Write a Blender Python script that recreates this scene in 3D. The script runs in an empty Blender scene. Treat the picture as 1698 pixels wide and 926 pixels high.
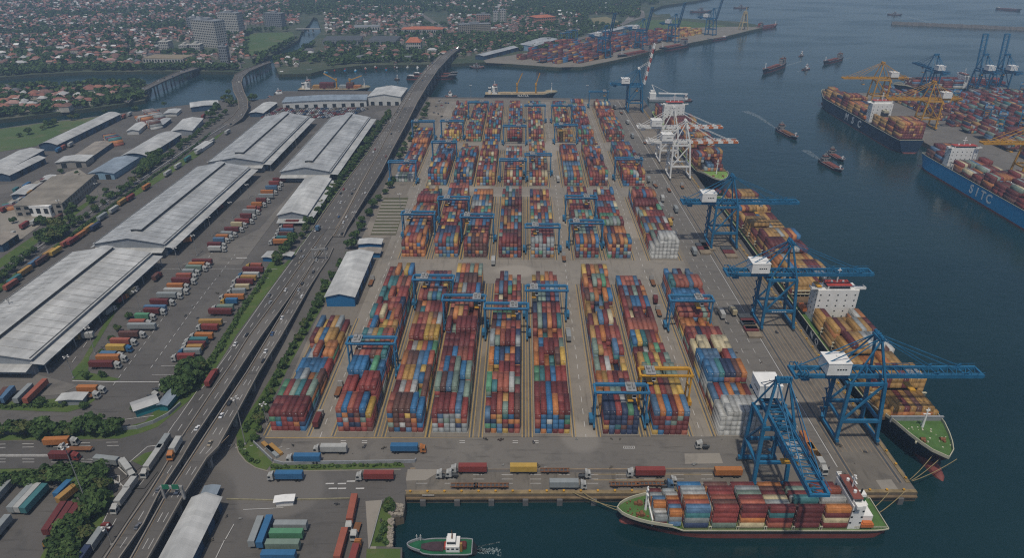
import bpy, math, random
import numpy as np
from math import radians, sin, cos, pi, sqrt, atan2
from mathutils import Vector, Matrix
random.seed(7)
RNG = np.random.default_rng(11)
SC = bpy.context.scene
COL = SC.collection
# ---------------------------------------------------------------- survey: image point (1698 wide) -> ground point
FPX, PITCH, CAMZ, CU, CV = 1132.0, radians(27.5), 200.0, 849.0, 463.0
SP, CP = sin(PITCH), cos(PITCH)
WATER_Z = -4.5
def G(u, v, z=0.0):
    du, dv = (u - CU) / FPX, (CV - v) / FPX
    t = (CAMZ - z) / (SP - dv * CP)
    return Vector((t * du, t * (CP + dv * SP), z))
def PX(x, y, z):
    d = y * CP + (CAMZ - z) * SP
    up = y * SP - (CAMZ - z) * CP
    return CU + FPX * x / d, CV - FPX * up / d
# ---------------------------------------------------------------- words
ORD = 'zeroth first second third fourth fifth sixth seventh eighth ninth tenth eleventh twelfth thirteenth fourteenth fifteenth sixteenth seventeenth eighteenth nineteenth'.split()
TENS = ['', '', 'twent', 'thirt', 'fort', 'fift', 'sixt', 'sevent', 'eight', 'ninet']
def ordw(n):
    if n >= 100: return 'hundred-' + ordw(n - 100) if n % 100 else 'hundredth'
    if n < 20: return ORD[n]
    if n % 10 == 0: return TENS[n // 10] + 'ieth'
    return TENS[n // 10] + 'y-' + ORD[n % 10]
# ---------------------------------------------------------------- materials
MATS = {}
def mat(name, col, rough=0.7, var=0.18, scale=0.35, metal=0.0, spec=0.3, coord='Object', scale2=None):
    if name in MATS: return MATS[name]
    m = bpy.data.materials.new(name); m.use_nodes = True
    nt = m.node_tree; b = nt.nodes['Principled BSDF']
    b.inputs['Roughness'].default_value = rough
    b.inputs['Metallic'].default_value = metal
    b.inputs['Specular IOR Level'].default_value = spec
    if var <= 0:
        b.inputs['Base Color'].default_value = (*col, 1)
    else:
        tc = nt.nodes.new('ShaderNodeTexCoord')
        n1 = nt.nodes.new('ShaderNodeTexNoise'); n1.inputs['Scale'].default_value = scale; n1.inputs['Detail'].default_value = 5
        n1.inputs['Roughness'].default_value = 0.65
        nt.links.new(tc.outputs[coord], n1.inputs['Vector'])
        r = nt.nodes.new('ShaderNodeMapRange')
        r.inputs[1].default_value = 0.25; r.inputs[2].default_value = 0.75
        r.inputs[3].default_value = 1 - var; r.inputs[4].default_value = 1 + var
        nt.links.new(n1.outputs['Fac'], r.inputs[0])
        mx = nt.nodes.new('ShaderNodeVectorMath'); mx.operation = 'SCALE'
        mx.inputs[0].default_value = col
        nt.links.new(r.outputs[0], mx.inputs['Scale'])
        nt.links.new(mx.outputs[0], b.inputs['Base Color'])
    MATS[name] = m
    return m
def attr_mat(name, rough=0.65, var=0.22, scale=0.5, spec=0.3):
    """paint whose colour is stored per face in the attribute Col, with weathering noise"""
    m = bpy.data.materials.new(name); m.use_nodes = True
    nt = m.node_tree; b = nt.nodes['Principled BSDF']
    b.inputs['Roughness'].default_value = rough; b.inputs['Specular IOR Level'].default_value = spec
    a = nt.nodes.new('ShaderNodeAttribute'); a.attribute_name = 'Col'
    g = nt.nodes.new('ShaderNodeNewGeometry')
    n1 = nt.nodes.new('ShaderNodeTexNoise'); n1.inputs['Scale'].default_value = scale; n1.inputs['Detail'].default_value = 4
    nt.links.new(g.outputs['Position'], n1.inputs['Vector'])
    r = nt.nodes.new('ShaderNodeMapRange')
    r.inputs[1].default_value = 0.25; r.inputs[2].default_value = 0.75
    r.inputs[3].default_value = 1 - var; r.inputs[4].default_value = 1 + var
    nt.links.new(n1.outputs['Fac'], r.inputs[0])
    mx = nt.nodes.new('ShaderNodeVectorMath'); mx.operation = 'SCALE'
    nt.links.new(a.outputs['Color'], mx.inputs[0]); nt.links.new(r.outputs[0], mx.inputs['Scale'])
    nt.links.new(mx.outputs[0], b.inputs['Base Color'])
    MATS[name] = m
    return m
def blotch_mat(name, c1, c2, c3, s1=0.02, s2=0.25, rough=0.85, streak=None, bump=0, wear=None):
    """ground: two colours in big patches, a third in small stains; streak stretches the pattern along y (tyre wear)"""
    m = bpy.data.materials.new(name); m.use_nodes = True
    nt = m.node_tree; b = nt.nodes['Principled BSDF']; b.inputs['Roughness'].default_value = rough
    b.inputs['Specular IOR Level'].default_value = 0.2
    g = nt.nodes.new('ShaderNodeNewGeometry')
    src = g.outputs['Position']
    if streak:
        mp = nt.nodes.new('ShaderNodeMapping'); mp.inputs['Scale'].default_value = streak
        nt.links.new(src, mp.inputs['Vector']); src = mp.outputs['Vector']
    def noise(s, d):
        n = nt.nodes.new('ShaderNodeTexNoise'); n.inputs['Scale'].default_value = s; n.inputs['Detail'].default_value = d
        n.inputs['Roughness'].default_value = 0.6
        nt.links.new(src, n.inputs['Vector']); return n.outputs['Fac']
    def ramp(f, a, bb):
        r = nt.nodes.new('ShaderNodeMapRange'); r.inputs[1].default_value = a; r.inputs[2].default_value = bb
        nt.links.new(f, r.inputs[0]); return r.outputs[0]
    def mix(f, A, B):
        x = nt.nodes.new('ShaderNodeMix'); x.data_type = 'RGBA'
        nt.links.new(f, x.inputs[0])
        for s, q in ((A, 6), (B, 7)):
            if isinstance(s, tuple): x.inputs[q].default_value = (*s, 1)
            else: nt.links.new(s, x.inputs[q])
        return x.outputs[2]
    k1 = mix(ramp(noise(s1, 6), 0.35, 0.65), c1, c2)
    k2 = mix(ramp(noise(s2, 5), 0.52, 0.78), k1, c3)
    if wear:
        mp = nt.nodes.new('ShaderNodeMapping'); mp.inputs['Scale'].default_value = wear; nt.links.new(g.outputs['Position'], mp.inputs['Vector']); src = mp.outputs['Vector']
        k2 = mix(ramp(noise(1.0, 4), 0.56, 0.72), k2, tuple(q * .72 for q in c1)); src = g.outputs['Position']
        k2 = mix(ramp(noise(0.55, 2), 0.70, 0.76), k2, tuple(q * .45 for q in c1))
        k2 = mix(ramp(noise(0.012, 1), 0.60, 0.62), k2, tuple(q * 1.15 for q in c2))
    nt.links.new(k2, b.inputs['Base Color'])
    MATS[name] = m
    return m
# ---------------------------------------------------------------- mesh builder
class MB:
    def __init__(s): s.v, s.f, s.m = [], [], []
    def face(s, pts, m=0):
        k = len(s.v); s.v.extend([tuple(p) for p in pts]); s.f.append(tuple(range(k, k + len(pts)))); s.m.append(m)
    def hexa(s, P, m=0, mt=None, mask='btfklr'):
        k = len(s.v); s.v.extend([tuple(p) for p in P])
        for c, q in (('b', (3, 2, 1, 0)), ('t', (4, 5, 6, 7)), ('f', (0, 1, 5, 4)), ('r', (1, 2, 6, 5)), ('k', (2, 3, 7, 6)), ('l', (3, 0, 4, 7))):
            if c in mask:
                s.f.append(tuple(k + i for i in q)); s.m.append(mt if (mt is not None and c == 't') else m)
    def box(s, c, d, rz=0.0, m=0, mt=None):
        cx, cy, cz = c; x, y, z = d[0] / 2, d[1] / 2, d[2] / 2; C, S = cos(rz), sin(rz)
        P = [(cx + C * a - S * b, cy + S * a + C * b, cz + e) for e in (-z, z) for a, b in ((-x, -y), (x, -y), (x, y), (-x, y))]
        s.hexa(P, m, mt)
    def bar(s, p, q, w, h=None, m=0):
        p, q = Vector(p), Vector(q); h = h or w
        d = (q - p).normalized(); up = Vector((0, 0, 1)) if abs(d.z) < 0.95 else Vector((0, 1, 0))
        a = d.cross(up).normalized() * (w / 2); b = a.cross(d).normalized() * (h / 2)
        P = [p - a - b, p + a - b, q + a - b, q - a - b, p - a + b, p + a + b, q + a + b, q - a + b]
        s.hexa(P, m)
    def tube(s, p, q, r, n=6, m=0, r2=None):
        p, q = Vector(p), Vector(q); r2 = r if r2 is None else r2
        d = (q - p).normalized(); up = Vector((0, 0, 1)) if abs(d.z) < 0.95 else Vector((0, 1, 0))
        a = d.cross(up).normalized(); b = a.cross(d).normalized(); k = len(s.v)
        for base, rr in ((p, r), (q, r2)):
            for i in range(n):
                t = 2 * pi * i / n; s.v.append(tuple(base + a * (rr * cos(t)) + b * (rr * sin(t))))
        for i in range(n):
            j = (i + 1) % n; s.f.append((k + i, k + j, k + n + j, k + n + i)); s.m.append(m)
        s.f.append(tuple(k + n + i for i in range(n))); s.m.append(m)
        s.f.append(tuple(k + n - 1 - i for i in range(n))); s.m.append(m)
    def prism(s, pts, z0, z1, m=0, mt=None):
        n = len(pts); k = len(s.v); mt = m if mt is None else mt
        s.v.extend([(p[0], p[1], z0) for p in pts]); s.v.extend([(p[0], p[1], z1) for p in pts])
        s.f.append(tuple(k + n + i for i in range(n))); s.m.append(mt)
        for i in range(n):
            j = (i + 1) % n; s.f.append((k + i, k + j, k + n + j, k + n + i)); s.m.append(m)
    def build(s, name, mats, parent=None, smooth=False):
        me = bpy.data.meshes.new(name); me.from_pydata(s.v, [], s.f)
        for q in (mats if isinstance(mats, (list, tuple)) else [mats]): me.materials.append(q)
        if any(s.m): me.polygons.foreach_set('material_index', s.m)
        if smooth: me.polygons.foreach_set('use_smooth', [True] * len(s.f))
        me.update()
        o = bpy.data.objects.new(name, me); COL.objects.link(o)
        if parent: o.parent = parent
        return o
def mesh_np(name, V, F, col=None, mi=None):
    """V (n,3), F (m,4) or (m,3) index arrays, col per face rgb"""
    me = bpy.data.meshes.new(name); n, m, k = len(V), len(F), F.shape[1]
    me.vertices.add(n); me.loops.add(m * k); me.polygons.add(m)
    me.vertices.foreach_set('co', np.ascontiguousarray(V, np.float32).ravel())
    me.loops.foreach_set('vertex_index', np.ascontiguousarray(F, np.int32).ravel())
    me.polygons.foreach_set('loop_start', np.arange(0, m * k, k, dtype=np.int32))
    if mi is not None: me.polygons.foreach_set('material_index', np.asarray(mi, np.int32))
    if col is not None:
        a = me.color_attributes.new('Col', 'FLOAT_COLOR', 'CORNER')
        c = np.ones((m, k, 4), np.float32); c[:, :, :3] = np.asarray(col, np.float32)[:, None, :]
        a.data.foreach_set('color', c.ravel())
    me.update(calc_edges=True); me.validate()
    return me
def link(name, me, parent=None):
    o = bpy.data.objects.new(name, me); COL.objects.link(o)
    if parent: o.parent = parent
    return o
def tag(o, label=None, cat=None, group=None, kind=None):
    if label: o['label'] = label
    if cat: o['category'] = cat
    if group: o['group'] = group
    if kind: o['kind'] = kind
    return o
def thing(name, label, cat, loc=(0, 0, 0), rz=0.0, group=None):
    o = bpy.data.objects.new(name, None); COL.objects.link(o)
    o.location = loc; o.rotation_euler = (0, 0, rz); o.empty_display_size = 0.5
    return tag(o, label, cat, group)
KIDS = {}
def dup(o, parent=None):
    c = o.copy(); COL.objects.link(c)
    if parent: c.parent = parent
    for ch in list(o.children): dup(ch, c)
    return c
def struct(o): o['kind'] = 'structure'; return o
LAYER = [0]
def sheet(name, pts, m, z=None, kind='structure', z0=None):
    """a flat ground sheet from image points; each new one lies a little above the last"""
    LAYER[0] += 1
    zz = 0.004 * LAYER[0] if z is None else z
    b = MB(); b.face([G(u, v, zz) for u, v in pts]); o = b.build(name, m)
    if o.data.polygons[0].normal.z < 0: o.data.flip_normals()
    o['kind'] = kind
    return o
def text_mesh(txt, size, name, m, depth=0.04, parent=None, loc=(0, 0, 0), rot=(0, 0, 0), bold=0.0, space=1.0):
    cu = bpy.data.curves.new('lettering', 'FONT'); cu.body = txt; cu.size = size; cu.extrude = depth; cu.offset = bold; cu.space_character = space
    cu.align_x = 'CENTER'; cu.align_y = 'CENTER'
    t = bpy.data.objects.new('lettering', cu); COL.objects.link(t)
    dg = bpy.context.evaluated_depsgraph_get(); me = bpy.data.meshes.new_from_object(t.evaluated_get(dg))
    bpy.data.objects.remove(t); me.materials.clear(); me.materials.append(m)
    o = bpy.data.objects.new(name, me); COL.objects.link(o); o.location = loc; o.rotation_euler = rot
    if parent: o.parent = parent
    return o
# ---------------------------------------------------------------- camera, sky, sun
cam = bpy.data.cameras.new('camera'); cam.sensor_width = 36; cam.lens = 36 * FPX / 1698; cam.clip_end = 60000; cam.clip_start = 1
co = bpy.data.objects.new('camera', cam); COL.objects.link(co)
co.location = (0, 0, CAMZ); co.rotation_euler = (pi / 2 - PITCH, 0, 0); SC.camera = co
SUN_AZ, SUN_EL = radians(188), radians(67)      # azimuth from +y towards +x: high, behind the viewer
w = bpy.data.worlds.new('World'); SC.world = w; w.use_nodes = True
nt = w.node_tree; bg = nt.nodes['Background']
sky = nt.nodes.new('ShaderNodeTexSky'); sky.sky_type = 'NISHITA'; sky.sun_disc = False
sky.sun_elevation = SUN_EL; sky.sun_rotation = SUN_AZ; sky.air_density = 1.0; sky.dust_density = 2.0; sky.ozone_density = 1.0
nt.links.new(sky.outputs[0], bg.inputs[0]); bg.inputs[1].default_value = 0.088
sun = bpy.data.lights.new('sun', 'SUN'); sun.energy = 2.9; sun.angle = radians(2); sun.color = (1, 0.93, 0.81)
so = bpy.data.objects.new('sun', sun); COL.objects.link(so)
so.rotation_euler = Vector((-sin(SUN_AZ) * cos(SUN_EL), -cos(SUN_AZ) * cos(SUN_EL), -sin(SUN_EL))).to_track_quat('-Z', 'Y').to_euler()
vs = SC.view_settings; vs.view_transform = 'Standard'; vs.look = 'None'; vs.exposure = -0.06; vs.gamma = 1
SC.cycles.use_adaptive_sampling = False; SC.cycles.use_denoising = False; SC.cycles.filter_width = 1.2; SC.cycles.max_bounces = 4; SC.cycles.diffuse_bounces = 2; SC.cycles.glossy_bounces = 2; SC.cycles.volume_bounces = 0
SC.cycles.transparent_max_bounces = 6; SC.cycles.caustics_reflective = False; SC.cycles.caustics_refractive = False
HAZE = 0.0002
def make_haze():
    b = MB(); b.box((0, 0, 100), (7000, 9000, 230))
    o = b.build('haze', [bpy.data.materials.new('haze_air')]); o.location = (0, 2000, 0); o.data.transform(Matrix.Translation((0, 0, 4)))
    m = o.data.materials[0]; m.use_nodes = True; nt = m.node_tree; nt.nodes.remove(nt.nodes['Principled BSDF'])
    v = nt.nodes.new('ShaderNodeVolumePrincipled'); v.inputs['Color'].default_value = (0.52, 0.73, 1.0, 1)
    v.inputs['Density'].default_value = HAZE; v.inputs['Anisotropy'].default_value = 0.1
    nt.links.new(v.outputs[0], nt.nodes['Material Output'].inputs['Volume'])
    tag(o, kind='stuff')
# ---------------------------------------------------------------- palette
M_CONT = attr_mat('container_paint', 0.6, 0.25, 0.6)
ASPH = blotch_mat('asphalt', (0.088, 0.082, 0.076), (0.112, 0.104, 0.095), (0.064, 0.061, 0.058), 0.03, 0.12, wear=(.05, .5, 1))
ASPH_D = blotch_mat('asphalt_dark', (0.072, 0.068, 0.064), (0.088, 0.083, 0.078), (0.054, 0.052, 0.05), 0.04, 0.15)
ASPH_L = blotch_mat('asphalt_worn', (0.125, 0.115, 0.103), (0.155, 0.143, 0.127), (0.092, 0.086, 0.079), 0.03, 0.12, wear=(.05, .45, 1))
CONC = blotch_mat('concrete', (0.22, 0.2, 0.17), (0.26, 0.235, 0.2), (0.15, 0.138, 0.12), 0.03, 0.12)
YARD = blotch_mat('yard_concrete', (0.145, 0.128, 0.106), (0.185, 0.163, 0.135), (0.1, 0.09, 0.078), 0.03, 0.12, wear=(.4, .03, 1))
LANE = blotch_mat('lane_concrete', (0.195, 0.175, 0.148), (0.23, 0.207, 0.176), (0.14, 0.128, 0.112), 0.03, 0.1, wear=(.5, .03, 1))
APRON = blotch_mat('apron', (0.12, 0.107, 0.09), (0.155, 0.138, 0.115), (0.08, 0.073, 0.064), 0.05, 0.14, wear=(.4, .03, 1))
GRASS = blotch_mat('grass_green', (0.05, 0.085, 0.02), (0.075, 0.11, 0.028), (0.12, 0.115, 0.055), 0.04, 0.2)
FIELD = blotch_mat('field_green', (0.055, 0.095, 0.03), (0.075, 0.11, 0.04), (0.16, 0.125, 0.085), 0.012, 0.025)
TOWN = blotch_mat('town_ground', (0.04, 0.06, 0.032), (0.065, 0.075, 0.045), (0.13, 0.115, 0.09), 0.01, 0.03)
BANKW = mat('bank_earth', (0.04, 0.05, 0.03), 0.9, 0.3, 0.2)
QUAYW = mat('quay_wall', (0.13, 0.105, 0.075), 0.9, 0.35, 0.4)
WHITE_L = mat('road_paint_white', (0.42, 0.41, 0.39), 0.8, 0.2, 0.4)
YEL_L = mat('road_paint_yellow', (0.32, 0.22, 0.08), 0.8, 0.25, 0.4)
TAN_L = mat('rail_steel_tan', (0.23, 0.17, 0.11), 0.7, 0.3, 0.3)
DARK = mat('dark_rubber', (0.016, 0.016, 0.017), 0.8, 0.2)
GLASS = mat('dark_glass', (0.012, 0.018, 0.024), 0.15, 0.0, spec=0.5)
BLUE = mat('crane_blue', (0.016, 0.115, 0.225), 0.5, 0.35, 0.25)
BLUE_RT = mat('gantry_blue', (0.032, 0.14, 0.26), 0.5, 0.22, 0.15)
YELLOW = mat('crane_yellow', (0.46, 0.24, 0.025), 0.5, 0.25, 0.15)
WHITE = mat('white_paint', (0.68, 0.67, 0.64), 0.55, 0.12, 0.3)
WHITE_C = mat('crane_white', (0.62, 0.61, 0.58), 0.5, 0.12, 0.3)
RED = mat('red_paint', (0.34, 0.045, 0.03), 0.55, 0.15, 0.3)
REDW = mat('anti_fouling_red', (0.15, 0.042, 0.034), 0.6, 0.3, 0.12)
ORANGE = mat('orange_paint', (0.45, 0.13, 0.035), 0.55, 0.15)
NAVY = mat('hull_navy', (0.018, 0.026, 0.042), 0.45, 0.2, 0.1)
HBLACK = mat('hull_black', (0.02, 0.021, 0.024), 0.5, 0.25, 0.1)
HBLUE = mat('hull_blue', (0.012, 0.24, 0.47), 0.45, 0.12, 0.08)
DECKG = mat('deck_green', (0.062, 0.125, 0.03), 0.65, 0.3, 0.25)
DECKR = mat('deck_red', (0.17, 0.055, 0.04), 0.7, 0.3, 0.25)
TUGG = mat('tug_green', (0.012, 0.09, 0.04), 0.6, 0.25, 0.4)
STEEL = mat('grey_steel', (0.25, 0.26, 0.27), 0.5, 0.2, 0.3)
STEEL_D = mat('dark_steel', (0.06, 0.065, 0.07), 0.6, 0.25, 0.5)
KERBY = mat('kerb_tan', (0.22, 0.20, 0.13), 0.85, 0.3, 0.5)
CREAM = mat('cream_rail', (0.42, 0.40, 0.30), 0.6, 0.1)
MONO = mat('deck_concrete', (0.20, 0.18, 0.155), 0.85, 0.2, 0.2)
PIER = mat('pier_concrete', (0.24, 0.235, 0.225), 0.85, 0.2, 0.2)
BARK = mat('bark', (0.07, 0.05, 0.035), 0.9, 0.2, 2)
ROPE = mat('rope', (0.25, 0.20, 0.10), 0.9, 0.1)
RUST = mat('rust_brown', (0.16, 0.07, 0.03), 0.8, 0.3, 0.6)
PAL = dict(maroon=(0.135, 0.030, 0.028), red=(0.22, 0.042, 0.034), salmon=(0.30, 0.085, 0.05), orange=(0.40, 0.145, 0.035), ochre=(0.36, 0.20, 0.05),
           yellow=(0.46, 0.29, 0.05), blue=(0.03, 0.13, 0.27), steel_blue=(0.075, 0.15, 0.25), navy=(0.03, 0.045, 0.095), teal=(0.045, 0.16, 0.17),
           green=(0.085, 0.24, 0.13), grey_green=(0.17, 0.23, 0.185), grey=(0.25, 0.27, 0.27), white=(0.38, 0.38, 0.36), brown=(0.12, 0.055, 0.042), cream=(0.44, 0.37, 0.22))
for _k in PAL:
    _v = PAL[_k]; _m = sum(_v) / 3; PAL[_k] = tuple(.90 * (.93 * q + .07 * _m) for q in _v)
YARD_MIX = ['maroon'] * 20 + ['red'] * 17 + ['salmon'] * 14 + ['orange'] * 12 + ['ochre'] * 6 + ['yellow'] * 4 + ['blue'] * 10 + ['steel_blue'] * 7 + ['navy'] * 4 + ['teal'] * 5 + ['green'] * 3 + ['grey_green'] * 6 + ['grey'] * 3 + ['white'] * 1 + ['brown'] * 8 + ['cream'] * 2
SHIP_MIX = ['maroon'] * 22 + ['red'] * 12 + ['salmon'] * 8 + ['orange'] * 7 + ['ochre'] * 8 + ['blue'] * 8 + ['steel_blue'] * 8 + ['grey'] * 10 + ['white'] * 5 + ['cream'] * 4 + ['teal'] * 3 + ['navy'] * 4
OCHRE_MIX = ['ochre'] * 58 + ['maroon'] * 20 + ['orange'] * 14 + ['grey'] * 4 + ['blue'] * 2 + ['white'] * 2
def paint(c):
    return mat('paint_' + c, PAL[c], 0.55, 0.15, 0.4)
# ---------------------------------------------------------------- water and land
def water_mat():
    m = bpy.data.materials.new('sea_water'); m.use_nodes = True
    nt = m.node_tree; b = nt.nodes['Principled BSDF']
    b.inputs['IOR'].default_value = 1.33; b.inputs['Specular IOR Level'].default_value = 0.5
    g = nt.nodes.new('ShaderNodeNewGeometry')
    def noise(sc, s, d):
        mp = nt.nodes.new('ShaderNodeMapping'); mp.inputs['Scale'].default_value = sc; mp.inputs['Rotation'].default_value = (0, 0, radians(-25))
        nt.links.new(g.outputs['Position'], mp.inputs['Vector'])
        n = nt.nodes.new('ShaderNodeTexNoise'); n.inputs['Scale'].default_value = s; n.inputs['Detail'].default_value = d
        n.inputs['Roughness'].default_value = 0.55; n.inputs['Distortion'].default_value = 0.4
        nt.links.new(mp.outputs[0], n.inputs['Vector']); return n.outputs['Fac']
    a = noise((1, 2.2, 1), 0.16, 5); c = noise((1, 2.0, 1), 0.045, 3); big = noise((1, 2.6, 1), 0.0045, 7)
    ad = nt.nodes.new('ShaderNodeMath'); ad.operation = 'MULTIPLY_ADD'; ad.inputs[1].default_value = 1.6
    nt.links.new(c, ad.inputs[0]); nt.links.new(a, ad.inputs[2])
    bp = nt.nodes.new('ShaderNodeBump'); bp.inputs['Strength'].default_value = 0.24; bp.inputs['Distance'].default_value = 0.7
    nt.links.new(ad.outputs[0], bp.inputs['Height']); nt.links.new(bp.outputs[0], b.inputs['Normal'])
    r = nt.nodes.new('ShaderNodeMapRange'); r.inputs[1].default_value = 0.40; r.inputs[2].default_value = 0.60; r.inputs[3].default_value = 0.06; r.inputs[4].default_value = 0.22
    nt.links.new(big, r.inputs[0]); nt.links.new(r.outputs[0], b.inputs['Roughness'])
    mx = nt.nodes.new('ShaderNodeMix'); mx.data_type = 'RGBA'; nt.links.new(r.outputs[0], mx.inputs[0])
    mx.inputs[6].default_value = (0.002, 0.018, 0.022, 1); mx.inputs[7].default_value = (0.022, 0.055, 0.058, 1)
    nt.links.new(mx.outputs[2], b.inputs['Base Color'])
    return m
b = MB(); b.face([(-4000, -700, WATER_Z), (4000, -700, WATER_Z), (4000, 6000, WATER_Z), (-4000, 6000, WATER_Z)])
struct(b.build('water', water_mat()))
def land(name, pts, m, world=False):
    P = [Vector((*p, 0)) for p in pts] if world else [G(u, v) for u, v in pts]
    b = MB(); b.prism(P, -9, 0, 1, 0); o = b.build(name, [m, BANKW if m is TOWN else QUAYW])
    if o.data.polygons[0].normal.z < 0: o.data.flip_normals()
    return struct(o)
land('port_ground', [(671, 821), (1522, 818), (1067, 165), (905, 162), (712, 161), (690, 152), (600, 151), (470, 151), (440, 164), (410, 166), (362, 166),
    (316, 173), (275, 178), (218, 185), (137, 196), (62, 204), (0, 213), (-250, 243), (-900, 330), (-900, 1080), (662, 1080), (667, 909), (646, 908), (651, 860), (669, 855), (672, 838)], ASPH)
land('peninsula_ground', [(-900, 190), (-300, 165), (0, 147), (60, 143), (150, 139), (232, 137), (250, 140), (246, 155), (240, 166), (205, 172), (170, 177), (100, 186), (0, 198), (-300, 235), (-900, 310)], TOWN)
TOWN_POLY = [(-900, 170), (0, 128), (60, 123), (140, 119), (250, 118), (330, 118), (395, 119), (425, 112), (440, 97), (470, 80), (495, 66), (500, 52), (512, 40), (520, 28), (526, 30),
    (533, 52), (505, 80), (488, 94), (460, 97), (455, 103), (462, 123), (515, 121.5), (540, 115), (600, 108), (640, 107.5), (745, 106), (805, 103), (850, 106.5), (928, 112.5), (935, 110.5), (965, 111.5),
    (1022, 99.5), (1137, 72.5), (1202, 60.5), (1265, 46), (1262, 42), (1225, 35.5), (1130, 30), (1113, 28), (1110, 22), (1088, 24), (1080, 17), (1098, 9), (1155, 1), (1230, -15), (1330, -60), (1330, -72), (-600, -72), (-900, 20)]
land('town_ground', TOWN_POLY, TOWN)
land('east_port_ground', [(414, 250), (1500, 250), (1500, 924), (432, 924)], MATS['asphalt_worn'], True)
# breakwater of piled rock across the bay
p, q = G(1479, 36.5), G(1760, 48.5); d = (q - p); n = 60; b = MB(); nr = Vector((-d.y, d.x, 0)).normalized()
for i in range(n):
    a = p + d * (i / n); c = p + d * ((i + 1.15) / n); h = random.uniform(1.0, 2.2); wd = random.uniform(6, 9)
    b.hexa([a - nr * wd + Vector((0, 0, -6)), c - nr * wd + Vector((0, 0, -6)), c + nr * wd + Vector((0, 0, -6)), a + nr * wd + Vector((0, 0, -6)),
            a - nr * 3 + Vector((0, 0, h)), c - nr * 3 + Vector((0, 0, h)), c + nr * 3 + Vector((0, 0, h)), a + nr * 3 + Vector((0, 0, h))])
tag(b.build('breakwater', mat('rock', (0.11, 0.10, 0.09), 0.9, 0.4, 0.3)), 'long dark rock breakwater stretching across the open bay', 'breakwater')
# ---------------------------------------------------------------- yard frame: blocks drift slightly from the berth line
YA = 0.0154
def Y(x, y, z=0.0): return Vector((x + YA * y, 236 + y - YA * x, z))
def ysheet(name, x0, x1, y0, y1, m, parent=None):
    LAYER[0] += 1; z = 0.004 * LAYER[0]
    b = MB(); b.face([Y(x0, y0, z), Y(x1, y0, z), Y(x1, y1, z), Y(x0, y1, z)]); return struct(b.build(name, m))
BX = [-106.7, -77, -54.7, -35.2, -12, 10, 40, 61.6, 90.5]
BW = [6, 6, 6, 6, 6, 6, 6, 6, 7]
PITCHX = 2.58
sheet('yard_pavement', [(439, 727), (1260, 722), (1062, 166), (712, 163), (672, 230), (600, 395), (520, 540)], YARD)
for x0, x1 in ((-90, -78.5), (26.5, 38.5), (78, 89)):
    ysheet('yard_lane', x0, x1, -6, 636, LANE)
for y0, y1 in ((142, 177), (296, 320), (426, 454)):
    ysheet('yard_crossing', -92, 112, y0, y1, LANE)
LAYER[0] += 1; ZL = 0.004 * LAYER[0]
def yline(b, x, y0, y1, w, z=None):
    z = ZL if z is None else z
    b.face([Y(x - w / 2, y0, z), Y(x + w / 2, y0, z), Y(x + w / 2, y1, z), Y(x - w / 2, y1, z)])
TIERS = [(0, 139.5), (179, 294), (322, 424), (456, 608)]
b = MB(); b2 = MB(); b3 = MB()
for k, x in enumerate(BX):
    wd = BW[k] * PITCHX
    for ti, (y0, y1) in enumerate(TIERS):
        if k == 0 and ti in (1, 3): continue
        yy1 = 96 if (k == 0 and ti == 0) else y1
        for s, xe in ((-1, x), (1, x + wd)):
            yline(b, xe + s * 1.0, y0 - 3, yy1 + 2, 0.4); yline(b, xe + s * 2.6, y0 - 3, yy1 + 2, 0.35)
            yline(b3, xe + s * 1.8, y0 - 3, yy1 + 2, 0.5)
for xc in (-84.2, 32.5, 83.5):
    for y in range(-4, 630, 9): yline(b2, xc, y, y + 4, 0.28)
o = struct(b.build('lane_marking', YEL_L)); o = struct(b2.build('lane_marking', WHITE_L)); struct(b3.build('gantry_runway', STEEL_D))
# ---------------------------------------------------------------- quays
sheet('quay_apron', [(676, 821), (1521, 818), (1475, 752), (1285, 752), (1277, 784), (672, 784)], APRON)
QL = [(a, b_) for a, b_ in ((0, 0),)]
def wsheet(name, x0, x1, y0, y1, m):
    LAYER[0] += 1; z = 0.004 * LAYER[0]
    b = MB(); b.face([(x0, y0, z), (x1, y0, z), (x1, y1, z), (x0, y1, z)]); return struct(b.build(name, m))
wsheet('quay_road', 117, 134.5, 205, 872, ASPH_L)
wsheet('berth_apron', 135.5, 160, 205, 878, APRON)
LAYER[0] += 1; ZQ = 0.004 * LAYER[0]
b = MB(); bw = MB(); bd = MB()
def wl(mb, x, y0, y1, w, z=None):
    z = ZQ if z is None else z
    mb.face([(x - w / 2, y0, z), (x + w / 2, y0, z), (x + w / 2, y1, z), (x - w / 2, y1, z)])
for x in (141.2, 143.0, 145.2, 147.4, 149.6, 151.8, 153.6): wl(b, x, 224, 870, 0.3)
for x in (138.6, 156.6): wl(bd, x, 206, 874, 0.9); wl(b, x - 0.8, 206, 874, 0.25); wl(b, x + 0.8, 206, 874, 0.25)
wl(bw, 134.9, 215, 874, 0.35)
for y in range(210, 860, 10): wl(bw, 121.5, y, y + 4, 0.2); wl(bw, 127.8, y, y + 4, 0.2)
struct(b.build('quay_marking', TAN_L)); struct(bw.build('quay_marking', WHITE_L)); struct(bd.build('crane_rail_bed', STEEL_D))
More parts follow.
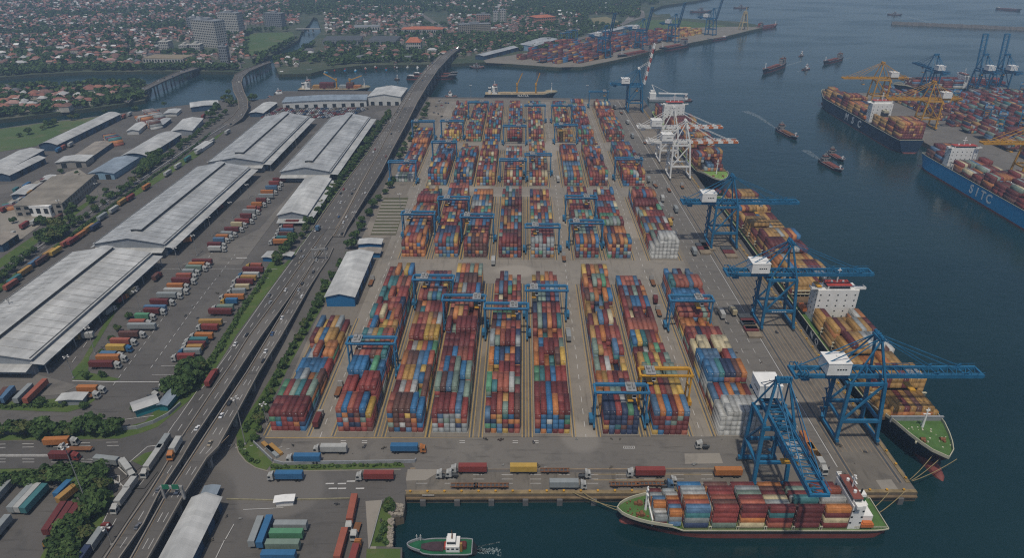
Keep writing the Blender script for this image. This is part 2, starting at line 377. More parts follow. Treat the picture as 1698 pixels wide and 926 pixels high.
# south quay: rails, lane lines and the long fender beam with rubber fenders
b = MB(); bw = MB(); by = MB()
def hl(mb, u0, u1, v, w, dash=None):
    p, q = G(u0, v), G(u1, v); L = (q - p).length; n = 1 if not dash else int(L / (dash * 2.4))
    for i in range(n):
        a = p + (q - p) * (i / n); c = a + (q - p).normalized() * (dash if dash else L)
        mb.face([(a.x, a.y - w / 2, ZQ), (c.x, c.y - w / 2, ZQ), (c.x, c.y + w / 2, ZQ), (a.x, a.y + w / 2, ZQ)])
hl(b, 680, 1235, 777.5, 0.7); hl(b, 690, 1220, 779, 0.3); hl(b, 672, 1500, 814.5, 0.8)
for v in (788, 795.5, 802.5): hl(bw, 690, 1210, v, 0.22, 4.5)
hl(by, 985, 1200, 787.5, 0.25); hl(by, 985, 1110, 797, 0.25); hl(by, 440, 1262, 727, 0.5)
struct(b.build('quay_marking', TAN_L)); struct(bw.build('quay_marking', WHITE_L)); struct(by.build('quay_marking', YEL_L))
FEND = mat('fender_rubber', (0.10, 0.10, 0.10), 0.8, 0.2)
def quay_edge(p, q, label, out, cap_w=1.6, nf=14):
    t = thing('quay_coping', label, 'quay edge', p); d = q - p; L = d.length; rz = atan2(d.y, d.x)
    t.rotation_euler = (0, 0, rz)
    c = MB(); c.box((L / 2, -out * cap_w / 2, 0.12), (L, cap_w, 0.5)); c.build('coping_beam', mat('coping', (0.20, 0.15, 0.08), 0.9, 0.45, 0.25), t)
    f = MB(); f.box((L / 2, out * 0.5, -1.6), (L, 0.9, 0.7)); f.build('fender_beam', mat('timber_beam', (0.15, 0.105, 0.06), 0.9, 0.4, 0.3), t)
    for i in range(nf):
        x = (i + 0.5) * L / nf
        f = MB(); f.box((x, out * 1.2, -3.0), (2.2, 1.4, 3.0)); f.build('fender', FEND, t)
    for i in range(nf * 2):
        f = MB(); x = (i + 0.25) * L / (nf * 2); f.tube((x, -out * 0.9, 0.3), (x, -out * 0.9, 0.9), 0.3, 8); f.tube((x, -out * 0.9, 0.9), (x, -out * 0.9, 1.15), 0.5, 8)
        f.build('bollard', YELLOW, t)
quay_edge(G(673, 821), G(1521, 818), 'weathered concrete dock edge with grey fenders facing the feeder ship', -1, nf=15)
quay_edge(Vector((160.4, 206, 0)), Vector((160.4, 850, 0)), 'long seaward berth edge under the row of ship cranes', -1, nf=40)
# ---------------------------------------------------------------- areas on the land side
sheet('yard_road', [(420, 776), (452, 768), (470, 728), (1262, 724), (1285, 750), (1277, 776), (690, 779), (680, 766), (520, 770)], ASPH_L)
sheet('service_road', [(300, 830), (395, 770), (440, 783), (672, 781), (672, 815), (640, 826), (470, 833), (370, 838)], ASPH)
sheet('paved_patch', [(676, 779), (735, 779), (706, 797), (673, 798)], CONC)
sheet('paved_patch', [(1135, 753), (1193, 752), (1199, 769), (1136, 770)], CONC)
sheet('paved_patch', [(1452, 797), (1478, 796), (1490, 813), (1463, 814)], CONC)
sheet('basin_path', [(612, 926), (603, 960), (585, 1020), (612, 1020), (632, 830), (606, 832)], CONC)
b = MB()
for u0, v0, u1, v1 in ((445, 783, 665, 780), (391, 737, 396, 752), (396, 752, 408, 767), (408, 767, 424, 777), (424, 777, 445, 783)):
    p, q = G(u0, v0), G(u1, v1); b.bar(p, q, 0.5, 0.5)
struct(b.build('kerb', MONO))
def grass_sheet(pts): return sheet('grass', pts, GRASS, kind='stuff')
grass_sheet([(391.6, 721), (409, 690), (433, 654), (457, 614), (489, 560), (515, 515), (529, 488), (541, 464), (552, 470), (533, 512), (505, 561), (479, 608), (461, 646), (441, 680), (425, 716), (424, 740), (452, 768), (441, 781), (422, 775), (406, 765), (394, 750)])
grass_sheet([(452, 769), (545, 771), (668, 769), (672, 776), (560, 780), (448, 781)])
grass_sheet([(632, 832), (651, 861), (646, 907), (612, 907)])
grass_sheet([(608, 911), (664, 911), (662, 1000), (603, 1000)])
grass_sheet([(296, 640), (346, 594), (390, 525), (430, 465), (447, 436), (463, 424), (470, 440), (440, 490), (392, 556), (345, 632), (310, 668), (262, 708), (210, 728), (0, 731), (0, 722), (180, 716), (240, 700)])
grass_sheet([(440, 490), (470, 440), (500, 405), (520, 375), (548, 325), (600, 262), (650, 198), (668, 165), (676, 165), (655, 199), (606, 262), (556, 328), (522, 379), (495, 415)])
grass_sheet([(120, 630), (118, 618), (136, 598), (190, 508), (232, 446), (236, 446), (198, 508), (148, 592), (146, 618), (200, 629), (188, 632)])
grass_sheet([(0, 680), (0, 668), (60, 664), (105, 661), (150, 655), (160, 662), (140, 676), (112, 684)])
grass_sheet([(190, 825), (170, 868), (145, 905), (120, 940), (60, 940), (90, 880), (125, 840), (150, 800), (60, 790), (0, 790), (0, 776), (130, 782), (172, 800)])
sheet('grass', [(219, 765), (240, 752), (258, 748), (235, 773)], GRASS, z=.34, kind='stuff')
grass_sheet([(-40, 488), (-60, 470), (40, 402), (100, 362), (165, 322), (160, 330), (105, 372), (30, 428)])
grass_sheet([(300, 265), (380, 205), (384, 207), (330, 258), (230, 322), (130, 388), (40, 455), (-20, 498), (-30, 490), (60, 430), (150, 362), (240, 305)])
sheet('field', [(-250, 244), (0, 214), (62, 205), (137, 197), (170, 193), (140, 205), (95, 224), (60, 242), (-250, 292)], FIELD, kind='structure')
sheet('field', [(406, 92), (425, 92), (440, 84), (468, 70), (488, 58), (484, 53), (415, 55), (410, 70)], FIELD)
sheet('field', [(980, 30), (1005, 27), (1026, 35), (1018, 42), (985, 41)], mat('dry_grass', (0.17, 0.15, 0.075), 0.9, 0.2, 0.02))
sheet('field', [(1030, 50), (1065, 33), (1115, 32), (1200, 42), (1215, 48), (1130, 55), (1060, 62)], FIELD)
sheet('far_quay', [(806, 104), (850, 106), (928, 111.5), (965, 110.5), (1022, 99), (1137, 72), (1202, 60), (1264, 45), (1215, 44), (1130, 46), (1020, 58), (930, 78), (845, 92), (800, 98)], blotch_mat('far_concrete', (0.17, 0.155, 0.13), (0.2, 0.18, 0.15), (0.11, 0.1, 0.09), 0.03, 0.12))
for p in ([(130, 640), (100, 655), (0, 662), (0, 624), (60, 621)], [(300, 440), (430, 380), (500, 300), (455, 365), (400, 440)]): sheet('lot_pavement', p, ASPH_L)
sheet('lot_pavement', [(0, 345), (60, 300), (130, 280), (160, 300), (100, 350), (30, 400), (0, 415)], CONC)
# empty stacking slot: pale bearing slabs in weedy ground
sheet('slot_ground', [(636, 328), (677, 328), (656, 390), (614, 390)], blotch_mat('weeds', (0.07, 0.075, 0.035), (0.10, 0.09, 0.06), (0.05, 0.075, 0.02), 0.05, 0.2))
LAYER[0] += 1; zs = 0.004 * LAYER[0]; b = MB()
for i in range(11):
    f = (i + 0.3) / 11; g = (i + 0.75) / 11
    L0, R0, L1, R1 = G(635 - 20 * f, 330 + 58 * f, zs), G(676 - 20 * f, 330 + 58 * f, zs), G(635 - 20 * g, 330 + 58 * g, zs), G(676 - 20 * g, 330 + 58 * g, zs)
    b.face([L0, R0, R1, L1])
struct(b.build('bearing_slab', CONC))
# rocks on the basin corner
b = MB()
for i in range(90):
    u, v = random.uniform(646, 668), random.uniform(838, 856); g = G(u, v); s = random.uniform(0.5, 1.1)
    b.box((g.x, g.y, 0.3), (s, s * random.uniform(.6, 1.3), s), random.uniform(0, 3))
for i in range(110):
    f = random.random(); g = G(648 - 3 * f + random.uniform(-3, 4), 862 + 46 * f); s = random.uniform(0.5, 1.2)
    b.box((g.x, g.y, random.uniform(-0.6, 0.2)), (s, s * random.uniform(.6, 1.3), s), random.uniform(0, 3))
tag(b.build('rubble', mat('rubble_rock', (0.24, 0.21, 0.17), 0.9, 0.3, 1.0)), kind='stuff')
# ---------------------------------------------------------------- motorway
def lerp_rows(rows, step=1):
    return [(G(a, b_, z), G(c, d_, z)) for a, b_, c, d_, z in rows]
def ribbon(rows, m, name, parent=None, thick=0.0, zadd=0.0):
    E = lerp_rows(rows); b = MB(); up = Vector((0, 0, zadd)); dn = Vector((0, 0, zadd - thick))
    for (l0, r0), (l1, r1) in zip(E, E[1:]):
        if thick: b.hexa([l0 + dn, r0 + dn, r1 + dn, l1 + dn, l0 + up, r0 + up, r1 + up, l1 + up], 0)
        else: b.face([l0 + up, r0 + up, r1 + up, l1 + up])
    o = b.build(name, m, parent)
    if not thick and o.data.polygons[0].normal.z < 0: o.data.flip_normals()
    return o
def along(rows, f):
    return [l + (r - l) * f for l, r in lerp_rows(rows)]
def walk(P, step, off=0.0):
    """points and directions every step metres along a polyline"""
    out = []; acc = off
    for a, c in zip(P, P[1:]):
        L = (c - a).length; d = (c - a) / max(L, 1e-6)
        while acc < L: out.append((a + d * acc, d)); acc += step
        acc -= L
    return out
def dashes(b, P, w, ln, step, z):
    for p, d in walk(P, step):
        n = Vector((-d.y, d.x, 0)).normalized() * (w / 2); q = p + d * ln; e = Vector((0, 0, z))
        b.face([p - n + e, p + n + e, q + n + e, q - n + e][::-1])
def wallstrip(b, P, h, w, zoff=0.0):
    for p, q in zip(P, P[1:]):
        if (q - p).length > 0.01: b.bar(p + Vector((0, 0, h / 2 + zoff)), q + Vector((0, 0, h / 2 + zoff)), w, h)
def viaduct(rows, label, name='viaduct', lanes=(1 / 3, 2 / 3), pier_step=26, thick=1.1, cat='viaduct', pier_min=3.0, dark=False):
    t = thing(name, label, cat, (0, 0, 0))
    ribbon(rows, MONO if dark is None else MATS['asphalt'], 'road_deck', t, thick)
    for f in (0.0, 1.0):
        b = MB(); wallstrip(b, along(rows, f), 1.0, 0.45, -0.1); b.build('parapet', MONO, t)
    for f in (0.06, 0.94):
        b = MB(); P = along(rows, f); dashes(b, P, 0.25, 12, 12, 0.05); b.build('edge_marking', TAN_L, t)
    for f in lanes:
        b = MB(); dashes(b, along(rows, f), 0.22, 4.5, 12, 0.05); b.build('lane_marking', WHITE_L, t)
    L, R = walk(along(rows, 0.22), pier_step, 8), walk(along(rows, 0.78), pier_step, 8)
    for (p, d), (q, e) in zip(L, R):
        if p.z < pier_min: continue
        b = MB()
        for a in (p, q): b.box((a.x, a.y, (a.z - thick + WATER_Z * 1.6) / 2), (1.5, 1.5, a.z - thick - WATER_Z * 1.6), atan2(d.y, d.x))
        c = (p + q) / 2; cr = (q - p)
        b.bar(p - cr * 0.3 + Vector((0, 0, -thick - 0.6)), q + cr * 0.3 + Vector((0, 0, -thick - 0.6)), 1.7, 1.2)
        b.build('pier', PIER, t)
    return t
LC = [(125, 960, 146, 960, .05), (140, 915, 172, 922, .05), (160, 888, 196, 887, .05), (184, 836, 229, 836, .05), (222, 795, 256, 797, .05), (252, 757, 284, 757, .05), (272, 727, 299, 732, .05), (310, 672, 338, 672, .05), (342, 636, 362, 636, .05), (368, 600, 387, 600, .05),
      (391, 563, 411, 563, .05), (440, 492, 462, 492, .05), (480, 438, 502, 438, .05), (492, 418, 514, 418, .05), (519, 380, 543, 380, .05)]
ribbon(LC, MATS['asphalt_dark'], 'motorway_road', zadd=0.25)['kind'] = 'structure'
b = MB()
dashes(b, along(LC, 0.52), 0.25, 4.5, 11, 0.3); dashes(b, along(LC, 0.06), 0.25, 12, 12, 0.3)
struct(b.build('road_marking', WHITE_L))
DL = [(154, 960, 180, 960, 6), (176, 926, 200, 926, 6.5), (211, 872, 238, 872, 7), (247, 820, 264, 820, 7), (281, 764, 301, 764, 7), (299, 731, 319, 733, 7), (350, 654, 371, 655, 7), (382, 608, 401, 608, 6), (412, 560, 432, 561, 4.5), (462, 492, 482, 492, 2.0), (490, 452, 508, 452, .6), (514, 418, 534, 418, .4), (532, 392, 552, 392, .4)]
viaduct(DL, 'elevated motorway carriageway on short piers beside the ground level slip road', lanes=(0.5,))
DR = [(198, 960, 226, 960, 7), (219, 926, 247, 926, 7), (273, 828, 302, 828, 7), (316, 762, 343, 762, 7), (330, 740, 362, 743, 7), (373, 674, 400, 674, 7), (409, 620, 429, 620, 6), (445, 560, 466, 560, 4.5), (493, 480, 512, 480, 2.0), (510, 452, 530, 452, .6), (522, 430, 545, 430, .4), (532, 412, 553, 412, .4)]
viaduct(DR, 'elevated motorway carriageway next to the container yard, dark gap under it', lanes=(1 / 3, 2 / 3))
# main viaduct northwards over the water
V1 = [(553, 392, 570, 392, 1), (560, 380, 575, 380, 2), (572, 358, 588, 358, 3.5), (592, 320, 611, 320, 6), (610, 286, 632, 286, 7.5), (630, 250, 650, 250, 9), (655, 200, 677, 200, 10.5), (672, 170, 692, 170, 12), (690, 141, 708, 143, 13), (711, 114, 726, 116, 13), (733, 92, 748, 92, 12), (748, 82, 760, 82, 9), (754, 76, 764, 76, 5)]
viaduct(V1, 'long concrete viaduct carrying the motorway across the harbour on tall piers', lanes=(0.5,), pier_step=34, thick=1.8)
V2 = [(519, 380, 558, 380, .45), (532, 360, 570, 360, 1.2), (560, 320, 591, 320, 3.5), (584, 288, 610, 286, 5.5), (609, 255, 629, 252, 8), (636, 215, 649, 212, 9.8), (650, 195, 657, 195, 10.5), (664, 173, 671.5, 171.5, 11.9), (684, 142, 689.5, 141.5, 12.9), (706, 114, 710.5, 114, 12.9), (730, 91, 732.5, 92, 11.9)]
viaduct(V2, 'city bound motorway carriageway that climbs and joins the long harbour viaduct', lanes=(0.33, 0.66), pier_step=34, thick=1.5, pier_min=8.5)
# curved flyover over the side channel, and its road back to the port
CF = [(368, 206, 385, 209, .4), (386, 193, 402, 196, 4), (396, 180, 411, 181, 7), (394, 165, 411.5, 167, 8), (387, 151.6, 405, 153.5, 8), (384.5, 136, 400, 138, 8), (390, 124, 403, 128, 8), (407, 114.7, 413.5, 118.5, 8), (435, 105.5, 439, 107.5, 7), (447, 101, 450, 104, 4)]
viaduct(CF, 'curved two way flyover bending across the side channel', lanes=(0.5,), pier_step=22)
CB = [(205, 168, 214, 170, 2), (216, 157, 226, 158, 4.5), (240, 144, 249, 146, 6.5), (262, 133, 272, 135, 7), (290, 121, 300, 123, 6.5), (318, 112, 327, 114, 5), (330, 108, 338, 110, 3)]
viaduct(CB, 'straight busy road bridge from the peninsula houses to the town bank', 'bridge', lanes=(0.5,), pier_step=26, cat='bridge')
WR = [(-80, 500, -70, 512, .05), (20, 432, 38, 440, .05), (70, 398, 88, 405, .05), (150, 345, 166, 352, .05), (235, 290, 250, 296, .05), (310, 240, 326, 246, .05), (368, 206, 385, 209, .05)]
ribbon(WR, MATS['asphalt_dark'], 'west_road', zadd=0.22)['kind'] = 'structure'
b = MB(); wallstrip(b, along(WR, 0.5), 0.7, 0.5, 0.2); dashes(b, along(WR, .25), .25, 4, 10, .3); dashes(b, along(WR, .75), .25, 4, 10, .3); struct(b.build('road_marking', WHITE_L))
# south-west junction roads
JR = [(-60, 733, -60, 782, .05), (0, 732, 0, 779, .05), (120, 736, 130, 776, .05), (190, 731, 200, 800, .05), (262, 712, 262, 757, .05), (275, 700, 292, 725, .05)]
ribbon(JR, MATS['asphalt_dark'], 'junction_road', zadd=0.20)['kind'] = 'structure'
b = MB()
for u0, v0, u1, v1 in ((0, 755, 108, 755), (0, 757.5, 108, 757.5)):
    p, q = G(u0, v0, .3), G(u1, v1, .3); b.bar(p, q, .3, .35)
for v in (738.5, 744, 763, 768):
    p, q = G(-10, v, 0), G(200 if v > 760 else 215, v - (4 if v < 760 else 0), 0); dashes(b, [p, q], .25, 5, 12, .3)
for pts in ([(180, 793), (198, 790), (199, 807)], [(215, 768), (245, 742), (262, 740)], [(140, 763), (165, 764), (195, 775), (222, 800)], [(224, 806), (240, 790), (242, 776)], [(251, 782), (226, 812), (240, 812), (262, 784)]):
    P = [G(u, v) for u, v in pts]
    for p, q in zip(P, P[1:]): b.bar(p + Vector((0, 0, .27)), q + Vector((0, 0, .27)), .3, .06)
for i in range(7):
    b.bar(G(180 + i * 3, 792 + i * 1.5, .27), G(186 + i * 3, 800 + i * 1.2, .27), .35, .06)
struct(b.build('road_marking', WHITE_L))
# parking bay lines, arrows and road edges on the truck lots
b = MB()
def pl(u0, v0, u1, v1, w=.22, z=.3): b.bar(G(u0, v0, z), G(u1, v1, z), w, .04)
for i in range(14):
    f = i / 13; pl(252 + 6 * f + f * 190, 612 - f * 190 + 10, 292 + 4 * f + f * 178, 612 - f * 190 + 10)
P = [G(188, 640), G(248, 560), G(300, 488), G(352, 420)]; dashes(b, P, .3, 3, 6, .3)
P = [G(250, 612), G(330, 500), G(392, 420)]; dashes(b, P, .3, 3, 6, .3)
P = [G(120, 602), G(180, 520), G(250, 425), G(330, 330), G(395, 262)]; dashes(b, P, .3, 5, 14, .3)
pl(120, 632, 188, 634, .5); pl(188, 634, 300, 634, .5); pl(270, 446, 400, 446, .3); pl(392, 428, 410, 428, 1.0); pl(180, 700, 255, 690, .3)
for u, v in ((540, 803), (560, 803), (575, 799), (590, 811), (560, 811), (545, 811)): pl(u, v, u + 14, v - .3, .7)
for i in range(9): pl(378 + i * 12, 740 + (i % 3) * 3, 384 + i * 12, 739 + (i % 3) * 3, .3)
for i, u in enumerate((565, 600, 762, 850, 884)): pl(u, 732, u + 9, 732, .4); pl(u, 735, u + 9, 735, .4)
pl(1033, 741, 1053, 741, .35); pl(1033, 744.5, 1053, 744.5, .35)
for i in range(6): pl(1034 + i * 3.6, 741, 1034 + i * 3.6, 744.5, .3)
pl(374, 895, 388, 870, .3); pl(358, 926, 372, 897, .3); pl(403, 846, 470, 843, .25); pl(345, 830, 360, 830, .3); pl(700, 822, 720, 822, .3)
struct(b.build('lot_marking', WHITE_L))
# ---------------------------------------------------------------- shipping containers
CONT = []
CAMV = np.array([0, 0, CAMZ])
def container(p, rz, L, W, H, colour, top, ends, sides, label, boost=1.0):
    """registers one box: ends = (near, far) shown, sides = (west, east) shown in its own frame"""
    d = CAMV - np.array(p) - np.array((0, 0, H)); D = np.linalg.norm(d); n = d / D
    c, s = cos(rz), sin(rz); ax = np.array((c, s, 0)); ay = np.array((-s, c, 0))
    a = W * L * n[2] * (1 if top else 0)
    ny, nx = float(n @ ay), float(n @ ax)
    if (ny < 0 and ends[0]) or (ny > 0 and ends[1]): a += W * H * abs(ny)
    if (nx < 0 and sides[0]) or (nx > 0 and sides[1]): a += L * H * abs(nx)
    u, v = PX(*p)
    if not (-10 < u < 1708 and -5 < v < 945): a = 0
    CONT.append((boost * a / D ** 2, p, rz, L, W, H, colour, label, (top, ends, sides)))
def stack_field(place, rz, nb, nr, heights, L, W, H, px, py, mix, label, colours=None, boost=1.0, split=0.25, skip=()):
    """place(x,y,z)->world; heights[b][r]; registers every box with a face that can be seen"""
    Hh = lambda b_, r_: heights[b_][r_] if (0 <= b_ < nb and 0 <= r_ < nr) else 0
    for b_ in range(nb):
        run = random.choice(mix) if (random.random() < .5 and boost <= 1) else None; prun = random.uniform(.25, .75)
        for r_ in range(nr):
            h = heights[b_][r_]
            for k in range(h):
                top = k == h - 1
                e0, e1, s0, s1 = Hh(b_ - 1, r_) <= k, Hh(b_ + 1, r_) <= k, Hh(b_, r_ - 1) <= k, Hh(b_, r_ + 1) <= k
                if not (top or e0 or e1 or s0 or s1): continue
                two = split and random.random() < split
                tx = h - 1 - k
                tier = 'topmost' if tx == 0 else ('one below top' if tx == 1 else ('%s below top' % ['', '', 'two', 'three', 'four', 'five', 'six'][min(tx, 6)]))
                base = run if (run and random.random() < prun) else random.choice(mix)
                if colours: base = colours(b_, r_, k, h) or base
                for q in range(2 if two else 1):
                    ll = L / 2 - 0.06 if two else L
                    yy = b_ * py + (L / 2 if not two else (L / 4 if q == 0 else 3 * L / 4)) + random.uniform(-.05, .05)
                    cc = base if q == 0 else (random.choice(mix) if not colours else base)
                    pos = place(r_ * px + px / 2 + random.uniform(-.015, .015), yy, k * H)
                    lb = label(cc.replace('_', ' '), tier, r_, b_, q if two else None)
                    container(tuple(pos), rz, ll, W, H - 0.02, cc, top, (e0 or (two and q), e1 or (two and not q)), (s0, s1), lb, boost)
def bay_heights(nb, nr, lo, hi, rough=1.0):
    out = []; base = random.uniform(lo + .8, hi)
    for b_ in range(nb):
        base = min(hi, max(lo + .3, base + random.uniform(-1.1, 1.1) * rough)); row = []
        full = random.random() < 0.55
        for r_ in range(nr):
            row.append(int(max(1, min(hi, round(base + (0 if full else random.choice([-2, -1, -1, 0, 0, 0, 0]) * rough))))))
        out.append(row)
    return out
# the yard
ZONE = ['dockside end', 'second section', 'third section', 'far end']
for ti, (y0, y1) in enumerate(TIERS):
    for k, x in enumerate(BX):
        if k == 0 and ti in (1, 3): continue
        y0k, nb = y0, int((y1 - y0) / 12.65 + .05)
        if k == 0 and ti == 0: nb = 7
        if k == 0 and ti == 2: y0k, nb = 330, 12
        nr = BW[k]; lo, hi = ((3, 6), (3, 5), (2, 5), (2, 4))[ti]
        if k == 0: lo, hi = 2, 4
        hs = bay_heights(nb, nr, lo, hi, 1.0 if ti == 0 else .6)
        hs[0] = [max(4 if k else 4, h) for h in hs[0]]
        if k == 0 and ti == 0: hs[-1] = [3, 2, 3, 3, 3, 2]; hs[-2] = [3, 3, 3, 3, 3, 2]
        if ti < 2 and k: hs[0] = [random.choice([4, 5]) if r_ in (0, nr - 1) else 5 for r_ in range(nr)]
        cols = None
        if k == 8 and ti == 0:
            hs[0] = [4, 5, 5, 5, 5, 5, 5]; hs[1] = [4] * 7
            def cols(b_, r_, t_, h): return 'white' if b_ == 0 else ('cream' if (b_ == 4 and t_ == h - 1) else None)
        elif k == 8 and ti == 1:
            hs[0] = [3, 4, 6, 6, 6, 6, 5]
            def cols(b_, r_, t_, h): return 'white' if b_ == 0 else None
        elif k == 0 and ti == 2:
            hs[0] = [2] * 6; hs[1] = [3] * 6
            def cols(b_, r_, t_, h): return random.choice(['white', 'grey', 'grey_green']) if b_ == 0 else ('orange' if b_ in (7, 8) and random.random() < .6 else None)
        elif k == 0 and ti == 0:
            def cols(b_, r_, t_, h): return 'blue' if (b_ == 3 and t_ >= h - 2 and r_ < 5) else ('maroon' if b_ in (0,) and t_ == h - 1 else None)
        elif k in (3, 7) and ti == 0:
            def cols(b_, r_, t_, h, k=k): return (('maroon', 'maroon', 'maroon', 'red', 'steel_blue', 'red') if k == 3 else ('steel_blue', 'orange', 'blue', 'maroon', 'orange', 'steel_blue'))[r_] if (b_ == 0 and t_ == h - 1) else None
        elif k == 1 and ti == 0:
            def cols(b_, r_, t_, h): return ('salmon', 'blue', 'salmon', 'maroon', 'blue', 'yellow')[r_] if (b_ == 0 and t_ == h - 1) else None
        elif k == 5 and ti == 0:
            def cols(b_, r_, t_, h): return ('red', 'red', 'blue', 'orange', 'red', 'maroon')[r_] if (b_ == 0 and t_ == h - 1) else None
        where = '%s block from motorway' % ORD[k + 1]
        def lab(c, tier, r_, b_, q, where=where, ti=ti):
            bay = '%s bay' % ordw(b_ + 1 + (0, 11, 20, 28)[ti])
            return '%s container, %s, column %s, %s, %s%s' % (c, tier, ['one', 'two', 'three', 'four', 'five', 'six', 'seven'][r_], bay, where, '' if q is None else (', dock half' if q == 0 else ', far half'))
        stack_field(lambda X, Y_, Z, x=x, y0k=y0k: Y(x + X, y0k + Y_, Z + 0.28), -YA, nb, nr, hs, 12.1, 2.33, 2.59, PITCHX, 12.65, YARD_MIX, lab, cols)
# concrete bearers under each stack section
def footing(k, ti, y0, y1):
    b = MB(); x = BX[k]; wd = BW[k] * PITCHX
    b.hexa([Y(x - .3, y0 - .4, 0), Y(x + wd + .3, y0 - .4, 0), Y(x + wd + .3, y1, 0), Y(x - .3, y1, 0), Y(x - .3, y0 - .4, .27), Y(x + wd + .3, y0 - .4, .27), Y(x + wd + .3, y1, .27), Y(x - .3, y1, .27)])
    struct(b.build('stack_footing', MATS['concrete']))
for ti, (y0, y1) in enumerate(TIERS):
    for k in range(9):
        if k == 0 and ti in (1, 3): continue
        footing(k, ti, 330 if (k == 0 and ti == 2) else y0, (91 if ti == 0 else 486) if k == 0 else y0 + int((y1 - y0) / 12.65 + .05) * 12.65)
# ---------------------------------------------------------------- rubber tyred gantry cranes
def make_rtg(m, label, loc, span=22.5, h=20.0):
    t = thing('gantry_crane', label, 'gantry crane', loc, -YA, None); s = span / 2
    for sx in (-s, s):
        b = MB(); b.box((sx, 0, 1.7), (.95, 9.5, .9)); b.build('sill_beam', m, t)
        for sy in (-3.4, 3.4):
            b = MB(); b.bar((sx, sy, 2.2), (sx, sy * 0.82, h - 1), 0.7, 0.7); b.build('leg', m, t)
            b = MB(); b.box((sx, sy, 0.95), (0.7, 2.8, 0.7)); o = b.build('bogie', STEEL_D, t)
            for dy in (-.85, .85):
                w_ = MB(); w_.tube((sx - .45, sy + dy, .75), (sx + .45, sy + dy, .75), .75, 10); w_.build('wheel', DARK, o)
        b = MB(); b.bar((sx, -2.9, h * 0.60), (sx, 2.9, h * 0.60), .6, .6); b.build('cross_tie', m, t)
        b = MB(); b.box((sx + (1.3 if sx > 0 else -1.3), 0, 3.2), (1.5, 4.5, 2.2)); b.build('engine_box', m, t)
    for sy in (-2.8, 2.8):
        b = MB(); b.box((0, sy, h - .75), (span + 2.0, .75, 1.15)); o = b.build('girder', m, t)
        r = MB(); r.box((0, sy + (.9 if sy > 0 else -.9), h - .2), (span, .7, .08)); 
        for i in range(9): r.box((-s + span * (i + .5) / 9, sy + (1.2 if sy > 0 else -1.2), h + .4), (.08, .08, 1.1))
        r.box((0, sy + (1.2 if sy > 0 else -1.2), h + .9), (span, .07, .07)); r.build('walkway_rail', m, o)
    for sx in (-s - .4, s + .4):
        b = MB(); b.box((sx, 0, h - .7), (.9, 5.6, 1.1)); b.build('end_tie', m, t)
    return t
def add_trolley(t, x, h=20.0, cabm=None):
    b = MB(); b.box((x, 0, h + .35), (4.4, 6.4, .5)); o = b.build('trolley', STEEL, t)
    b = MB(); b.box((x - .8, .9, h + 1.2), (1.5, 1.8, 1.2)); b.tube((x + 1.2, -2, h + 1.1), (x + 1.2, 2, h + 1.1), .5, 8); b.box((x - .6, -1.8, h + 1.1), (1.1, 1.0, .9)); b.build('hoist', PIER, o)
    b = MB(); b.box((x + 1.5, -1.9, h - 2.6), (1.6, 2.0, 2.1)); b.build('operator_cab', WHITE, o)
    b = MB(); b.box((x + 1.5, -2.92, h - 2.5), (1.4, .05, 1.3)); b.build('window', GLASS, o)
    b = MB(); b.box((x, 0, h - 5.2), (2.4, 6.0, .5)); 
    for sx in (-.9, .9):
        for sy in (-2.2, 2.2): b.bar((x + sx, sy, h), (x + sx, sy, h - 5.0), .08)
    b.build('spreader', YELLOW, o)
RTG = [(622, 564, 'b'), (718, 459, 'b'), (770, 492, 'b'), (839.5, 505, 'b'), (904.5, 475, 'b'), (1029, 640, 'b'), (1102, 612, 'y'), (1152, 490, 'b'),
       (700, 352, 'b'), (755, 327, 'b'), (794, 356, 'b'), (897, 372, 'b'), (969.5, 365, 'b'), (961, 324, 'b'),
       (669.5, 267, 'b'), (736.5, 234, 'b'), (850, 263, 'b'), (890, 254, 'b'), (851, 207, 'b'), (934.5, 205, 'b'), (749, 199, 'b'), (702.5, 200, 'b'), (885, 173, 'b'), (927.5, 173, 'b'), (797, 168, 'b'), (1043, 260, 'b'), (989.5, 150, 'b')]
CEN = [x + w_ * PITCHX / 2 for x, w_ in zip(BX, BW)]
protos = {}
used = set()
for i, (u, v, c) in enumerate(RTG):
    g = G(u, v, 20.5); yy = g.y - 236; xx = g.x - YA * yy
    if xx < -84: k = 0
    else: k = min(range(9), key=lambda j: abs(CEN[j] - xx))
    loc = Y(CEN[k] - (3.5 if k == 8 else 0), yy)
    sec = sum(yy > a - 4 for a in (0, 172, 316, 448)); sec = max(sec, 1)
    lab = '%s rubber tyred gantry crane over the %s block from motorway, %s' % ('yellow' if c == 'y' else 'blue', ORD[k + 1], ['dockside section', 'second section', 'third section', 'harbour end section'][sec - 1])
    n_same = sum(1 for q in used if q[0] == lab)
    used.add((lab, i))
    if n_same: lab = lab.replace('crane over', 'crane farther along')
    m = YELLOW if c == 'y' else BLUE_RT
    if c not in protos:
        t = protos[c] = make_rtg(m, lab, loc)
        plain = t
        protos[c + 'src'] = t
        base_children = None
    else:
        src = protos[c]
        t = src.copy(); COL.objects.link(t); t.location = loc
        for ch in list(src.children):
            if not ch.name.startswith('trolley'): dup(ch, t)
    t['label'] = lab; t['group'] = 'gantry cranes of the container yard'
    if c == 'b' or True: add_trolley(t, random.choice([-7, -5, 4, 7]))
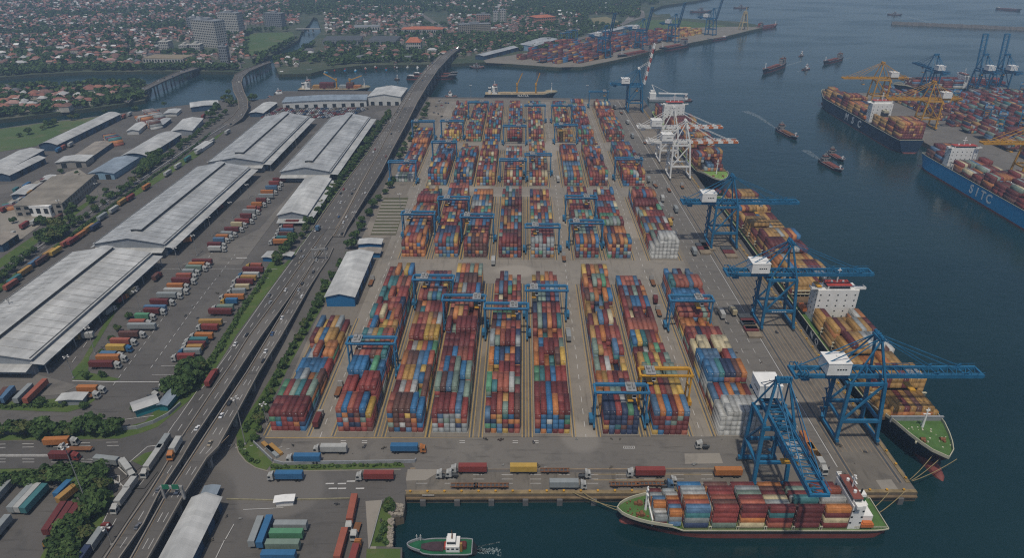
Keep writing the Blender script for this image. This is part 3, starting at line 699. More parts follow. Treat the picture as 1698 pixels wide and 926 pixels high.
# ---------------------------------------------------------------- ship to shore cranes
def make_sts(name, label, m, loc, rz, gauge=17.5, half=7.0, raised=None, boom_m=None, house_m=None, reach=39, back=22, h=31.5, apex=50.0, cat='ship crane', detail=True, stripes=None):
    """x = 0 landside rail, +x towards the water"""
    t = thing(name, label, cat, loc, rz); boom_m = boom_m or m; g = gauge
    wx = g - 3.2; ax_ = g - 7.5
    for sy in (-half, half):
        b = MB(); b.bar((0, sy, 1.6), (0, sy * .93, h), 1.35, 1.35); b.build('leg', m, t)
        b = MB(); b.bar((g, sy, 1.6), (wx, sy * .9, h), 1.35, 1.35); b.build('leg', m, t)
        b = MB(); b.bar((0.5, sy, 12.0), (g - 1.4, sy, 12.0), 1.2, 1.4); b.build('portal_beam', m, t)
        b = MB(); b.bar((0.5, sy, 12.6), (wx, sy * .9, h - 1.0), .8, .8); b.build('brace', m, t)
        b = MB(); b.bar((0, sy * .93, h - .8), (wx + .6, sy * .9, h - .8), 1.1, 1.4); b.build('top_beam', m, t)
        b = MB(); b.bar((wx, sy * .9, h), (ax_, sy * .38, apex), .9, .9); b.build('mast', m, t)
        b = MB(); b.bar((0.5, sy * .93, h), (ax_, sy * .38, apex), .6, .6); b.build('mast_strut', m, t)
    for x in (0, g):
        b = MB(); b.box((x, 0, 2.0), (1.4, half * 2 + 3, 1.2)); b.build('sill_beam', m, t)
        for sy in (-half, half):
            b = MB(); b.box((x, sy, .9), (1.0, 4.2, 1.0)); b.build('bogie', STEEL_D, t)
        xx = 0 if x == 0 else wx + .6
        b = MB(); b.bar((xx, -half * .92, h - 2.2), (xx, half * .92, h - 2.2), 1.2, 1.5); b.build('cross_beam', m, t)
        b = MB(); b.bar((x if x == 0 else g - 1.3, -half, 12.0), (x if x == 0 else g - 1.3, half, 12.0), 1.1, 1.3); b.build('cross_beam', m, t)
    b = MB(); b.box((ax_, 0, apex), (2.4, half * .9, 1.2)); b.tube((ax_, -half * .5, apex + 1), (ax_, half * .5, apex + 1), .7, 8)
    for i in range(5): b.box((ax_ + random.uniform(-1, 1), (i - 2) * half * .18, apex + 1.2), (.9, .5, 1.3))
    b.build('mast_head', m if boom_m is m else boom_m, t)
    gy = 3.0; gz = h + .9
    for sy in (-gy, gy):
        b = MB(); b.bar((-back, sy, gz), (g, sy, gz), 1.0, 1.9); b.build('girder', m, t)
    b = MB()
    for i in range(12): b.bar((-back + i * (g + back) / 12, -gy, gz), (-back + (i + 1) * (g + back) / 12, gy if i % 2 else -gy, gz), .35, .35); b.bar((-back + i * (g + back) / 12, -gy, gz), (-back + i * (g + back) / 12, gy, gz), .4, .5)
    b.build('girder_bracing', m, t)
    # back end: winch frame, counter platform
    b = MB()
    b.box((-back, 0, gz), (1.2, 9, 1.2)); b.box((-back + 2, 0, gz + 2.4), (.5, 8.4, .5)); b.box((-back + 5, 0, gz - 2.0), (3.2, 5.0, 1.6))
    for sy in (-4.2, 4.2):
        for k in range(4): b.bar((-back + k * 1.6, sy, gz), (-back + k * 1.6, sy, gz + 2.4), .25)
        b.bar((-back, sy, gz + 2.4), (-back + 8, sy, gz + .5), .25)
    b.build('rear_platform', m, t)
    hm = house_m or WHITE
    b = MB(); hx = -5.0
    b.box((hx, 0, gz + 4.2), (9.6, 9.0, 5.6)); o = b.build('machinery_house', hm, t)
    b = MB(); b.box((hx, 0, gz + 7.12), (9.9, 9.3, .22)); b.box((hx + 1, 1, gz + 7.5), (1.4, 1.4, .5)); b.build('roof', hm, o)
    b = MB(); 
    for i in range(4): b.box((hx - .6 + i * 1.1, -4.53, gz + 4.2), (.75, .05, .6))
    b.build('window', GLASS, o)
    # boom
    R = Matrix.Rotation(-radians(raised), 4, 'Y') if raised else Matrix.Identity(4)
    hinge = Vector((g, 0, gz)); bt = lambda x, y, z: hinge + (R @ Vector((x, y, z)))
    for sy in (-gy, gy):
        if stripes:
            for i in range(9):
                b = MB(); b.bar(bt(reach * i / 9, sy, 0), bt(reach * (i + 1) / 9, sy, 0), 1.0, 1.8); b.build('boom_section', stripes[i % 2], t)
        else:
            b = MB(); b.bar(bt(0, sy, 0), bt(reach, sy, 0), 1.0, 1.8); b.build('boom', boom_m, t)
    b = MB()
    nb_ = 10
    for i in range(nb_): b.bar(bt(reach * i / nb_ + .5, -gy, 0), bt(reach * i / nb_ + .5, gy, 0), .4, .5); b.bar(bt(reach * i / nb_ + .5, -gy, 0), bt(reach * (i + 1) / nb_, gy, 0), .22)
    b.bar(bt(reach, -gy - .4, 0), bt(reach, gy + .4, 0), .8, 1.2)
    for sy in (-gy - .5, gy + .5):
        b.bar(bt(0, sy, 1.9), bt(reach, sy, 1.9), .14)
        for i in range(14): b.bar(bt(reach * i / 14, sy, .8), bt(reach * i / 14, sy, 1.95), .12)
    b.build('boom_bracing', boom_m, t)
    AP = lambda sy: Vector((ax_, sy * .7, apex + .4))
    for sy in (-gy, gy):
        s_ = MB(); s_.bar(AP(sy), (-back + 3, sy, gz + 1), .34); s_.bar(AP(sy), (-3, sy * 1.2, gz + 6.8), .3); s_.build('back_stay', m, t)
        s_ = MB()
        if not raised:
            s_.bar(AP(sy), bt(reach * .52, sy, .9), .3); s_.bar(AP(sy), bt(reach * .84, sy, .9), .3)
            for f in (.52, .84): s_.bar(bt(reach * f - 1.5, sy, .9), bt(reach * f, sy, 2.2), .5)
        else:
            mid = (AP(sy) + bt(reach * .55, sy, .9)) / 2 + Vector((-4, 0, -2)); s_.bar(AP(sy), mid, .28); s_.bar(mid, bt(reach * .55, sy, .9), .28)
        s_.build('fore_stay', boom_m, t)
    tx = g * .55 if raised else g + reach * .30
    b = MB(); b.box((tx, 0, gz - .6), (5, 5, .7)); o = b.build('trolley', STEEL, t)
    b = MB(); b.box((tx + 3.2, 1.2, gz - 2.6), (2.2, 2.0, 2.2)); b.build('operator_cab', WHITE, o)
    b = MB(); b.box((tx, 0, gz - 7.5), (2.4, 6.0, .6))
    for sx in (-1, 1):
        for sy in (-2, 2): b.bar((tx + sx, sy, gz - .6), (tx + sx * .9, sy, gz - 7.4), .1)
    b.build('spreader', YELLOW, o)
    # stair tower on the landside leg
    b = MB()
    for i in range(11):
        z0 = 2 + i * 2.6; a = 1 if i % 2 else -1
        b.bar((-1.3, half - 1.2 * a, z0), (-1.3, half + 1.2 * a, z0 + 2.6), .7, .15); b.box((-1.3, half + 1.4 * a, z0 + 2.6), (1.3, 1.0, .15))
    b.build('stair', m, t)
    return t
BERTH = 'along the seaward berth'
s6 = make_sts('ship_crane', 'blue ship crane, boom out over the ochre container bays at the bow', BLUE, (140.2, 237, 0), 0)
for loc, lab in (((138, 330, 0), 'blue ship crane straddling the berth just behind the white bridge of the big ship'),
                 ((137.6, 436, 0), 'blue ship crane over the stern bays of the big berthed ship')):
    c = dup(s6); c.location = loc; c['label'] = lab
    if 'white bridge' in lab:
        b = MB()
        for i in range(9): b.box((4.2 + i * .9, -7.62, 12.0), (.55, .05, random.uniform(.4, .6)))
        b.build('lettering', WHITE, c)
s7 = make_sts('ship_crane', 'blue ship crane facing the dock, boom reaching over the small feeder ship', BLUE, (102.5, 219, 0), -pi / 2, gauge=15.5, half=6.4, reach=35, back=10, apex=47, h=30)
STR_O = (ORANGE, WHITE)
w3 = make_sts('ship_crane', 'white ship crane with orange striped boom, nearer the green bow deck', WHITE_C, (139, 581, 0), 0, reach=39, stripes=STR_O)
w2 = dup(w3); w2.location = (138.8, 629, 0); w2['label'] = 'white ship crane with orange striped boom, nearer the white bridge'
s1 = make_sts('ship_crane', 'blue ship crane at the quay end with its red and white boom raised', BLUE, (138.2, 820, 0), 0, raised=80, reach=46, boom_m=WHITE, stripes=(WHITE, RED))
# far port, along its quay
qa, qb = G(965, 110.5), G(1264, 45.2); qd = (qb - qa).normalized(); qn = Vector((qd.y, -qd.x, 0)); FARRZ = atan2(qn.y, qn.x)
farp = None
for i, (u, v, lab) in enumerate(((1008, 96.5, 'blue ship crane with raised boom at the near corner of the far port'), (1069, 82, 'blue ship crane with raised boom second along the far port quay'),
                                 (1122, 71, 'blue ship crane, tallest raised boom, beside the dark ship moored at the far port'), (1184, 59, 'blue ship crane with raised boom near the beige derrick of the far port'))):
    g = G(u, v) - qn * 17
    if farp is None: farp = make_sts('ship_crane', lab, BLUE, tuple(g), FARRZ, raised=78, reach=40)
    else:
        c = dup(farp); c.location = tuple(g); c['label'] = lab
# right hand port: yellow cranes face the channel, blue cranes face the outer water
yp = None
for yy, lab in ((857, 'yellow ship crane at the bow of the navy ship'), (744, 'yellow ship crane over the stern containers of the navy ship'), (577, 'yellow ship crane working the bright blue ship')):
    if yp is None: yp = make_sts('ship_crane', lab, YELLOW, (462, yy, 0), pi, gauge=18.5, reach=38)
    else:
        c = dup(yp); c.location = (462, yy, 0); c['label'] = lab
make_sts('ship_crane', 'blue ship crane with lowered boom at the outer quay behind the yellow cranes', BLUE, (548, 905, 0), pi / 2, reach=38)
c0 = make_sts('ship_crane', 'blue ship crane with tall lattice boom raised, the inner of the outer quay pair', BLUE, (612, 905, 0), pi / 2, raised=82, reach=42)
c = dup(c0); c.location = (640, 905, 0); c['label'] = 'blue ship crane with tall lattice boom raised, the outer of the outer quay pair'
# ---------------------------------------------------------------- ships: x from stern (0) to bow (L), y across, z = 0 at the water
def hull_shape(L, B, fore=.22, aft=.10, full=2.2, wl_fore=.30):
    def hb(s, f):          # f 0 keel line .. 1 deck
        k = 1.0
        fo = fore + (wl_fore - fore) * (1 - f)
        if s > 1 - fo: q = (s - (1 - fo)) / fo; k = max(0.0, 1 - q ** (full - .5 * (1 - f))) ** (.62 + .25 * (1 - f))
        if s < aft: q = 1 - s / aft; k = min(k, 1 - (0.10 + .75 * (1 - f) ** 1.4) * q ** 2)
        return B / 2 * k
    return hb
def make_hull(t, L, B, D, top_m, red_m, deck_m, boot=1.2, sheer=2.2, rake=5.0, bulb=True, bulwark=1.0, rim=None, fore=.22, wl_fore=.30, aft=.10, sheer_from=.84, aft_sheer=0.0):
    hb = hull_shape(L, B, fore, aft, 2.2, wl_fore); S = [0, .02, .05, .1, .16, .25, .4, .55, .66, .72, .76, .8, .84, .88, .91, .94, .96, .975, .988, 1.0]
    def zdeck(s): return D + (sheer * min(1, max(0, (s - sheer_from) / .05)) if s > sheer_from else 0) + (aft_sheer if s < .14 else 0)
    b = MB(); rows = []
    LV = [(-1.5, 0.0), (0.0, .25), (boot, .45), (None, 1.0)]
    for s in S:
        r = []
        for z, f in LV:
            zz = zdeck(s) if z is None else z
            ff = f if z is not None else 1.0
            xo = rake * (max(zz, 0) / (D + sheer)) * max(0, (s - .8) / .2) ** 1.5 - (0 if s > .02 else (1 - ff) * 2.5)
            r.append((s * (L - rake) + xo, hb(s, ff), zz))
        rows.append(r)
    for a, c in zip(rows, rows[1:]):
        for j in range(3):
            m = 1 if j < 2 else 0
            for sg in (1, -1):
                P = [(a[j][0], sg * a[j][1], a[j][2]), (c[j][0], sg * c[j][1], c[j][2]), (c[j + 1][0], sg * c[j + 1][1], c[j + 1][2]), (a[j + 1][0], sg * a[j + 1][1], a[j + 1][2])]
                b.face(P if sg < 0 else P[::-1], m)
    a = rows[0]
    for j in range(3): b.face([(a[j][0], a[j][1], a[j][2]), (a[j][0], -a[j][1], a[j][2]), (a[j + 1][0], -a[j + 1][1], a[j + 1][2]), (a[j + 1][0], a[j + 1][1], a[j + 1][2])], 1 if j < 2 else 0)
    h = b.build('hull', [top_m, red_m], t)
    b = MB()
    for a, c in zip(rows, rows[1:]):
        za, zc = a[3][2] - .15, c[3][2] - .15
        b.face([(a[3][0], -a[3][1], za), (c[3][0], -c[3][1], zc), (c[3][0], c[3][1], zc), (a[3][0], a[3][1], za)])
    b.build('deck', deck_m, t)
    b = MB()
    for a, c in zip(rows, rows[1:]):
        hgt = bulwark * (1.4 if a[3][2] > D + .5 else .45)
        for sg in (1, -1): b.bar((a[3][0], sg * a[3][1], a[3][2] + hgt / 2 - .1), (c[3][0], sg * c[3][1], c[3][2] + hgt / 2 - .1), .3, hgt)
    a = rows[0]; b.bar((a[3][0], -a[3][1], a[3][2] + bulwark * .2), (a[3][0], a[3][1], a[3][2] + bulwark * .2), .3, bulwark * .45)
    b.build('bulwark', rim or CREAM, t)
    if bulb:
        b = MB(); bl = B * .125; n = 8
        prof = [(-.09 * L, .2), (-.05 * L, .75), (-.015 * L, .95), (.012 * L, .85), (.027 * L, .55), (.034 * L, .08)]
        for (x0, r0), (x1, r1) in zip(prof, prof[1:]): b.tube((L - rake + x0, 0, -.35), (L - rake + x1, 0, -.35), bl * r0, 10, 0, bl * r1)
        b.build('bulbous_bow', red_m, t)
    return h, zdeck
def deck_gear(t, L, B, z, m=None):
    for y in (-B * .16, B * .16):
        b = MB(); b.tube((L * .0, y - 1, z + .9), (0, y + 1, z + .9), .8, 10); b.box((0, y, z + .4), (2.6, 1.2, .8)); b.box((1.6, y, z + .7), (1, 1, 1.2))
        o = b.build('windlass', m or RUST, t); o.location = (L, 0, 0)
    b = MB()
    for i in range(26):
        x, y = L - random.uniform(-5, 8), random.uniform(-.3, .3) * B; b.tube((x, y, z), (x, y, z + random.uniform(.5, 1.0)), random.uniform(.2, .45), 6)
    b.build('mooring_bitts', RUST if random.random() < .5 else CREAM, t)
def foremast(t, x, z, h, m=WHITE):
    b = MB(); b.tube((x, 0, z), (x, 0, z + h), .55, 8, 0, .25); b.box((x, 0, z + h * .72), (.5, 3.0, .3)); b.box((x, 0, z + h * .9), (.6, 1.6, .5)); b.bar((x - 1.8, 0, z), (x, 0, z + h * .6), .3)
    b.build('foremast', m, t)
def bridge_house(t, x, B, z, h, ln, wings=True, win=True, roof=None, wd=.8, m=WHITE, face=1, tiers=5, wh=.8):
    """accommodation block with window rows, bridge wings, radar mast and funnel; face +1 looks to the bow"""
    b = MB(); b.box((x, 0, z + h / 2), (ln, B * wd, h)); o = b.build('deckhouse', m, t)
    b = MB(); bh = max(2.2, h * .13); b.box((x + face * ln * .1, 0, z + h + bh / 2), (ln * .75, B * wd * wh, bh)); br = b.build('wheelhouse', m, t)
    g = MB(); g.box((x + face * (ln * .1 + ln * .375 + .04), 0, z + h + bh * .58), (.06, B * wd * (wh - .06), bh * .42)); g.box((x + face * ln * .1, -B * wd * wh / 2 - .03, z + h + bh * .58), (ln * .6, .06, bh * .42)); g.box((x + face * ln * .1, B * wd * wh / 2 + .03, z + h + bh * .58), (ln * .6, .06, bh * .42))
    g.build('bridge_window', GLASS, br)
    b = MB(); b.box((x + face * ln * .1, 0, z + h + bh + .12), (ln * .8, B * wd * (wh + .04), .24)); b.build('roof', roof or DECKR, br)
    if wings:
        for sy in (-1, 1):
            b = MB(); b.box((x + face * ln * .2, sy * B * .43, z + h + .1), (ln * .42, B * .2, .3)); b.box((x + face * ln * .2, sy * B * .525, z + h + .7), (ln * .42, .2, 1.2)); b.box((x + face * (ln * .41), sy * B * .43, z + h + .7), (.2, B * .2, 1.2))
            b.bar((x + face * ln * .2, sy * B * wd / 2, z + h - 2.4), (x + face * ln * .2, sy * B * .5, z + h), .4); b.build('bridge_wing', m, t)
    if win:
        g = MB(); n = max(4, int(B * wd / 4))
        for k in range(1, tiers):
            zz = z + h * k / tiers + .3
            for i in range(n):
                y = -B * wd * .42 + B * wd * .84 * i / (n - 1)
                g.box((x + ln / 2 + .03, y, zz), (.06, .8, .75)); g.box((x - ln / 2 - .03, y, zz), (.06, .8, .75))
            for i in range(max(2, int(ln / 3))):
                xx = x - ln * .4 + ln * .8 * i / max(1, int(ln / 3) - 1)
                for sy in (-1, 1): g.box((xx, sy * (B * wd / 2 + .03), zz), (.8, .06, .75))
        g.build('window', GLASS, o)
    b = MB(); zt = z + h + bh
    b.tube((x, 0, zt), (x, 0, zt + h * .32 + 2), .35, 6); b.box((x, 0, zt + h * .2 + 1), (.5, 4.0, .3)); b.box((x, 0, zt + h * .3 + 1.4), (.4, 2.2, .3)); b.bar((x - 1.5, 0, zt), (x, 0, zt + h * .2), .25)
    b.build('radar_mast', m, t)
    for sy in (-.25, .25):
        b = MB(); b.tube((x + .5, sy * B * wd * wh, zt), (x + .5, sy * B * wd * wh, zt + 1.2), .6, 8); b.build('antenna_dome', m, t)
    return o
def funnel(t, x, y, z, h, w_, m, band=None):
    b = MB(); b.box((x, y, z + h / 2), (w_ * 1.3, w_, h)); o = b.build('funnel', m, t)
    b = MB(); b.box((x, y, z + h * .72), (w_ * 1.32, w_ * 1.03, h * .25)); b.build('funnel_band', band or RED, o)
    b = MB(); b.tube((x - .4, y - .5, z + h), (x - .4, y - .5, z + h + 1.2), .35, 8); b.tube((x + .4, y + .5, z + h), (x + .4, y + .5, z + h + 1.2), .35, 8); b.build('exhaust_pipe', DARK, o)
def ship_stack(t, loc, rz, x0, nb, nr, heights, z, L, W, H, px, py, mix, ship, colours=None, boost=1.0, split=.15, mirror=False, order='bow'):
    """bays run along the ship from x0 forwards; columns across. uses ship-local -> world"""
    c, s = cos(rz), sin(rz)
    def place(X, Yy, Z):     # X across (from -B side), Yy along
        lx, ly = x0 + Yy, (X - nr * px / 2) * -1
        return (loc[0] + c * lx - s * ly, loc[1] + s * lx + c * ly, loc[2] + z + Z)
    def lab(cl, tier, r_, b_, q):
        bn = nb - b_ if order == 'bow' else b_ + 1
        return '%s container, %s, column %s, %s bay from %s, %s%s' % (cl, tier, ['one', 'two', 'three', 'four', 'five', 'six', 'seven', 'eight', 'nine', 'ten', 'eleven', 'twelve'][r_], ordw(bn), order, ship, '' if q is None else (', aft half' if q == 0 else ', fore half'))
    stack_field(place, rz - pi / 2, nb, nr, heights, L, W, H, px, py, mix, lab, colours, boost, split)
def ropes(pairs, label):
    b = MB()
    for p, q in pairs:
        p, q = Vector(p), Vector(q); prev = p
        for i in range(1, 9):
            f = i / 8; c = p.lerp(q, f); c.z -= 4 * f * (1 - f) * 1.2; b.tube(prev, c, .14, 5); prev = c
    tag(b.build('mooring_rope', ROPE), label, 'mooring rope')
# ---- feeder ship at the dock: bow to the left, lies along x
FL = 100.5; floc = (140.6, 190.6, WATER_Z); frz = pi
fs = thing('container_ship', 'small green decked feeder ship with red lower hull, loaded with mixed colour containers', 'container ship', floc, frz)
hull, zd = make_hull(fs, FL, 17.2, 3.9, HBLACK, REDW, DECKG, boot=2.3, sheer=2.1, rake=4.5, fore=.20, wl_fore=.36, aft=.07, sheer_from=.80)
deck_gear(fs, FL - 9, 17, 5.6)
foremast(fs, 89.6, 5.6, 12)
b = MB(); b.box((88.2, 0, 6.0), (.5, 13.2, 3.2)); b.build('breakwater_plate', WHITE, fs)
bx = [16.2 + i * 10.3 for i in range(5)]
hatch = MB()
for x in bx + [67.7]:
    o = MB(); o.box((x + 4.6, 0, 4.0), (9.4, 15.6, 1.1)); o.build('hatch_cover', mat('hatch_paint', (0.15, 0.17, 0.07), .7, .25), fs)
for i, x in enumerate(bx[1:] + [67.7]):
    o = MB()
    for sy in (-1, 1):
        for d in (-.5, .3): o.box((x - .7 + d, sy * 8.1, 4.6), (.28, .28, 2.2))
        o.box((x - .8, sy * 8.1, 5.6), (1.2, .3, .25))
    o.build('lashing_frame', CREAM, fs)
bridge_house(fs, 13.2, 17.2, 3.8, 11.5, 4.6, wd=.88, tiers=4, face=1)
b = MB(); b.box((8.6, 1.5, 6.4), (4.6, 9.5, 5.4)); b.box((6.0, -4.2, 5.2), (4.2, 5.0, 2.8)); b.build('aft_house', WHITE, fs)
funnel(fs, 8.4, -1.2, 5.0, 8.5, 2.4, WHITE, TUGG)
b = MB(); b.box((8.6, 7.2, 5.9), (4.6, 2.0, 1.5)); b.box((8.6, 7.2, 6.8), (3.2, 1.5, .5)); b.build('lifeboat', ORANGE, fs)
b = MB()
for i in range(22):
    x = 1 + i * .55
    for sy in (-1, 1): b.box((x, sy * 7.6, 4.6), (.1, .1, 1.1))
for sy in (-1, 1):
    for k in (4.7, 5.15): b.bar((.6, sy * 7.6, k), (13, sy * 7.6, k), .1)
b.build('deck_railing', CREAM, fs)
FMIX = ['maroon'] * 18 + ['red'] * 10 + ['salmon'] * 9 + ['orange'] * 9 + ['grey'] * 8 + ['white'] * 3 + ['steel_blue'] * 5 + ['blue'] * 2 + ['teal'] * 4 + ['navy'] * 2 + ['cream'] * 5 + ['grey_green'] * 4 + ['brown'] * 5
SIDE = [['maroon', 'grey', 'maroon'], ['maroon', 'green', 'maroon'], ['maroon', 'grey_green', 'orange'], ['white', 'ochre', 'maroon'], ['grey', 'grey', 'brown']]
def fcol(b_, r_, k, h):
    if r_ == 6 and k < 3: return SIDE[b_][k]
    return None
ship_stack(fs, floc, frz, bx[0], 5, 7, [[4, 3, 4, 3, 4, 3, 3], [4, 3, 4, 3, 3, 3, 3], [4, 3, 3, 3, 3, 3, 3], [4, 4, 4, 4, 4, 3, 3], [4, 4, 4, 4, 4, 3, 3]][::1], 5.0, 8.85, 2.2, 2.46, 2.3, 10.3, FMIX, 'feeder ship', fcol, 3.0, 0.0)
b4 = [['orange', 'yellow', 'blue'], ['maroon', 'yellow', 'blue']]
ship_stack(fs, floc, frz, 67.7, 1, 7, [[4, 4, 4, 4, 4, 3, 3]], 5.0, 8.85, 2.2, 2.46, 2.3, 10.3, FMIX, 'tall feeder ship bay', lambda b_, r_, k, h: (['maroon', 'yellow', 'blue'][k] if r_ == 6 else None), 3.0, 0.0)
ship_stack(fs, floc, frz, 77.7, 2, 7, [[3, 3, 3, 3, 3, 2, 2], [2, 2, 3, 3, 2, 2, 2]], 4.9, 4.5, 2.0, 2.4, 2.1, 5.2, ['grey', 'white', 'steel_blue', 'red', 'maroon', 'orange', 'blue', 'grey'], 'short feeder ship stack', None, 3.0, 0.0)
ropes([((43, 191, -0.5), (28, 200, .8)), ((43.5, 193, -.5), (24, 200, .8)), ((139, 193, -1), (149, 200.3, .8)), ((139, 190, -1), (155, 200.3, .8))], 'mooring ropes from the feeder ship to the dock edge')
# lettering blocks on box sides are part of the boxes; a few marks on the ship-side row
# ---- big ship on the seaward berth: bow towards the dock end
def big_ship(label, loc, rz, L, B, D, top, letters=None, deck=DECKG, red=REDW, boot=1.0):
    t = thing('container_ship', label, 'container ship', loc, rz)
    make_hull(t, L, B, D, top, red, deck, boot=boot, sheer=3.2, rake=9, fore=.17, wl_fore=.30, aft=.07, sheer_from=.885)
    return t
eloc = (178, 524, WATER_Z); erz = -pi / 2
es = big_ship('large navy container ship carrying mostly ochre boxes, green bow deck facing the dock', eloc, erz, 311, 28, 7.6, NAVY)
deck_gear(es, 299, 26, 10.0); foremast(es, 291, 9.9, 11)
b = MB(); b.box((286.0, 0, 10.9), (.6, 23, 3.0)); b.box((286.0, 0, 12.5), (.9, 23.2, .3)); b.build('breakwater_plate', STEEL, es)
for i in range(19):
    x = 16 + i * 14.1
    if abs(x + 6 - 194) < 13: continue
    o = MB(); o.box((x + 6.2, 0, 8.3), (12.6, 25.5, 1.4)); o.build('hatch_cover', mat('hatch_brown', (0.14, 0.09, 0.05), .7, .3), es)
    o = MB()
    for sy in range(-5, 6): o.box((x - .6, sy * 2.5, 10.3), (.35, .35, 4.4))
    for zz in (10.5, 12.7): o.box((x - .6, 0, zz), (1.0, 26, .25))
    o.build('lashing_bridge', CREAM, es)
bridge_house(es, 193, 28, 7.6, 20, 9, wd=.80, tiers=6, face=1, roof=RED, wh=.56)
funnel(es, 181, 0, 7.6, 19, 5, STEEL_D, RED)
b = MB(); b.box((187, -12.6, 11), (6.5, 2.2, 2.2)); b.box((187, -12.6, 12.4), (4.6, 1.7, .6)); b.build('lifeboat', ORANGE, es)
b = MB(); b.box((187, 12.6, 11), (6.5, 2.2, 2.2)); b.box((187, 12.6, 12.4), (4.6, 1.7, .6)); b.build('lifeboat', ORANGE, es)
# hull letters face the quay (local -y side when heading south is west)
for i, ch in enumerate('INQ'):
    text_mesh(ch, 5.2, 'hull_lettering', WHITE, .03, es, (200 + i * 6.7, -14.06, 4.4), (pi / 2, 0, 0), .12)
def ecol(b_, r_, k, h):
    return None
EH = []
for b_ in range(19):
    base = random.choice([3, 4, 4, 5])
    EH.append([base - (1 if (b_ % 3 == 1 and q_ < 4) else 0) for q_ in range(9)])
EH[18] = [1, 2, 2, 2, 2, 2, 2, 2, 1]; EH[17] = [4] * 9; EH[16] = [1, 3, 3, 3, 2, 2, 2, 2, 2]; EH[15] = [3, 3, 4, 4, 4, 4, 4, 4, 3]; EH[14] = [3, 4, 4, 4, 4, 3, 4, 4, 4]; EH[13] = [3, 3, 1, 0, 0, 0, 1, 3, 3]; EH[12] = [0] * 9; EH[11] = [0] * 9; EH[10] = [3] * 9
def ecolour(b_, r_, k, h):
    if b_ == 17 and k >= h - 2: return 'maroon' if r_ in (3, 6, 8) else 'ochre'
    if b_ == 18 and k == h - 1: return 'brown' if r_ in (3,) else ('maroon' if r_ == 5 else 'ochre')
    if b_ == 14 and k == h - 1: return ['ochre', 'maroon', 'ochre', 'grey', 'ochre', 'maroon', 'ochre', 'maroon', 'ochre'][r_]
    if b_ == 15 and k == h - 1 and r_ < 5: return ['white', 'brown', 'white', 'grey', 'white'][r_]
    if b_ == 7 and r_ in (2, 3): return 'white'
    return None
ship_stack(es, eloc, erz, 16, 19, 9, EH, 9.1, 12.4, 2.5, 2.75, 2.66, 14.1, OCHRE_MIX, 'big berthed ship', ecolour, 1.0, .08)
ropes([((176, 219, 3.5), (160.6, 207, .8)), ((178, 217, 3.5), (161, 206.5, .8)), ((184, 216, 3.5), (161.2, 206.2, .8)), ((165, 250, 2), (159.8, 270, .8))], 'bow mooring ropes of the big ship tied at the dock corner')
# ---- second ship under the white cranes
e2loc = (178, 806, WATER_Z)
e2 = big_ship('dark container ship under the white cranes, lime green bow deck', e2loc, -pi / 2, 254, 28, 8, NAVY, deck=mat('deck_lime', (0.16, 0.27, 0.06), .65, .3, .25))
deck_gear(e2, 242, 26, 10.4); foremast(e2, 236, 10.3, 14)
bridge_house(e2, 52, 28, 8, 21, 9, wd=.8, tiers=6, roof=RED); funnel(e2, 41, 0, 8, 18, 5, WHITE, RED)
for i in range(15):
    x = 10 + i * 14.3
    if 36 < x < 58: continue
    o = MB(); o.box((x + 6, 0, 8.7), (12.6, 25.5, 1.4)); o.build('hatch_cover', MATS['hatch_brown'], e2)
E2H = [[random.choice([3, 4, 5]) if 2 != b_ and b_ != 3 else 0 for _ in range(9)] for b_ in range(15)]
for b_ in range(15):
    if b_ not in (2, 3): s = random.choice([4, 5, 6]); cut = random.randrange(9); E2H[b_] = [max(2, s - (1 if q_ > cut else 0)) for q_ in range(9)]
E2H[14] = [0, 2, 3, 3, 2, 2, 1, 0, 0]
ship_stack(e2, e2loc, -pi / 2, 10, 15, 9, E2H, 9.5, 12.4, 2.5, 2.75, 2.66, 14.3, ['maroon'] * 10 + ['orange'] * 6 + ['ochre'] * 6 + ['salmon'] * 5 + ['navy'] * 4 + ['grey'] * 2 + ['steel_blue'] * 3, 'second berthed ship', None, 1.0, .1)
# ---- navy ship at the right hand port (bow north)
mloc = (399, 668, WATER_Z); mrz = pi / 2
ms = big_ship('navy container ship with three large white hull letters, berthed under yellow cranes', mloc, mrz, 218, 27, 13, mat('hull_navy_blue', (0.012, 0.03, 0.06), .45, .15, .1), deck=STEEL_D, boot=1.0)
for i, ch in enumerate('MSC'):
    text_mesh(ch, 10.5, 'hull_lettering', WHITE, .03, ms, (116 - i * 16, 13.55, 7.0), (pi / 2, 0, pi), .32)
text_mesh('MSC', 2.2, 'stern_lettering', WHITE, .03, ms, (-.1, 0, 9.6), (pi / 2, 0, -pi / 2), .03)
bridge_house(ms, 74, 27, 13, 20, 9, wd=.82, tiers=6, roof=RED); funnel(ms, 62, 0, 13, 15, 5, CREAM, NAVY)
b = MB(); b.box((80, 12.2, 16), (7, 2.4, 2.4)); b.build('lifeboat', ORANGE, ms)
MH = []
for b_ in range(13):
    s = random.choice([4, 5, 6]); cut = random.randrange(9); MH.append([max(2, s - (1 if q_ > cut else 0)) for q_ in range(9)])
MH[0] = [6] * 9; MH[1] = [6] * 9; MH[2] = [4] * 9; MH[4] = [0] * 9
MH[12] = [0, 2, 3, 4, 4, 4, 3, 2, 0]
def mcol(b_, r_, k, h): return random.choice(['ochre', 'ochre', 'orange', 'salmon']) if k >= h - 2 and random.random() < .7 else None
ship_stack(ms, mloc, mrz, 3, 13, 9, MH, 13.4, 13.0, 2.55, 2.7, 2.62, 15.4, ['ochre'] * 8 + ['maroon'] * 8 + ['navy'] * 4 + ['brown'] * 4 + ['orange'] * 3, 'navy ship', mcol, 1.0, .1, order='stern')
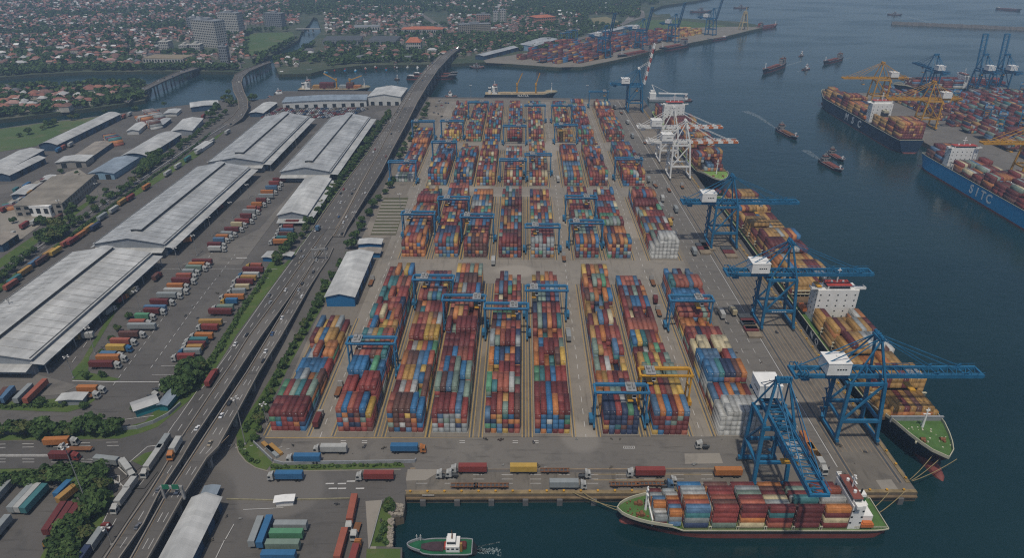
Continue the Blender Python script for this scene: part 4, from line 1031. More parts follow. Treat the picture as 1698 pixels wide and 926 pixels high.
# ---- bright blue ship
sloc = (398, 624, WATER_Z); srz = -pi / 2
ss = big_ship('bright blue container ship with four large white hull letters, stacked with maroon boxes', sloc, srz, 230, 28, 13.5, HBLUE, deck=STEEL_D, boot=1.6)
for i, ch in enumerate('SITC'):
    text_mesh(ch, 10.0, 'hull_lettering', WHITE, .03, ss, (83 + i * 7.8, -14.06, 7.6), (pi / 2, 0, 0), .22)
bridge_house(ss, 36, 28, 13.5, 16, 8, wd=.86, tiers=5, roof=RED); funnel(ss, 26, 4, 13.5, 13, 5, WHITE, RED)
b = MB()
for x in (46, 50): 
    for z_ in (14, 17): b.bar((x, -13, z_), (x, -9, z_), .4)
    b.bar((x, -13, 13.5), (x, -13, 19), .5); b.bar((46, -13, 19), (50, -13, 19), .5)
b.build('deck_crane_post', WHITE, ss)
SH = []
for b_ in range(14):
    s = random.choice([3, 4, 4, 5]); cut = random.randrange(10); SH.append([max(2, s - (1 if q_ > cut else 0)) for q_ in range(10)])
SH[2] = [0] * 10; SH[0] = [2, 3, 4, 4, 4, 4, 4, 4, 3, 2]
def scol(b_, r_, k, h): return random.choice(['grey_green', 'cream', 'grey', 'red', 'orange']) if b_ in (3, 4, 6, 8) and k == h - 1 and random.random() < .7 else None
ship_stack(ss, sloc, srz, 6, 14, 10, SH, 14.0, 12.4, 2.5, 2.7, 2.58, 14.2, ['maroon'] * 14 + ['brown'] * 6 + ['steel_blue'] * 4 + ['grey'] * 4 + ['red'] * 4 + ['orange'] * 2 + ['grey_green'] * 2, 'bright blue ship', scol, 1.0, .1, order='stern')
# ---- navy ship at the outer quay behind the blue cranes
oloc = (668, 941, WATER_Z); orz = pi
os_ = big_ship('dark container ship moored at the outer quay behind the blue cranes', oloc, orz, 152, 24, 9, NAVY, deck=STEEL_D, boot=2.6)
bridge_house(os_, 60, 24, 9, 15, 7, wd=.8, tiers=5)
OH = [[random.choice([3, 4]) for _ in range(8)] for _ in range(9)]; OH[3] = [0] * 8
ship_stack(os_, oloc, orz, 8, 9, 8, OH, 9.5, 12.2, 2.5, 2.6, 2.6, 14, ['maroon'] * 10 + ['red'] * 6 + ['brown'] * 4 + ['white'] * 3 + ['steel_blue'] * 2, 'outer quay ship', None, 1.0, .1)
# ---- smaller vessels
def small_ship(label, loc, rz, L=32, B=7.5, kind='coaster', top=HBLACK, cat='cargo ship', name='coaster'):
    t = thing(name, label, cat, (loc[0], loc[1], WATER_Z), rz)
    D = max(1.4, L * .055)
    make_hull(t, L, B, D, top, REDW, DECKR, boot=D * .35, sheer=L * .03, rake=L * .07, bulb=False, bulwark=.6, rim=STEEL, fore=.24, wl_fore=.32, sheer_from=.84, aft_sheer=L * .02)
    if kind == 'coaster':
        for i in range(3):
            b = MB(); b.box((L * (.36 + i * .165), 0, D + L * .014), (L * .145, B * .66, L * .03)); b.build('hatch_cover', DECKR if top is not NAVY else RUST, t)
        bridge_house(t, L * .13, B, D + .2, L * .085, L * .14, wd=.7, tiers=3, wings=True, m=PIER)
        funnel(t, L * .06, 0, D, L * .11, L * .05, RUST, RED); foremast(t, L * .88, D + L * .03, L * .09)
    elif kind == 'tug':
        bridge_house(t, L * .5, B, D + .2, L * .17, L * .3, wd=.62, tiers=2, wings=False)
        b = MB(); b.box((L * .32, 0, D + L * .08), (L * .1, B * .3, L * .16)); b.build('funnel', STEEL_D, t)
        b = MB(); b.tube((L * .16, -B * .12, D + .6), (L * .16, B * .12, D + .6), .6, 8); b.build('winch', RUST, t)
    elif kind == 'barge':
        b = MB(); b.box((L * .45, 0, D + .5), (L * .74, B * .7, 1.0)); b.build('cargo_hold', DECKR, t)
        b = MB(); b.box((L * .08, 0, D + 1.2), (L * .1, B * .5, 2.4)); b.build('deckhouse', WHITE, t)
    elif kind == 'grey':
        bridge_house(t, L * .45, B, D, L * .09, L * .2, wd=.6, tiers=2, m=STEEL); b = MB(); b.tube((L * .3, 0, D), (L * .3, 0, D + L * .16), .7, 6, 0, .3); b.box((L * .65, 0, D + 1.5), (L * .12, B * .5, 3)); b.build('gun_deck', STEEL, t)
    return t
def ship_px(label, u0, v0, u1, v1, B=None, kind='coaster', top=HBLACK, cat='cargo ship', name='coaster'):
    """stern and bow water-line points in the photo"""
    a, c = G(u0, v0, WATER_Z), G(u1, v1, WATER_Z); d = c - a; L = d.length
    return small_ship(label, a, atan2(d.y, d.x), L, B or L * .2, kind, top, cat, name)
VES = [('dark coaster with brown deck heading towards the far port', 1300, 110, 1263, 123, 7.5, 'coaster', HBLACK, 'cargo ship', 'coaster'),
       ('red decked coaster with white aft bridge nearest the yellow cranes', 1395, 99, 1364, 107, 7, 'coaster', HBLACK, 'cargo ship', 'coaster'),
       ('small tug between the two dark coasters', 1331, 116, 1343, 114.5, 5, 'tug', HBLACK, 'tug boat', 'tugboat'),
       ('tiny tug farthest out between the coasters', 1326, 93.5, 1332, 92, 4, 'tug', HBLACK, 'tug boat', 'tugboat'),
       ('coaster with long red deck heading to the berthed ships', 1290, 216, 1322, 233, 8, 'coaster', NAVY, 'cargo ship', 'coaster'),
       ('black coaster of the side by side pair, throwing a white stern wake', 1362, 268, 1396, 287, 8.5, 'coaster', HBLACK, 'cargo ship', 'coaster'),
       ('smaller dark coaster running beside the wake making one', 1375, 255, 1399, 269, 7, 'coaster', HBLACK, 'cargo ship', 'coaster'),
       ('white topped tug at the end of the white floating crane', 1146, 167, 1128, 167, 8, 'tug', NAVY, 'tug boat', 'tugboat'),
       ('tug with white wheelhouse moored behind the yard near the viaduct', 757, 161, 737, 161, 7, 'tug', HBLACK, 'tug boat', 'tugboat'),
       ('grey workboat cluster craft moored by the far port shed', 802, 112, 778, 112, 9, 'grey', HBLACK, 'work boat', 'workboat'),
       ('ferry with layered white decks moored beside the waterfront warehouse', 446, 163, 480, 159, 9, 'tug', NAVY, 'ferry', 'ferry'),
       ('red hulled ship moored at the tip of the far port', 1256, 49, 1289, 44, 9, 'coaster', mat('hull_red', (.2, .04, .035), .5), 'cargo ship', 'coaster'),
       ('dark ship moored under the near crane of the far port', 1082, 88, 1023, 100, 13, 'coaster', HBLACK, 'cargo ship', 'coaster'),
       ('black ship moored under the tallest far port crane', 1139, 77, 1092, 86, 12, 'coaster', HBLACK, 'cargo ship', 'coaster'),
       ('small dark barge moored before the far port derrick', 1203, 64, 1172, 69, 9, 'barge', HBLACK, 'barge', 'barge'),
       ('grey navy ship anchored off the bay shore', 1145, 20, 1181, 20, 9, 'grey', STEEL_D, 'navy ship', 'patrol_ship'),
       ('smaller grey ship farther out in the bay', 1217, 13, 1242, 13.5, 8, 'grey', STEEL_D, 'navy ship', 'patrol_ship'),
       ('grey ship passing the end of the rock breakwater', 1472, 24, 1496, 25, 7, 'grey', STEEL_D, 'navy ship', 'patrol_ship'),
       ('long low tanker far out on the open bay', 1652, 15, 1694, 18, 9, 'barge', STEEL_D, 'tanker', 'tanker'),
       ('dark river barge passing under the viaduct', 676, 131.5, 758, 131, 7, 'barge', HBLACK, 'barge', 'barge'),
       ('second river barge rafted behind the one under the viaduct', 686, 126.5, 760, 126, 6, 'barge', HBLACK, 'barge', 'barge'),
       ('lone small launch on the channel west of the viaduct', 655, 132, 663, 132, 3.5, 'tug', HBLACK, 'boat', 'launch'),
       ('blue bowed barge moored at the town wharf', 640, 110.5, 616, 110.5, 8, 'barge', HBLUE, 'barge', 'barge'),
       ('red and white ship moored at the town wharf', 652, 111, 686, 110.5, 8, 'coaster', HBLACK, 'cargo ship', 'coaster'),
       ('long black barge moored at the fishing harbour', 463, 124, 518, 120, 7, 'barge', HBLACK, 'barge', 'barge')]
for l, u0, v0, u1, v1, B, k, tm, cat, nm in VES: ship_px(l, u0, v0, u1, v1, B, k, tm, cat, nm)
for i in range(26):
    f = i / 25; u = 470 + f * 200 if i % 2 else 520 + f * 215; g = G(u, 117 - f * 8 + (i % 3) * 1.2 + 3.2 - 3 * f, WATER_Z)
    t = thing('fishing_boat', '%s fishing boat of the row along the town wharf, counted from the river mouth' % ordw(i + 1), 'boat', tuple(g), random.uniform(-.4, .4) + 1.4)
    b = MB(); L = random.uniform(7, 12); b.prism([(0, -1.3), (L * .7, -1.5), (L, 0), (L * .7, 1.5), (0, 1.3)], -.4, 1.3, 0); b.build('hull', random.choice([HBLACK, HBLUE, paint('maroon'), WHITE]), t)
    b = MB(); b.box((L * .3, 0, 2.1), (L * .3, 1.9, 1.7)); b.build('cabin', random.choice([WHITE, CREAM, RED]), t)
# dock tug with its bright green deck, in front
a, c = G(783, 914, WATER_Z), G(676, 914, WATER_Z); d = c - a
tg = thing('tugboat', 'tug with bright green deck and white wheelhouse moving through the dock basin', 'tug boat', (a.x, a.y, WATER_Z), atan2(d.y, d.x)); L = d.length; B = 7.4
make_hull(tg, L, B, 2.0, HBLACK, HBLACK, TUGG, boot=.6, sheer=.7, rake=1.6, bulb=False, bulwark=.8, rim=STEEL, fore=.42, wl_fore=.5, aft=.12, sheer_from=.8)
b = MB(); b.prism([(L * .44, -2.1), (L * .62, -2.0), (L * .80, -.9), (L * .80, .9), (L * .62, 2.0), (L * .44, 2.1)], 1.9, 2.35); b.build('foredeck_casing', mat('casing_purple', (.05, .03, .035), .7, .3, .5), tg)
b = MB(); b.box((L * .29, 0, 3.3), (L * .21, 5.0, 2.8)); o = b.build('deckhouse', WHITE, tg)
b = MB()
for x in (.22, .29, .36):
    for sy in (-2.52, 2.52): b.box((L * x, sy, 3.6), (1.0, .05, .7))
b.build('window', GLASS, o)
b = MB(); b.box((L * .31, 0, 5.7), (L * .13, 3.8, 2.1)); o = b.build('wheelhouse', WHITE, tg)
b = MB(); b.box((L * .31, 0, 6.0), (L * .135, 3.86, .8)); b.build('bridge_window', GLASS, o)
b = MB(); b.tube((L * .3, 0, 6.7), (L * .3, 0, 10.5), .2, 6, 0, .08); b.box((L * .3, 0, 7.6), (.4, 1.8, .8)); b.build('radar_mast', RUST, tg)
b = MB(); b.tube((L * .40, -1.4, 2.6), (L * .40, 1.4, 2.6), .8, 10); b.build('tow_winch', RED, tg)
b = MB(); b.tube((L * .12, -1.3, 2.8), (L * .12, 1.3, 2.8), .9, 10); b.box((L * .16, 0, 3), (1, 2.2, 1.4)); b.build('tow_winch', paint('maroon'), tg)
b = MB(); b.tube((L * .16, 1.9, 2), (L * .16, 1.9, 6), .5, 8); b.build('funnel', paint('ochre'), tg)
for x in (.86, .80):
    b = MB(); b.tube((L * x, -2.2, 2.6), (L * x, -2.2, 5.8), .1, 5); b.box((L * x, -2.2, 5.0), (.7, .1, .1)); b.build('flag_staff', WHITE, tg)
# cargo ship with two yellow deck cranes behind the yard
def deck_crane_ship(label, u0, u1, v, lean, boxes=False, house=True):
    a, c = G(u0, v, WATER_Z), G(u1, v, WATER_Z); d = c - a; L = d.length; B = 15
    t = thing('cargo_ship', label, 'cargo ship', (a.x, a.y, WATER_Z), atan2(d.y, d.x))
    make_hull(t, L, B, 4.6, NAVY, NAVY, mat('deck_buff', (.33, .25, .15), .8, .2), boot=1, sheer=2.0, rake=6, bulb=False, fore=.12, wl_fore=.16, sheer_from=.86)
    if house:
        bridge_house(t, L * .13, B, 4.6, 9, 7, wd=.7, tiers=4); funnel(t, L * .06, 0, 4.6, 8, 2.6, WHITE, NAVY)
    foremast(t, L * .92, 6.5, 12)
    for i in range(4):
        b = MB(); b.box((L * (.28 + i * .17), 0, 5.2), (L * .14, B * .62, 1.3)); b.build('hatch_cover', MATS['deck_buff'], t)
    for x, (dx, dz) in lean:
        b = MB(); b.tube((L * x, 0, 4.6), (L * x, 0, 16), 1.0, 8); b.box((L * x, 0, 16.6), (2.6, 2.6, 3)); o = b.build('deck_crane', YELLOW, t)
        b = MB(); b.bar((L * x, 0, 16), (L * x + dx, 0, 16 + dz), .9, 1.1); b.build('jib', YELLOW, o)
    return t, L
deck_crane_ship('dark general cargo ship with two yellow deck cranes moored behind the container yard', 805, 924, 160.5, [(.44, (7, 15)), (.70, (5, 15))])
text_mesh('NATIA', 4.0, 'hull_lettering', WHITE, .03, bpy.data.objects['cargo_ship'], (50, -7.56, 3.0), (pi / 2, 0, 0), .12, 1.3)
t, L = deck_crane_ship('cargo ship with yellow deck cranes showing above the waterfront warehouse roof', 497, 615, 152.5, [(.53, (-16, 9)), (.72, (17, 6))])
for i, (x, cl, z) in enumerate(((.25, 'ochre', 0), (.35, 'maroon', 0), (.35, 'maroon', 1), (.45, 'brown', 0), (.45, 'maroon', 1), (.62, 'grey', 0), (.72, 'maroon', 0), (.72, 'brown', 1), (.82, 'orange', 0))):
    p = t.matrix_world
    a = Vector(t.location); rz = t.rotation_euler.z; d = Vector((cos(rz), sin(rz), 0)) * (L * x)
    b = MB(); b.box((0, 0, 0), (9.5, 9, 3.4)); 
    o = b.build('deck_cargo', paint(cl)); o.location = a + d + Vector((0, 0, 7.6 + z * 3.5)); o.rotation_euler = (0, 0, rz)
    tag(o, '%s cargo box, %s along the deck behind the waterfront warehouse%s' % (cl, ordw(i + 1), ', upper layer' if z else ''), 'cargo box', 'boxes on the ship behind the warehouse')
# white floating crane
g = G(1076, 166, WATER_Z)
t = thing('floating_crane', 'white floating crane barge with its long boom lowered over the quay end', 'floating crane', tuple(g), 0)
b = MB(); b.box((22, 0, 1.2), (46, 15, 2.6)); b.build('pontoon', STEEL, t)
b = MB(); b.box((4, 0, 6), (8, 9, 7)); b.box((3, 0, 11), (4, 5, 4)); b.build('deckhouse', WHITE, t)
b = MB(); b.bar((12, -2, 9), (50, 0, 8), 1, 1.2); b.bar((12, 2, 9), (50, 0, 8), 1, 1.2); b.build('boom', WHITE, t)
b = MB(); b.bar((8, 0, 9), (2, 0, 20), 1, 1); b.bar((2, 0, 20), (26, 0, 9), .3); b.build('gantry_frame', WHITE, t)
# beige ship loader on the far port tip
g = G(1232, 49); t = thing('ship_loader', 'beige lattice derrick tower near the tip of the far port', 'derrick', tuple(g), .3)
BEIGE = mat('beige_paint', (.42, .33, .17), .6, .1)
for sx, sy in ((-8, -6), (8, -6), (8, 6), (-8, 6)):
    b = MB(); b.bar((sx, sy, 0), (sx * .3, sy * .3, 34), 1.6); b.build('leg', BEIGE, t)
b = MB(); b.box((0, 0, 34), (6, 6, 5)); b.box((0, 0, 15), (11, 9, 1.5)); b.bar((0, 0, 36), (2, 0, 44), 1.2); b.build('tower_head', BEIGE, t)
# wakes
FOAM = bpy.data.materials.new('foam'); FOAM.use_nodes = True
nt = FOAM.node_tree; bs = nt.nodes['Principled BSDF']; bs.inputs['Base Color'].default_value = (.75, .8, .8, 1); bs.inputs['Roughness'].default_value = .6
gg = nt.nodes.new('ShaderNodeNewGeometry'); nn = nt.nodes.new('ShaderNodeTexNoise'); nn.inputs['Scale'].default_value = .45; nn.inputs['Detail'].default_value = 8
nt.links.new(gg.outputs['Position'], nn.inputs['Vector']); rr = nt.nodes.new('ShaderNodeMapRange'); rr.inputs[1].default_value = .38; rr.inputs[2].default_value = .80; rr.inputs[4].default_value = .26
nt.links.new(nn.outputs['Fac'], rr.inputs[0]); nt.links.new(rr.outputs[0], bs.inputs['Alpha'])
def wake(pts, w0, w1):
    b = MB(); P = [G(u, v, WATER_Z + .05) for u, v in pts]; n = len(P)
    for i in range(n - 1):
        d = (P[i + 1] - P[i]).normalized(); nr = Vector((-d.y, d.x, 0)); a = w0 + (w1 - w0) * i / (n - 1); c = w0 + (w1 - w0) * (i + 1) / (n - 1)
        b.face([P[i] - nr * a, P[i + 1] - nr * c, P[i + 1] + nr * c, P[i] + nr * a])
    o = b.build('foam', FOAM)
    if o.data.polygons[0].normal.z < 0: o.data.flip_normals()
    tag(o, kind='stuff')
fb = MB(); fm = mat('white_foam', (.22, .27, .27), .7, .3)
for i in range(260):                    # churned water: small flecks of foam, thinning out behind the tug
    f = random.random() ** 1.6; g = G(783 + 48 * f, 914 + 1.5 * f + random.gauss(0, .9 + 2.6 * f), WATER_Z + .06); a = random.gauss(0, .5); l_ = random.uniform(.15, .75) * (1.25 - f); w_ = random.uniform(.06, .2)
    fb.face([(g.x + l_ * cos(a) * p_ - w_ * sin(a) * q_, g.y + l_ * sin(a) * p_ + w_ * cos(a) * q_, g.z) for p_, q_ in ((-1, -1), (1, -.6), (1.2, .5), (-.8, 1))])
for i in range(70):
    f = i / 70; g = G(785 + 42 * f, 909.5 - 9 * f + random.gauss(0, .25), WATER_Z + .06); l_ = random.uniform(.2, .6)
    fb.face([(g.x - l_, g.y - .06, g.z), (g.x + l_, g.y + .1, g.z), (g.x + l_, g.y + .25, g.z), (g.x - l_, g.y + .08, g.z)])
tag(fb.build('foam', fm), kind='stuff')
wake([(1361, 266), (1350, 259), (1335, 249)], 1.5, 4.5)
wake([(1290, 215), (1275, 205), (1255, 192), (1235, 184)], .8, 5)
wake([(1497, 25), (1515, 30), (1540, 36)], 1.5, 6)
wake([(1331, 116), (1322, 119)], .6, 1.5); wake([(1300, 110), (1316, 105), (1330, 101)], .8, 3); wake([(1395, 99), (1412, 95)], .8, 2)
# ---------------------------------------------------------------- warehouses and port buildings
def roof_mat(name, c, pitch=0.9):
    """standing seam sheet roof: fine ribs plus streaked weathering, in object space (ribs cross x)"""
    m = bpy.data.materials.new(name); m.use_nodes = True; nt = m.node_tree; b = nt.nodes['Principled BSDF']
    b.inputs['Roughness'].default_value = .45; b.inputs['Specular IOR Level'].default_value = .4
    tc = nt.nodes.new('ShaderNodeTexCoord')
    mp = nt.nodes.new('ShaderNodeMapping'); mp.inputs['Scale'].default_value = (.25, .03, .2); nt.links.new(tc.outputs['Object'], mp.inputs[0])
    n = nt.nodes.new('ShaderNodeTexNoise'); n.inputs['Scale'].default_value = 1.0; n.inputs['Detail'].default_value = 5; nt.links.new(mp.outputs[0], n.inputs[0])
    n2 = nt.nodes.new('ShaderNodeTexNoise'); n2.inputs['Scale'].default_value = .06; n2.inputs['Detail'].default_value = 4; nt.links.new(tc.outputs['Object'], n2.inputs[0])
    w_ = nt.nodes.new('ShaderNodeTexWave'); w_.bands_direction = 'X'; w_.inputs['Scale'].default_value = pitch; nt.links.new(tc.outputs['Object'], w_.inputs[0])
    r = nt.nodes.new('ShaderNodeMapRange'); r.inputs[1].default_value = .3; r.inputs[2].default_value = .7; r.inputs[3].default_value = .78; r.inputs[4].default_value = 1.06; nt.links.new(n.outputs['Fac'], r.inputs[0])
    r2 = nt.nodes.new('ShaderNodeMapRange'); r2.inputs[1].default_value = .3; r2.inputs[2].default_value = .7; r2.inputs[3].default_value = .75; r2.inputs[4].default_value = 1.1; nt.links.new(n2.outputs['Fac'], r2.inputs[0])
    sn = nt.nodes.new('ShaderNodeVectorMath'); sn.operation = 'SNAP'; sn.inputs[1].default_value = (7.5, 2.6, 50); nt.links.new(tc.outputs['Object'], sn.inputs[0])
    wn = nt.nodes.new('ShaderNodeTexWhiteNoise'); nt.links.new(sn.outputs[0], wn.inputs[0])
    pw = nt.nodes.new('ShaderNodeMapRange'); pw.inputs[3].default_value = .86; pw.inputs[4].default_value = 1.06; nt.links.new(wn.outputs['Value'], pw.inputs[0])
    m0 = nt.nodes.new('ShaderNodeMath'); m0.operation = 'MULTIPLY'; nt.links.new(r.outputs[0], m0.inputs[0]); nt.links.new(pw.outputs[0], m0.inputs[1]); r = m0
    mu = nt.nodes.new('ShaderNodeMath'); mu.operation = 'MULTIPLY'; nt.links.new(r.outputs[0], mu.inputs[0]); nt.links.new(r2.outputs[0], mu.inputs[1])
    sc = nt.nodes.new('ShaderNodeVectorMath'); sc.operation = 'SCALE'; sc.inputs[0].default_value = c; nt.links.new(mu.outputs[0], sc.inputs['Scale']); nt.links.new(sc.outputs[0], b.inputs['Base Color'])
    bp = nt.nodes.new('ShaderNodeBump'); bp.inputs['Strength'].default_value = .3; bp.inputs['Distance'].default_value = .08; nt.links.new(w_.outputs['Fac'], bp.inputs['Height']); nt.links.new(bp.outputs[0], b.inputs['Normal'])
    MATS[name] = m; return m
R_GREY = roof_mat('roof_grey_sheet', (.40, .41, .41)); R_PALE = roof_mat('roof_pale_sheet', (.47, .47, .455)); R_WHITE = roof_mat('roof_white_sheet', (.52, .52, .50)); R_BLUE = roof_mat('roof_blue_grey', (.26, .31, .36)); R_TAN = roof_mat('roof_tan', (.30, .26, .21))
WALL_G = mat('wall_grey_sheet', (.24, .26, .28), .6, .15, .2); WALL_B = mat('wall_blue_sheet', (.02, .13, .29), .55, .15, .2); WALL_W = mat('wall_white', (.5, .5, .48), .7, .15, .2); WALL_DB = mat('wall_dark_blue', (.035, .07, .12), .6, .2, .2); WALL_T = mat('wall_teal', (.02, .17, .2), .6, .15, .2)
WALL_LB = mat('wall_light_blue', (.2, .31, .4), .6, .15, .2); DOOR_D = mat('door_dark', (.02, .025, .03), .6, .2); WALL_C = mat('wall_concrete', (.26, .24, .21), .85, .25, .1)
def warehouse(label, NL, NR, FR, eave, rise, roof, wall, cat='warehouse', name='warehouse', canopy=0.0, canopy_l=0.0, monitor=False, doors='R', seams=0, vent=False, gable_canopy=False, curved=False, flat_gable=None):
    """NL, NR: near eave corners, FR: far eave corner on the NR side (image points seen at eave height)"""
    A, B_, C = G(*NL, eave), G(*NR, eave), G(*FR, eave)
    ly = C - B_; Ln = ly.length; yd = ly.normalized(); xd = Vector((yd.y, -yd.x, 0)); W = abs((B_ - A).dot(xd)); rz = atan2(yd.y, yd.x) - pi / 2
    t = thing(name, label, cat, (B_.x, B_.y, 0), rz)       # local: x from -W (west eave) to 0 (east eave), y 0 near .. Ln far
    b = MB(); n = 8 if curved else 2
    prof = [(-W * i / n, eave - .15 + (rise * (1 - (2 * i / n - 1) ** 2) if curved else (rise if i == 1 else 0))) for i in range(n + 1)]
    P = [(0, 0)] + [(0, eave - .15)] + prof[1:-1] + [(-W, eave - .15), (-W, 0)]
    for y, fl in ((0, 1), (Ln, 0)):
        F = [(x, y, z) for x, z in P]; b.face(F if fl else F[::-1], 0)
    b.face([(0, 0, 0), (0, Ln, 0), (0, Ln, eave - .15), (0, 0, eave - .15)], 0); b.face([(-W, Ln, 0), (-W, 0, 0), (-W, 0, eave - .15), (-W, Ln, eave - .15)], 0)
    wo = b.build('wall', wall, t)
    b = MB(); ov = .8; pr = [(ov, eave - .1 - (0 if curved else rise * ov / (W / 2)))] + [(x, z + .15) for x, z in prof[1:-1]] + [(-W - ov, eave - .1 - (0 if curved else rise * ov / (W / 2)))]
    for (x0, z0), (x1, z1) in zip(pr, pr[1:]):
        b.hexa([(x1, -ov, z1 - .15), (x0, -ov, z0 - .15), (x0, Ln + ov, z0 - .15), (x1, Ln + ov, z1 - .15), (x1, -ov, z1), (x0, -ov, z0), (x0, Ln + ov, z0), (x1, Ln + ov, z1)])
    ro = b.build('roof', roof, t)
    if monitor:
        b = MB(); y0, y1 = Ln * .07, Ln * .985; w2 = W * .075; zr = eave + rise
        b.hexa([(-W / 2 - w2, y0, zr - .4), (-W / 2 + w2, y0, zr - .4), (-W / 2 + w2, y1, zr - .4), (-W / 2 - w2, y1, zr - .4), (-W / 2 - w2, y0, zr + 1.3), (-W / 2 + w2, y0, zr + 1.3), (-W / 2 + w2, y1, zr + 1.3), (-W / 2 - w2, y1, zr + 1.3)], 1)
        b.hexa([(-W / 2 - w2 - .5, y0 - .5, zr + 1.32), (-W / 2 + w2 + .5, y0 - .5, zr + 1.32), (-W / 2 + w2 + .5, y1, zr + 1.32), (-W / 2 - w2 - .5, y1, zr + 1.32), (-W / 2 - w2 * .2, y0 - .5, zr + 2.0), (-W / 2 + w2 * .2, y0 - .5, zr + 2.0), (-W / 2 + w2 * .2, y1, zr + 2.0), (-W / 2 - w2 * .2, y1, zr + 2.0)], 0)
        b.build('ridge_ventilator', [roof, STEEL_D], ro)
    if seams:
        b = MB()
        for i in range(1, seams):
            y = Ln * i / seams
            for s in (0, 1):
                x0, x1 = (-.2, -W * .5) if s == 0 else (-W + .2, -W * .5)
                b.bar((x0, y, eave + .12 + rise * .2 / (W / 2)), (x1, y, eave + rise + .08), .14, .08)
        b.build('roof_seam', mat('seam_grey', (.27, .26, .24), .7, .2), ro)
        b = MB()
        for x in (-.3, -W + .3): b.box((x, Ln / 2, eave + .1), (.5, Ln, .25))
        b.build('gutter', STEEL_D, ro)
    for s, cw in ((0, canopy), (1, canopy_l)):
        if cw:
            b = MB(); x0 = 0 if s == 0 else -W; dx = cw if s == 0 else -cw; z0 = eave - 1.9
            b.hexa([(min(x0, x0 + dx), -1.5, z0 - (.7 if s else .0) - .2), (max(x0, x0 + dx), -1.5, z0 - (.0 if s else .7) - .2), (max(x0, x0 + dx), Ln + 1, z0 - (.0 if s else .7) - .2), (min(x0, x0 + dx), Ln + 1, z0 - (.7 if s else 0) - .2),
                    (min(x0, x0 + dx), -1.5, z0 - (.7 if s else 0)), (max(x0, x0 + dx), -1.5, z0 - (0 if s else .7)), (max(x0, x0 + dx), Ln + 1, z0 - (0 if s else .7)), (min(x0, x0 + dx), Ln + 1, z0 - (.7 if s else 0))])
            b.build('canopy', R_PALE if s == 0 else roof, t)
            if s == 0:
                for i in range(int(Ln / 24) + 1):
                    c_ = MB(); c_.box((cw - 1.2, i * 24 + .5, (z0 - .9) / 2), (.4, .4, z0 - .9)); c_.build('canopy_post', STEEL, t)
    if gable_canopy:
        b = MB(); b.hexa([(-W, -5.5, eave - 4.6), (0, -5.5, eave - 4.6), (0, -.05, eave - 3.6), (-W, -.05, eave - 3.6), (-W, -5.5, eave - 4.35), (0, -5.5, eave - 4.35), (0, -.05, eave - 3.35), (-W, -.05, eave - 3.35)])
        b.build('gable_canopy', R_PALE, t)
    if 'R' in doors:
        k = max(3, int(Ln / 9))
        for i in range(min(k, 24)):
            y = Ln * (i + .5) / min(k, 24); b = MB(); b.box((.06, y, 2.3), (.08, 4.6, 4.5)); b.build('loading_door', DOOR_D if i % 3 else mat('door_blue', (.03, .09, .16), .6), wo)
    if 'F' in doors:
        for i in range(max(1, int(W / 10))):
            x = -W * (i + .5) / max(1, int(W / 10)); b = MB(); b.box((x, -.06, 2.3), (4.6, .08, 4.6)); b.build('loading_door', DOOR_D, wo)
    return t, W, Ln
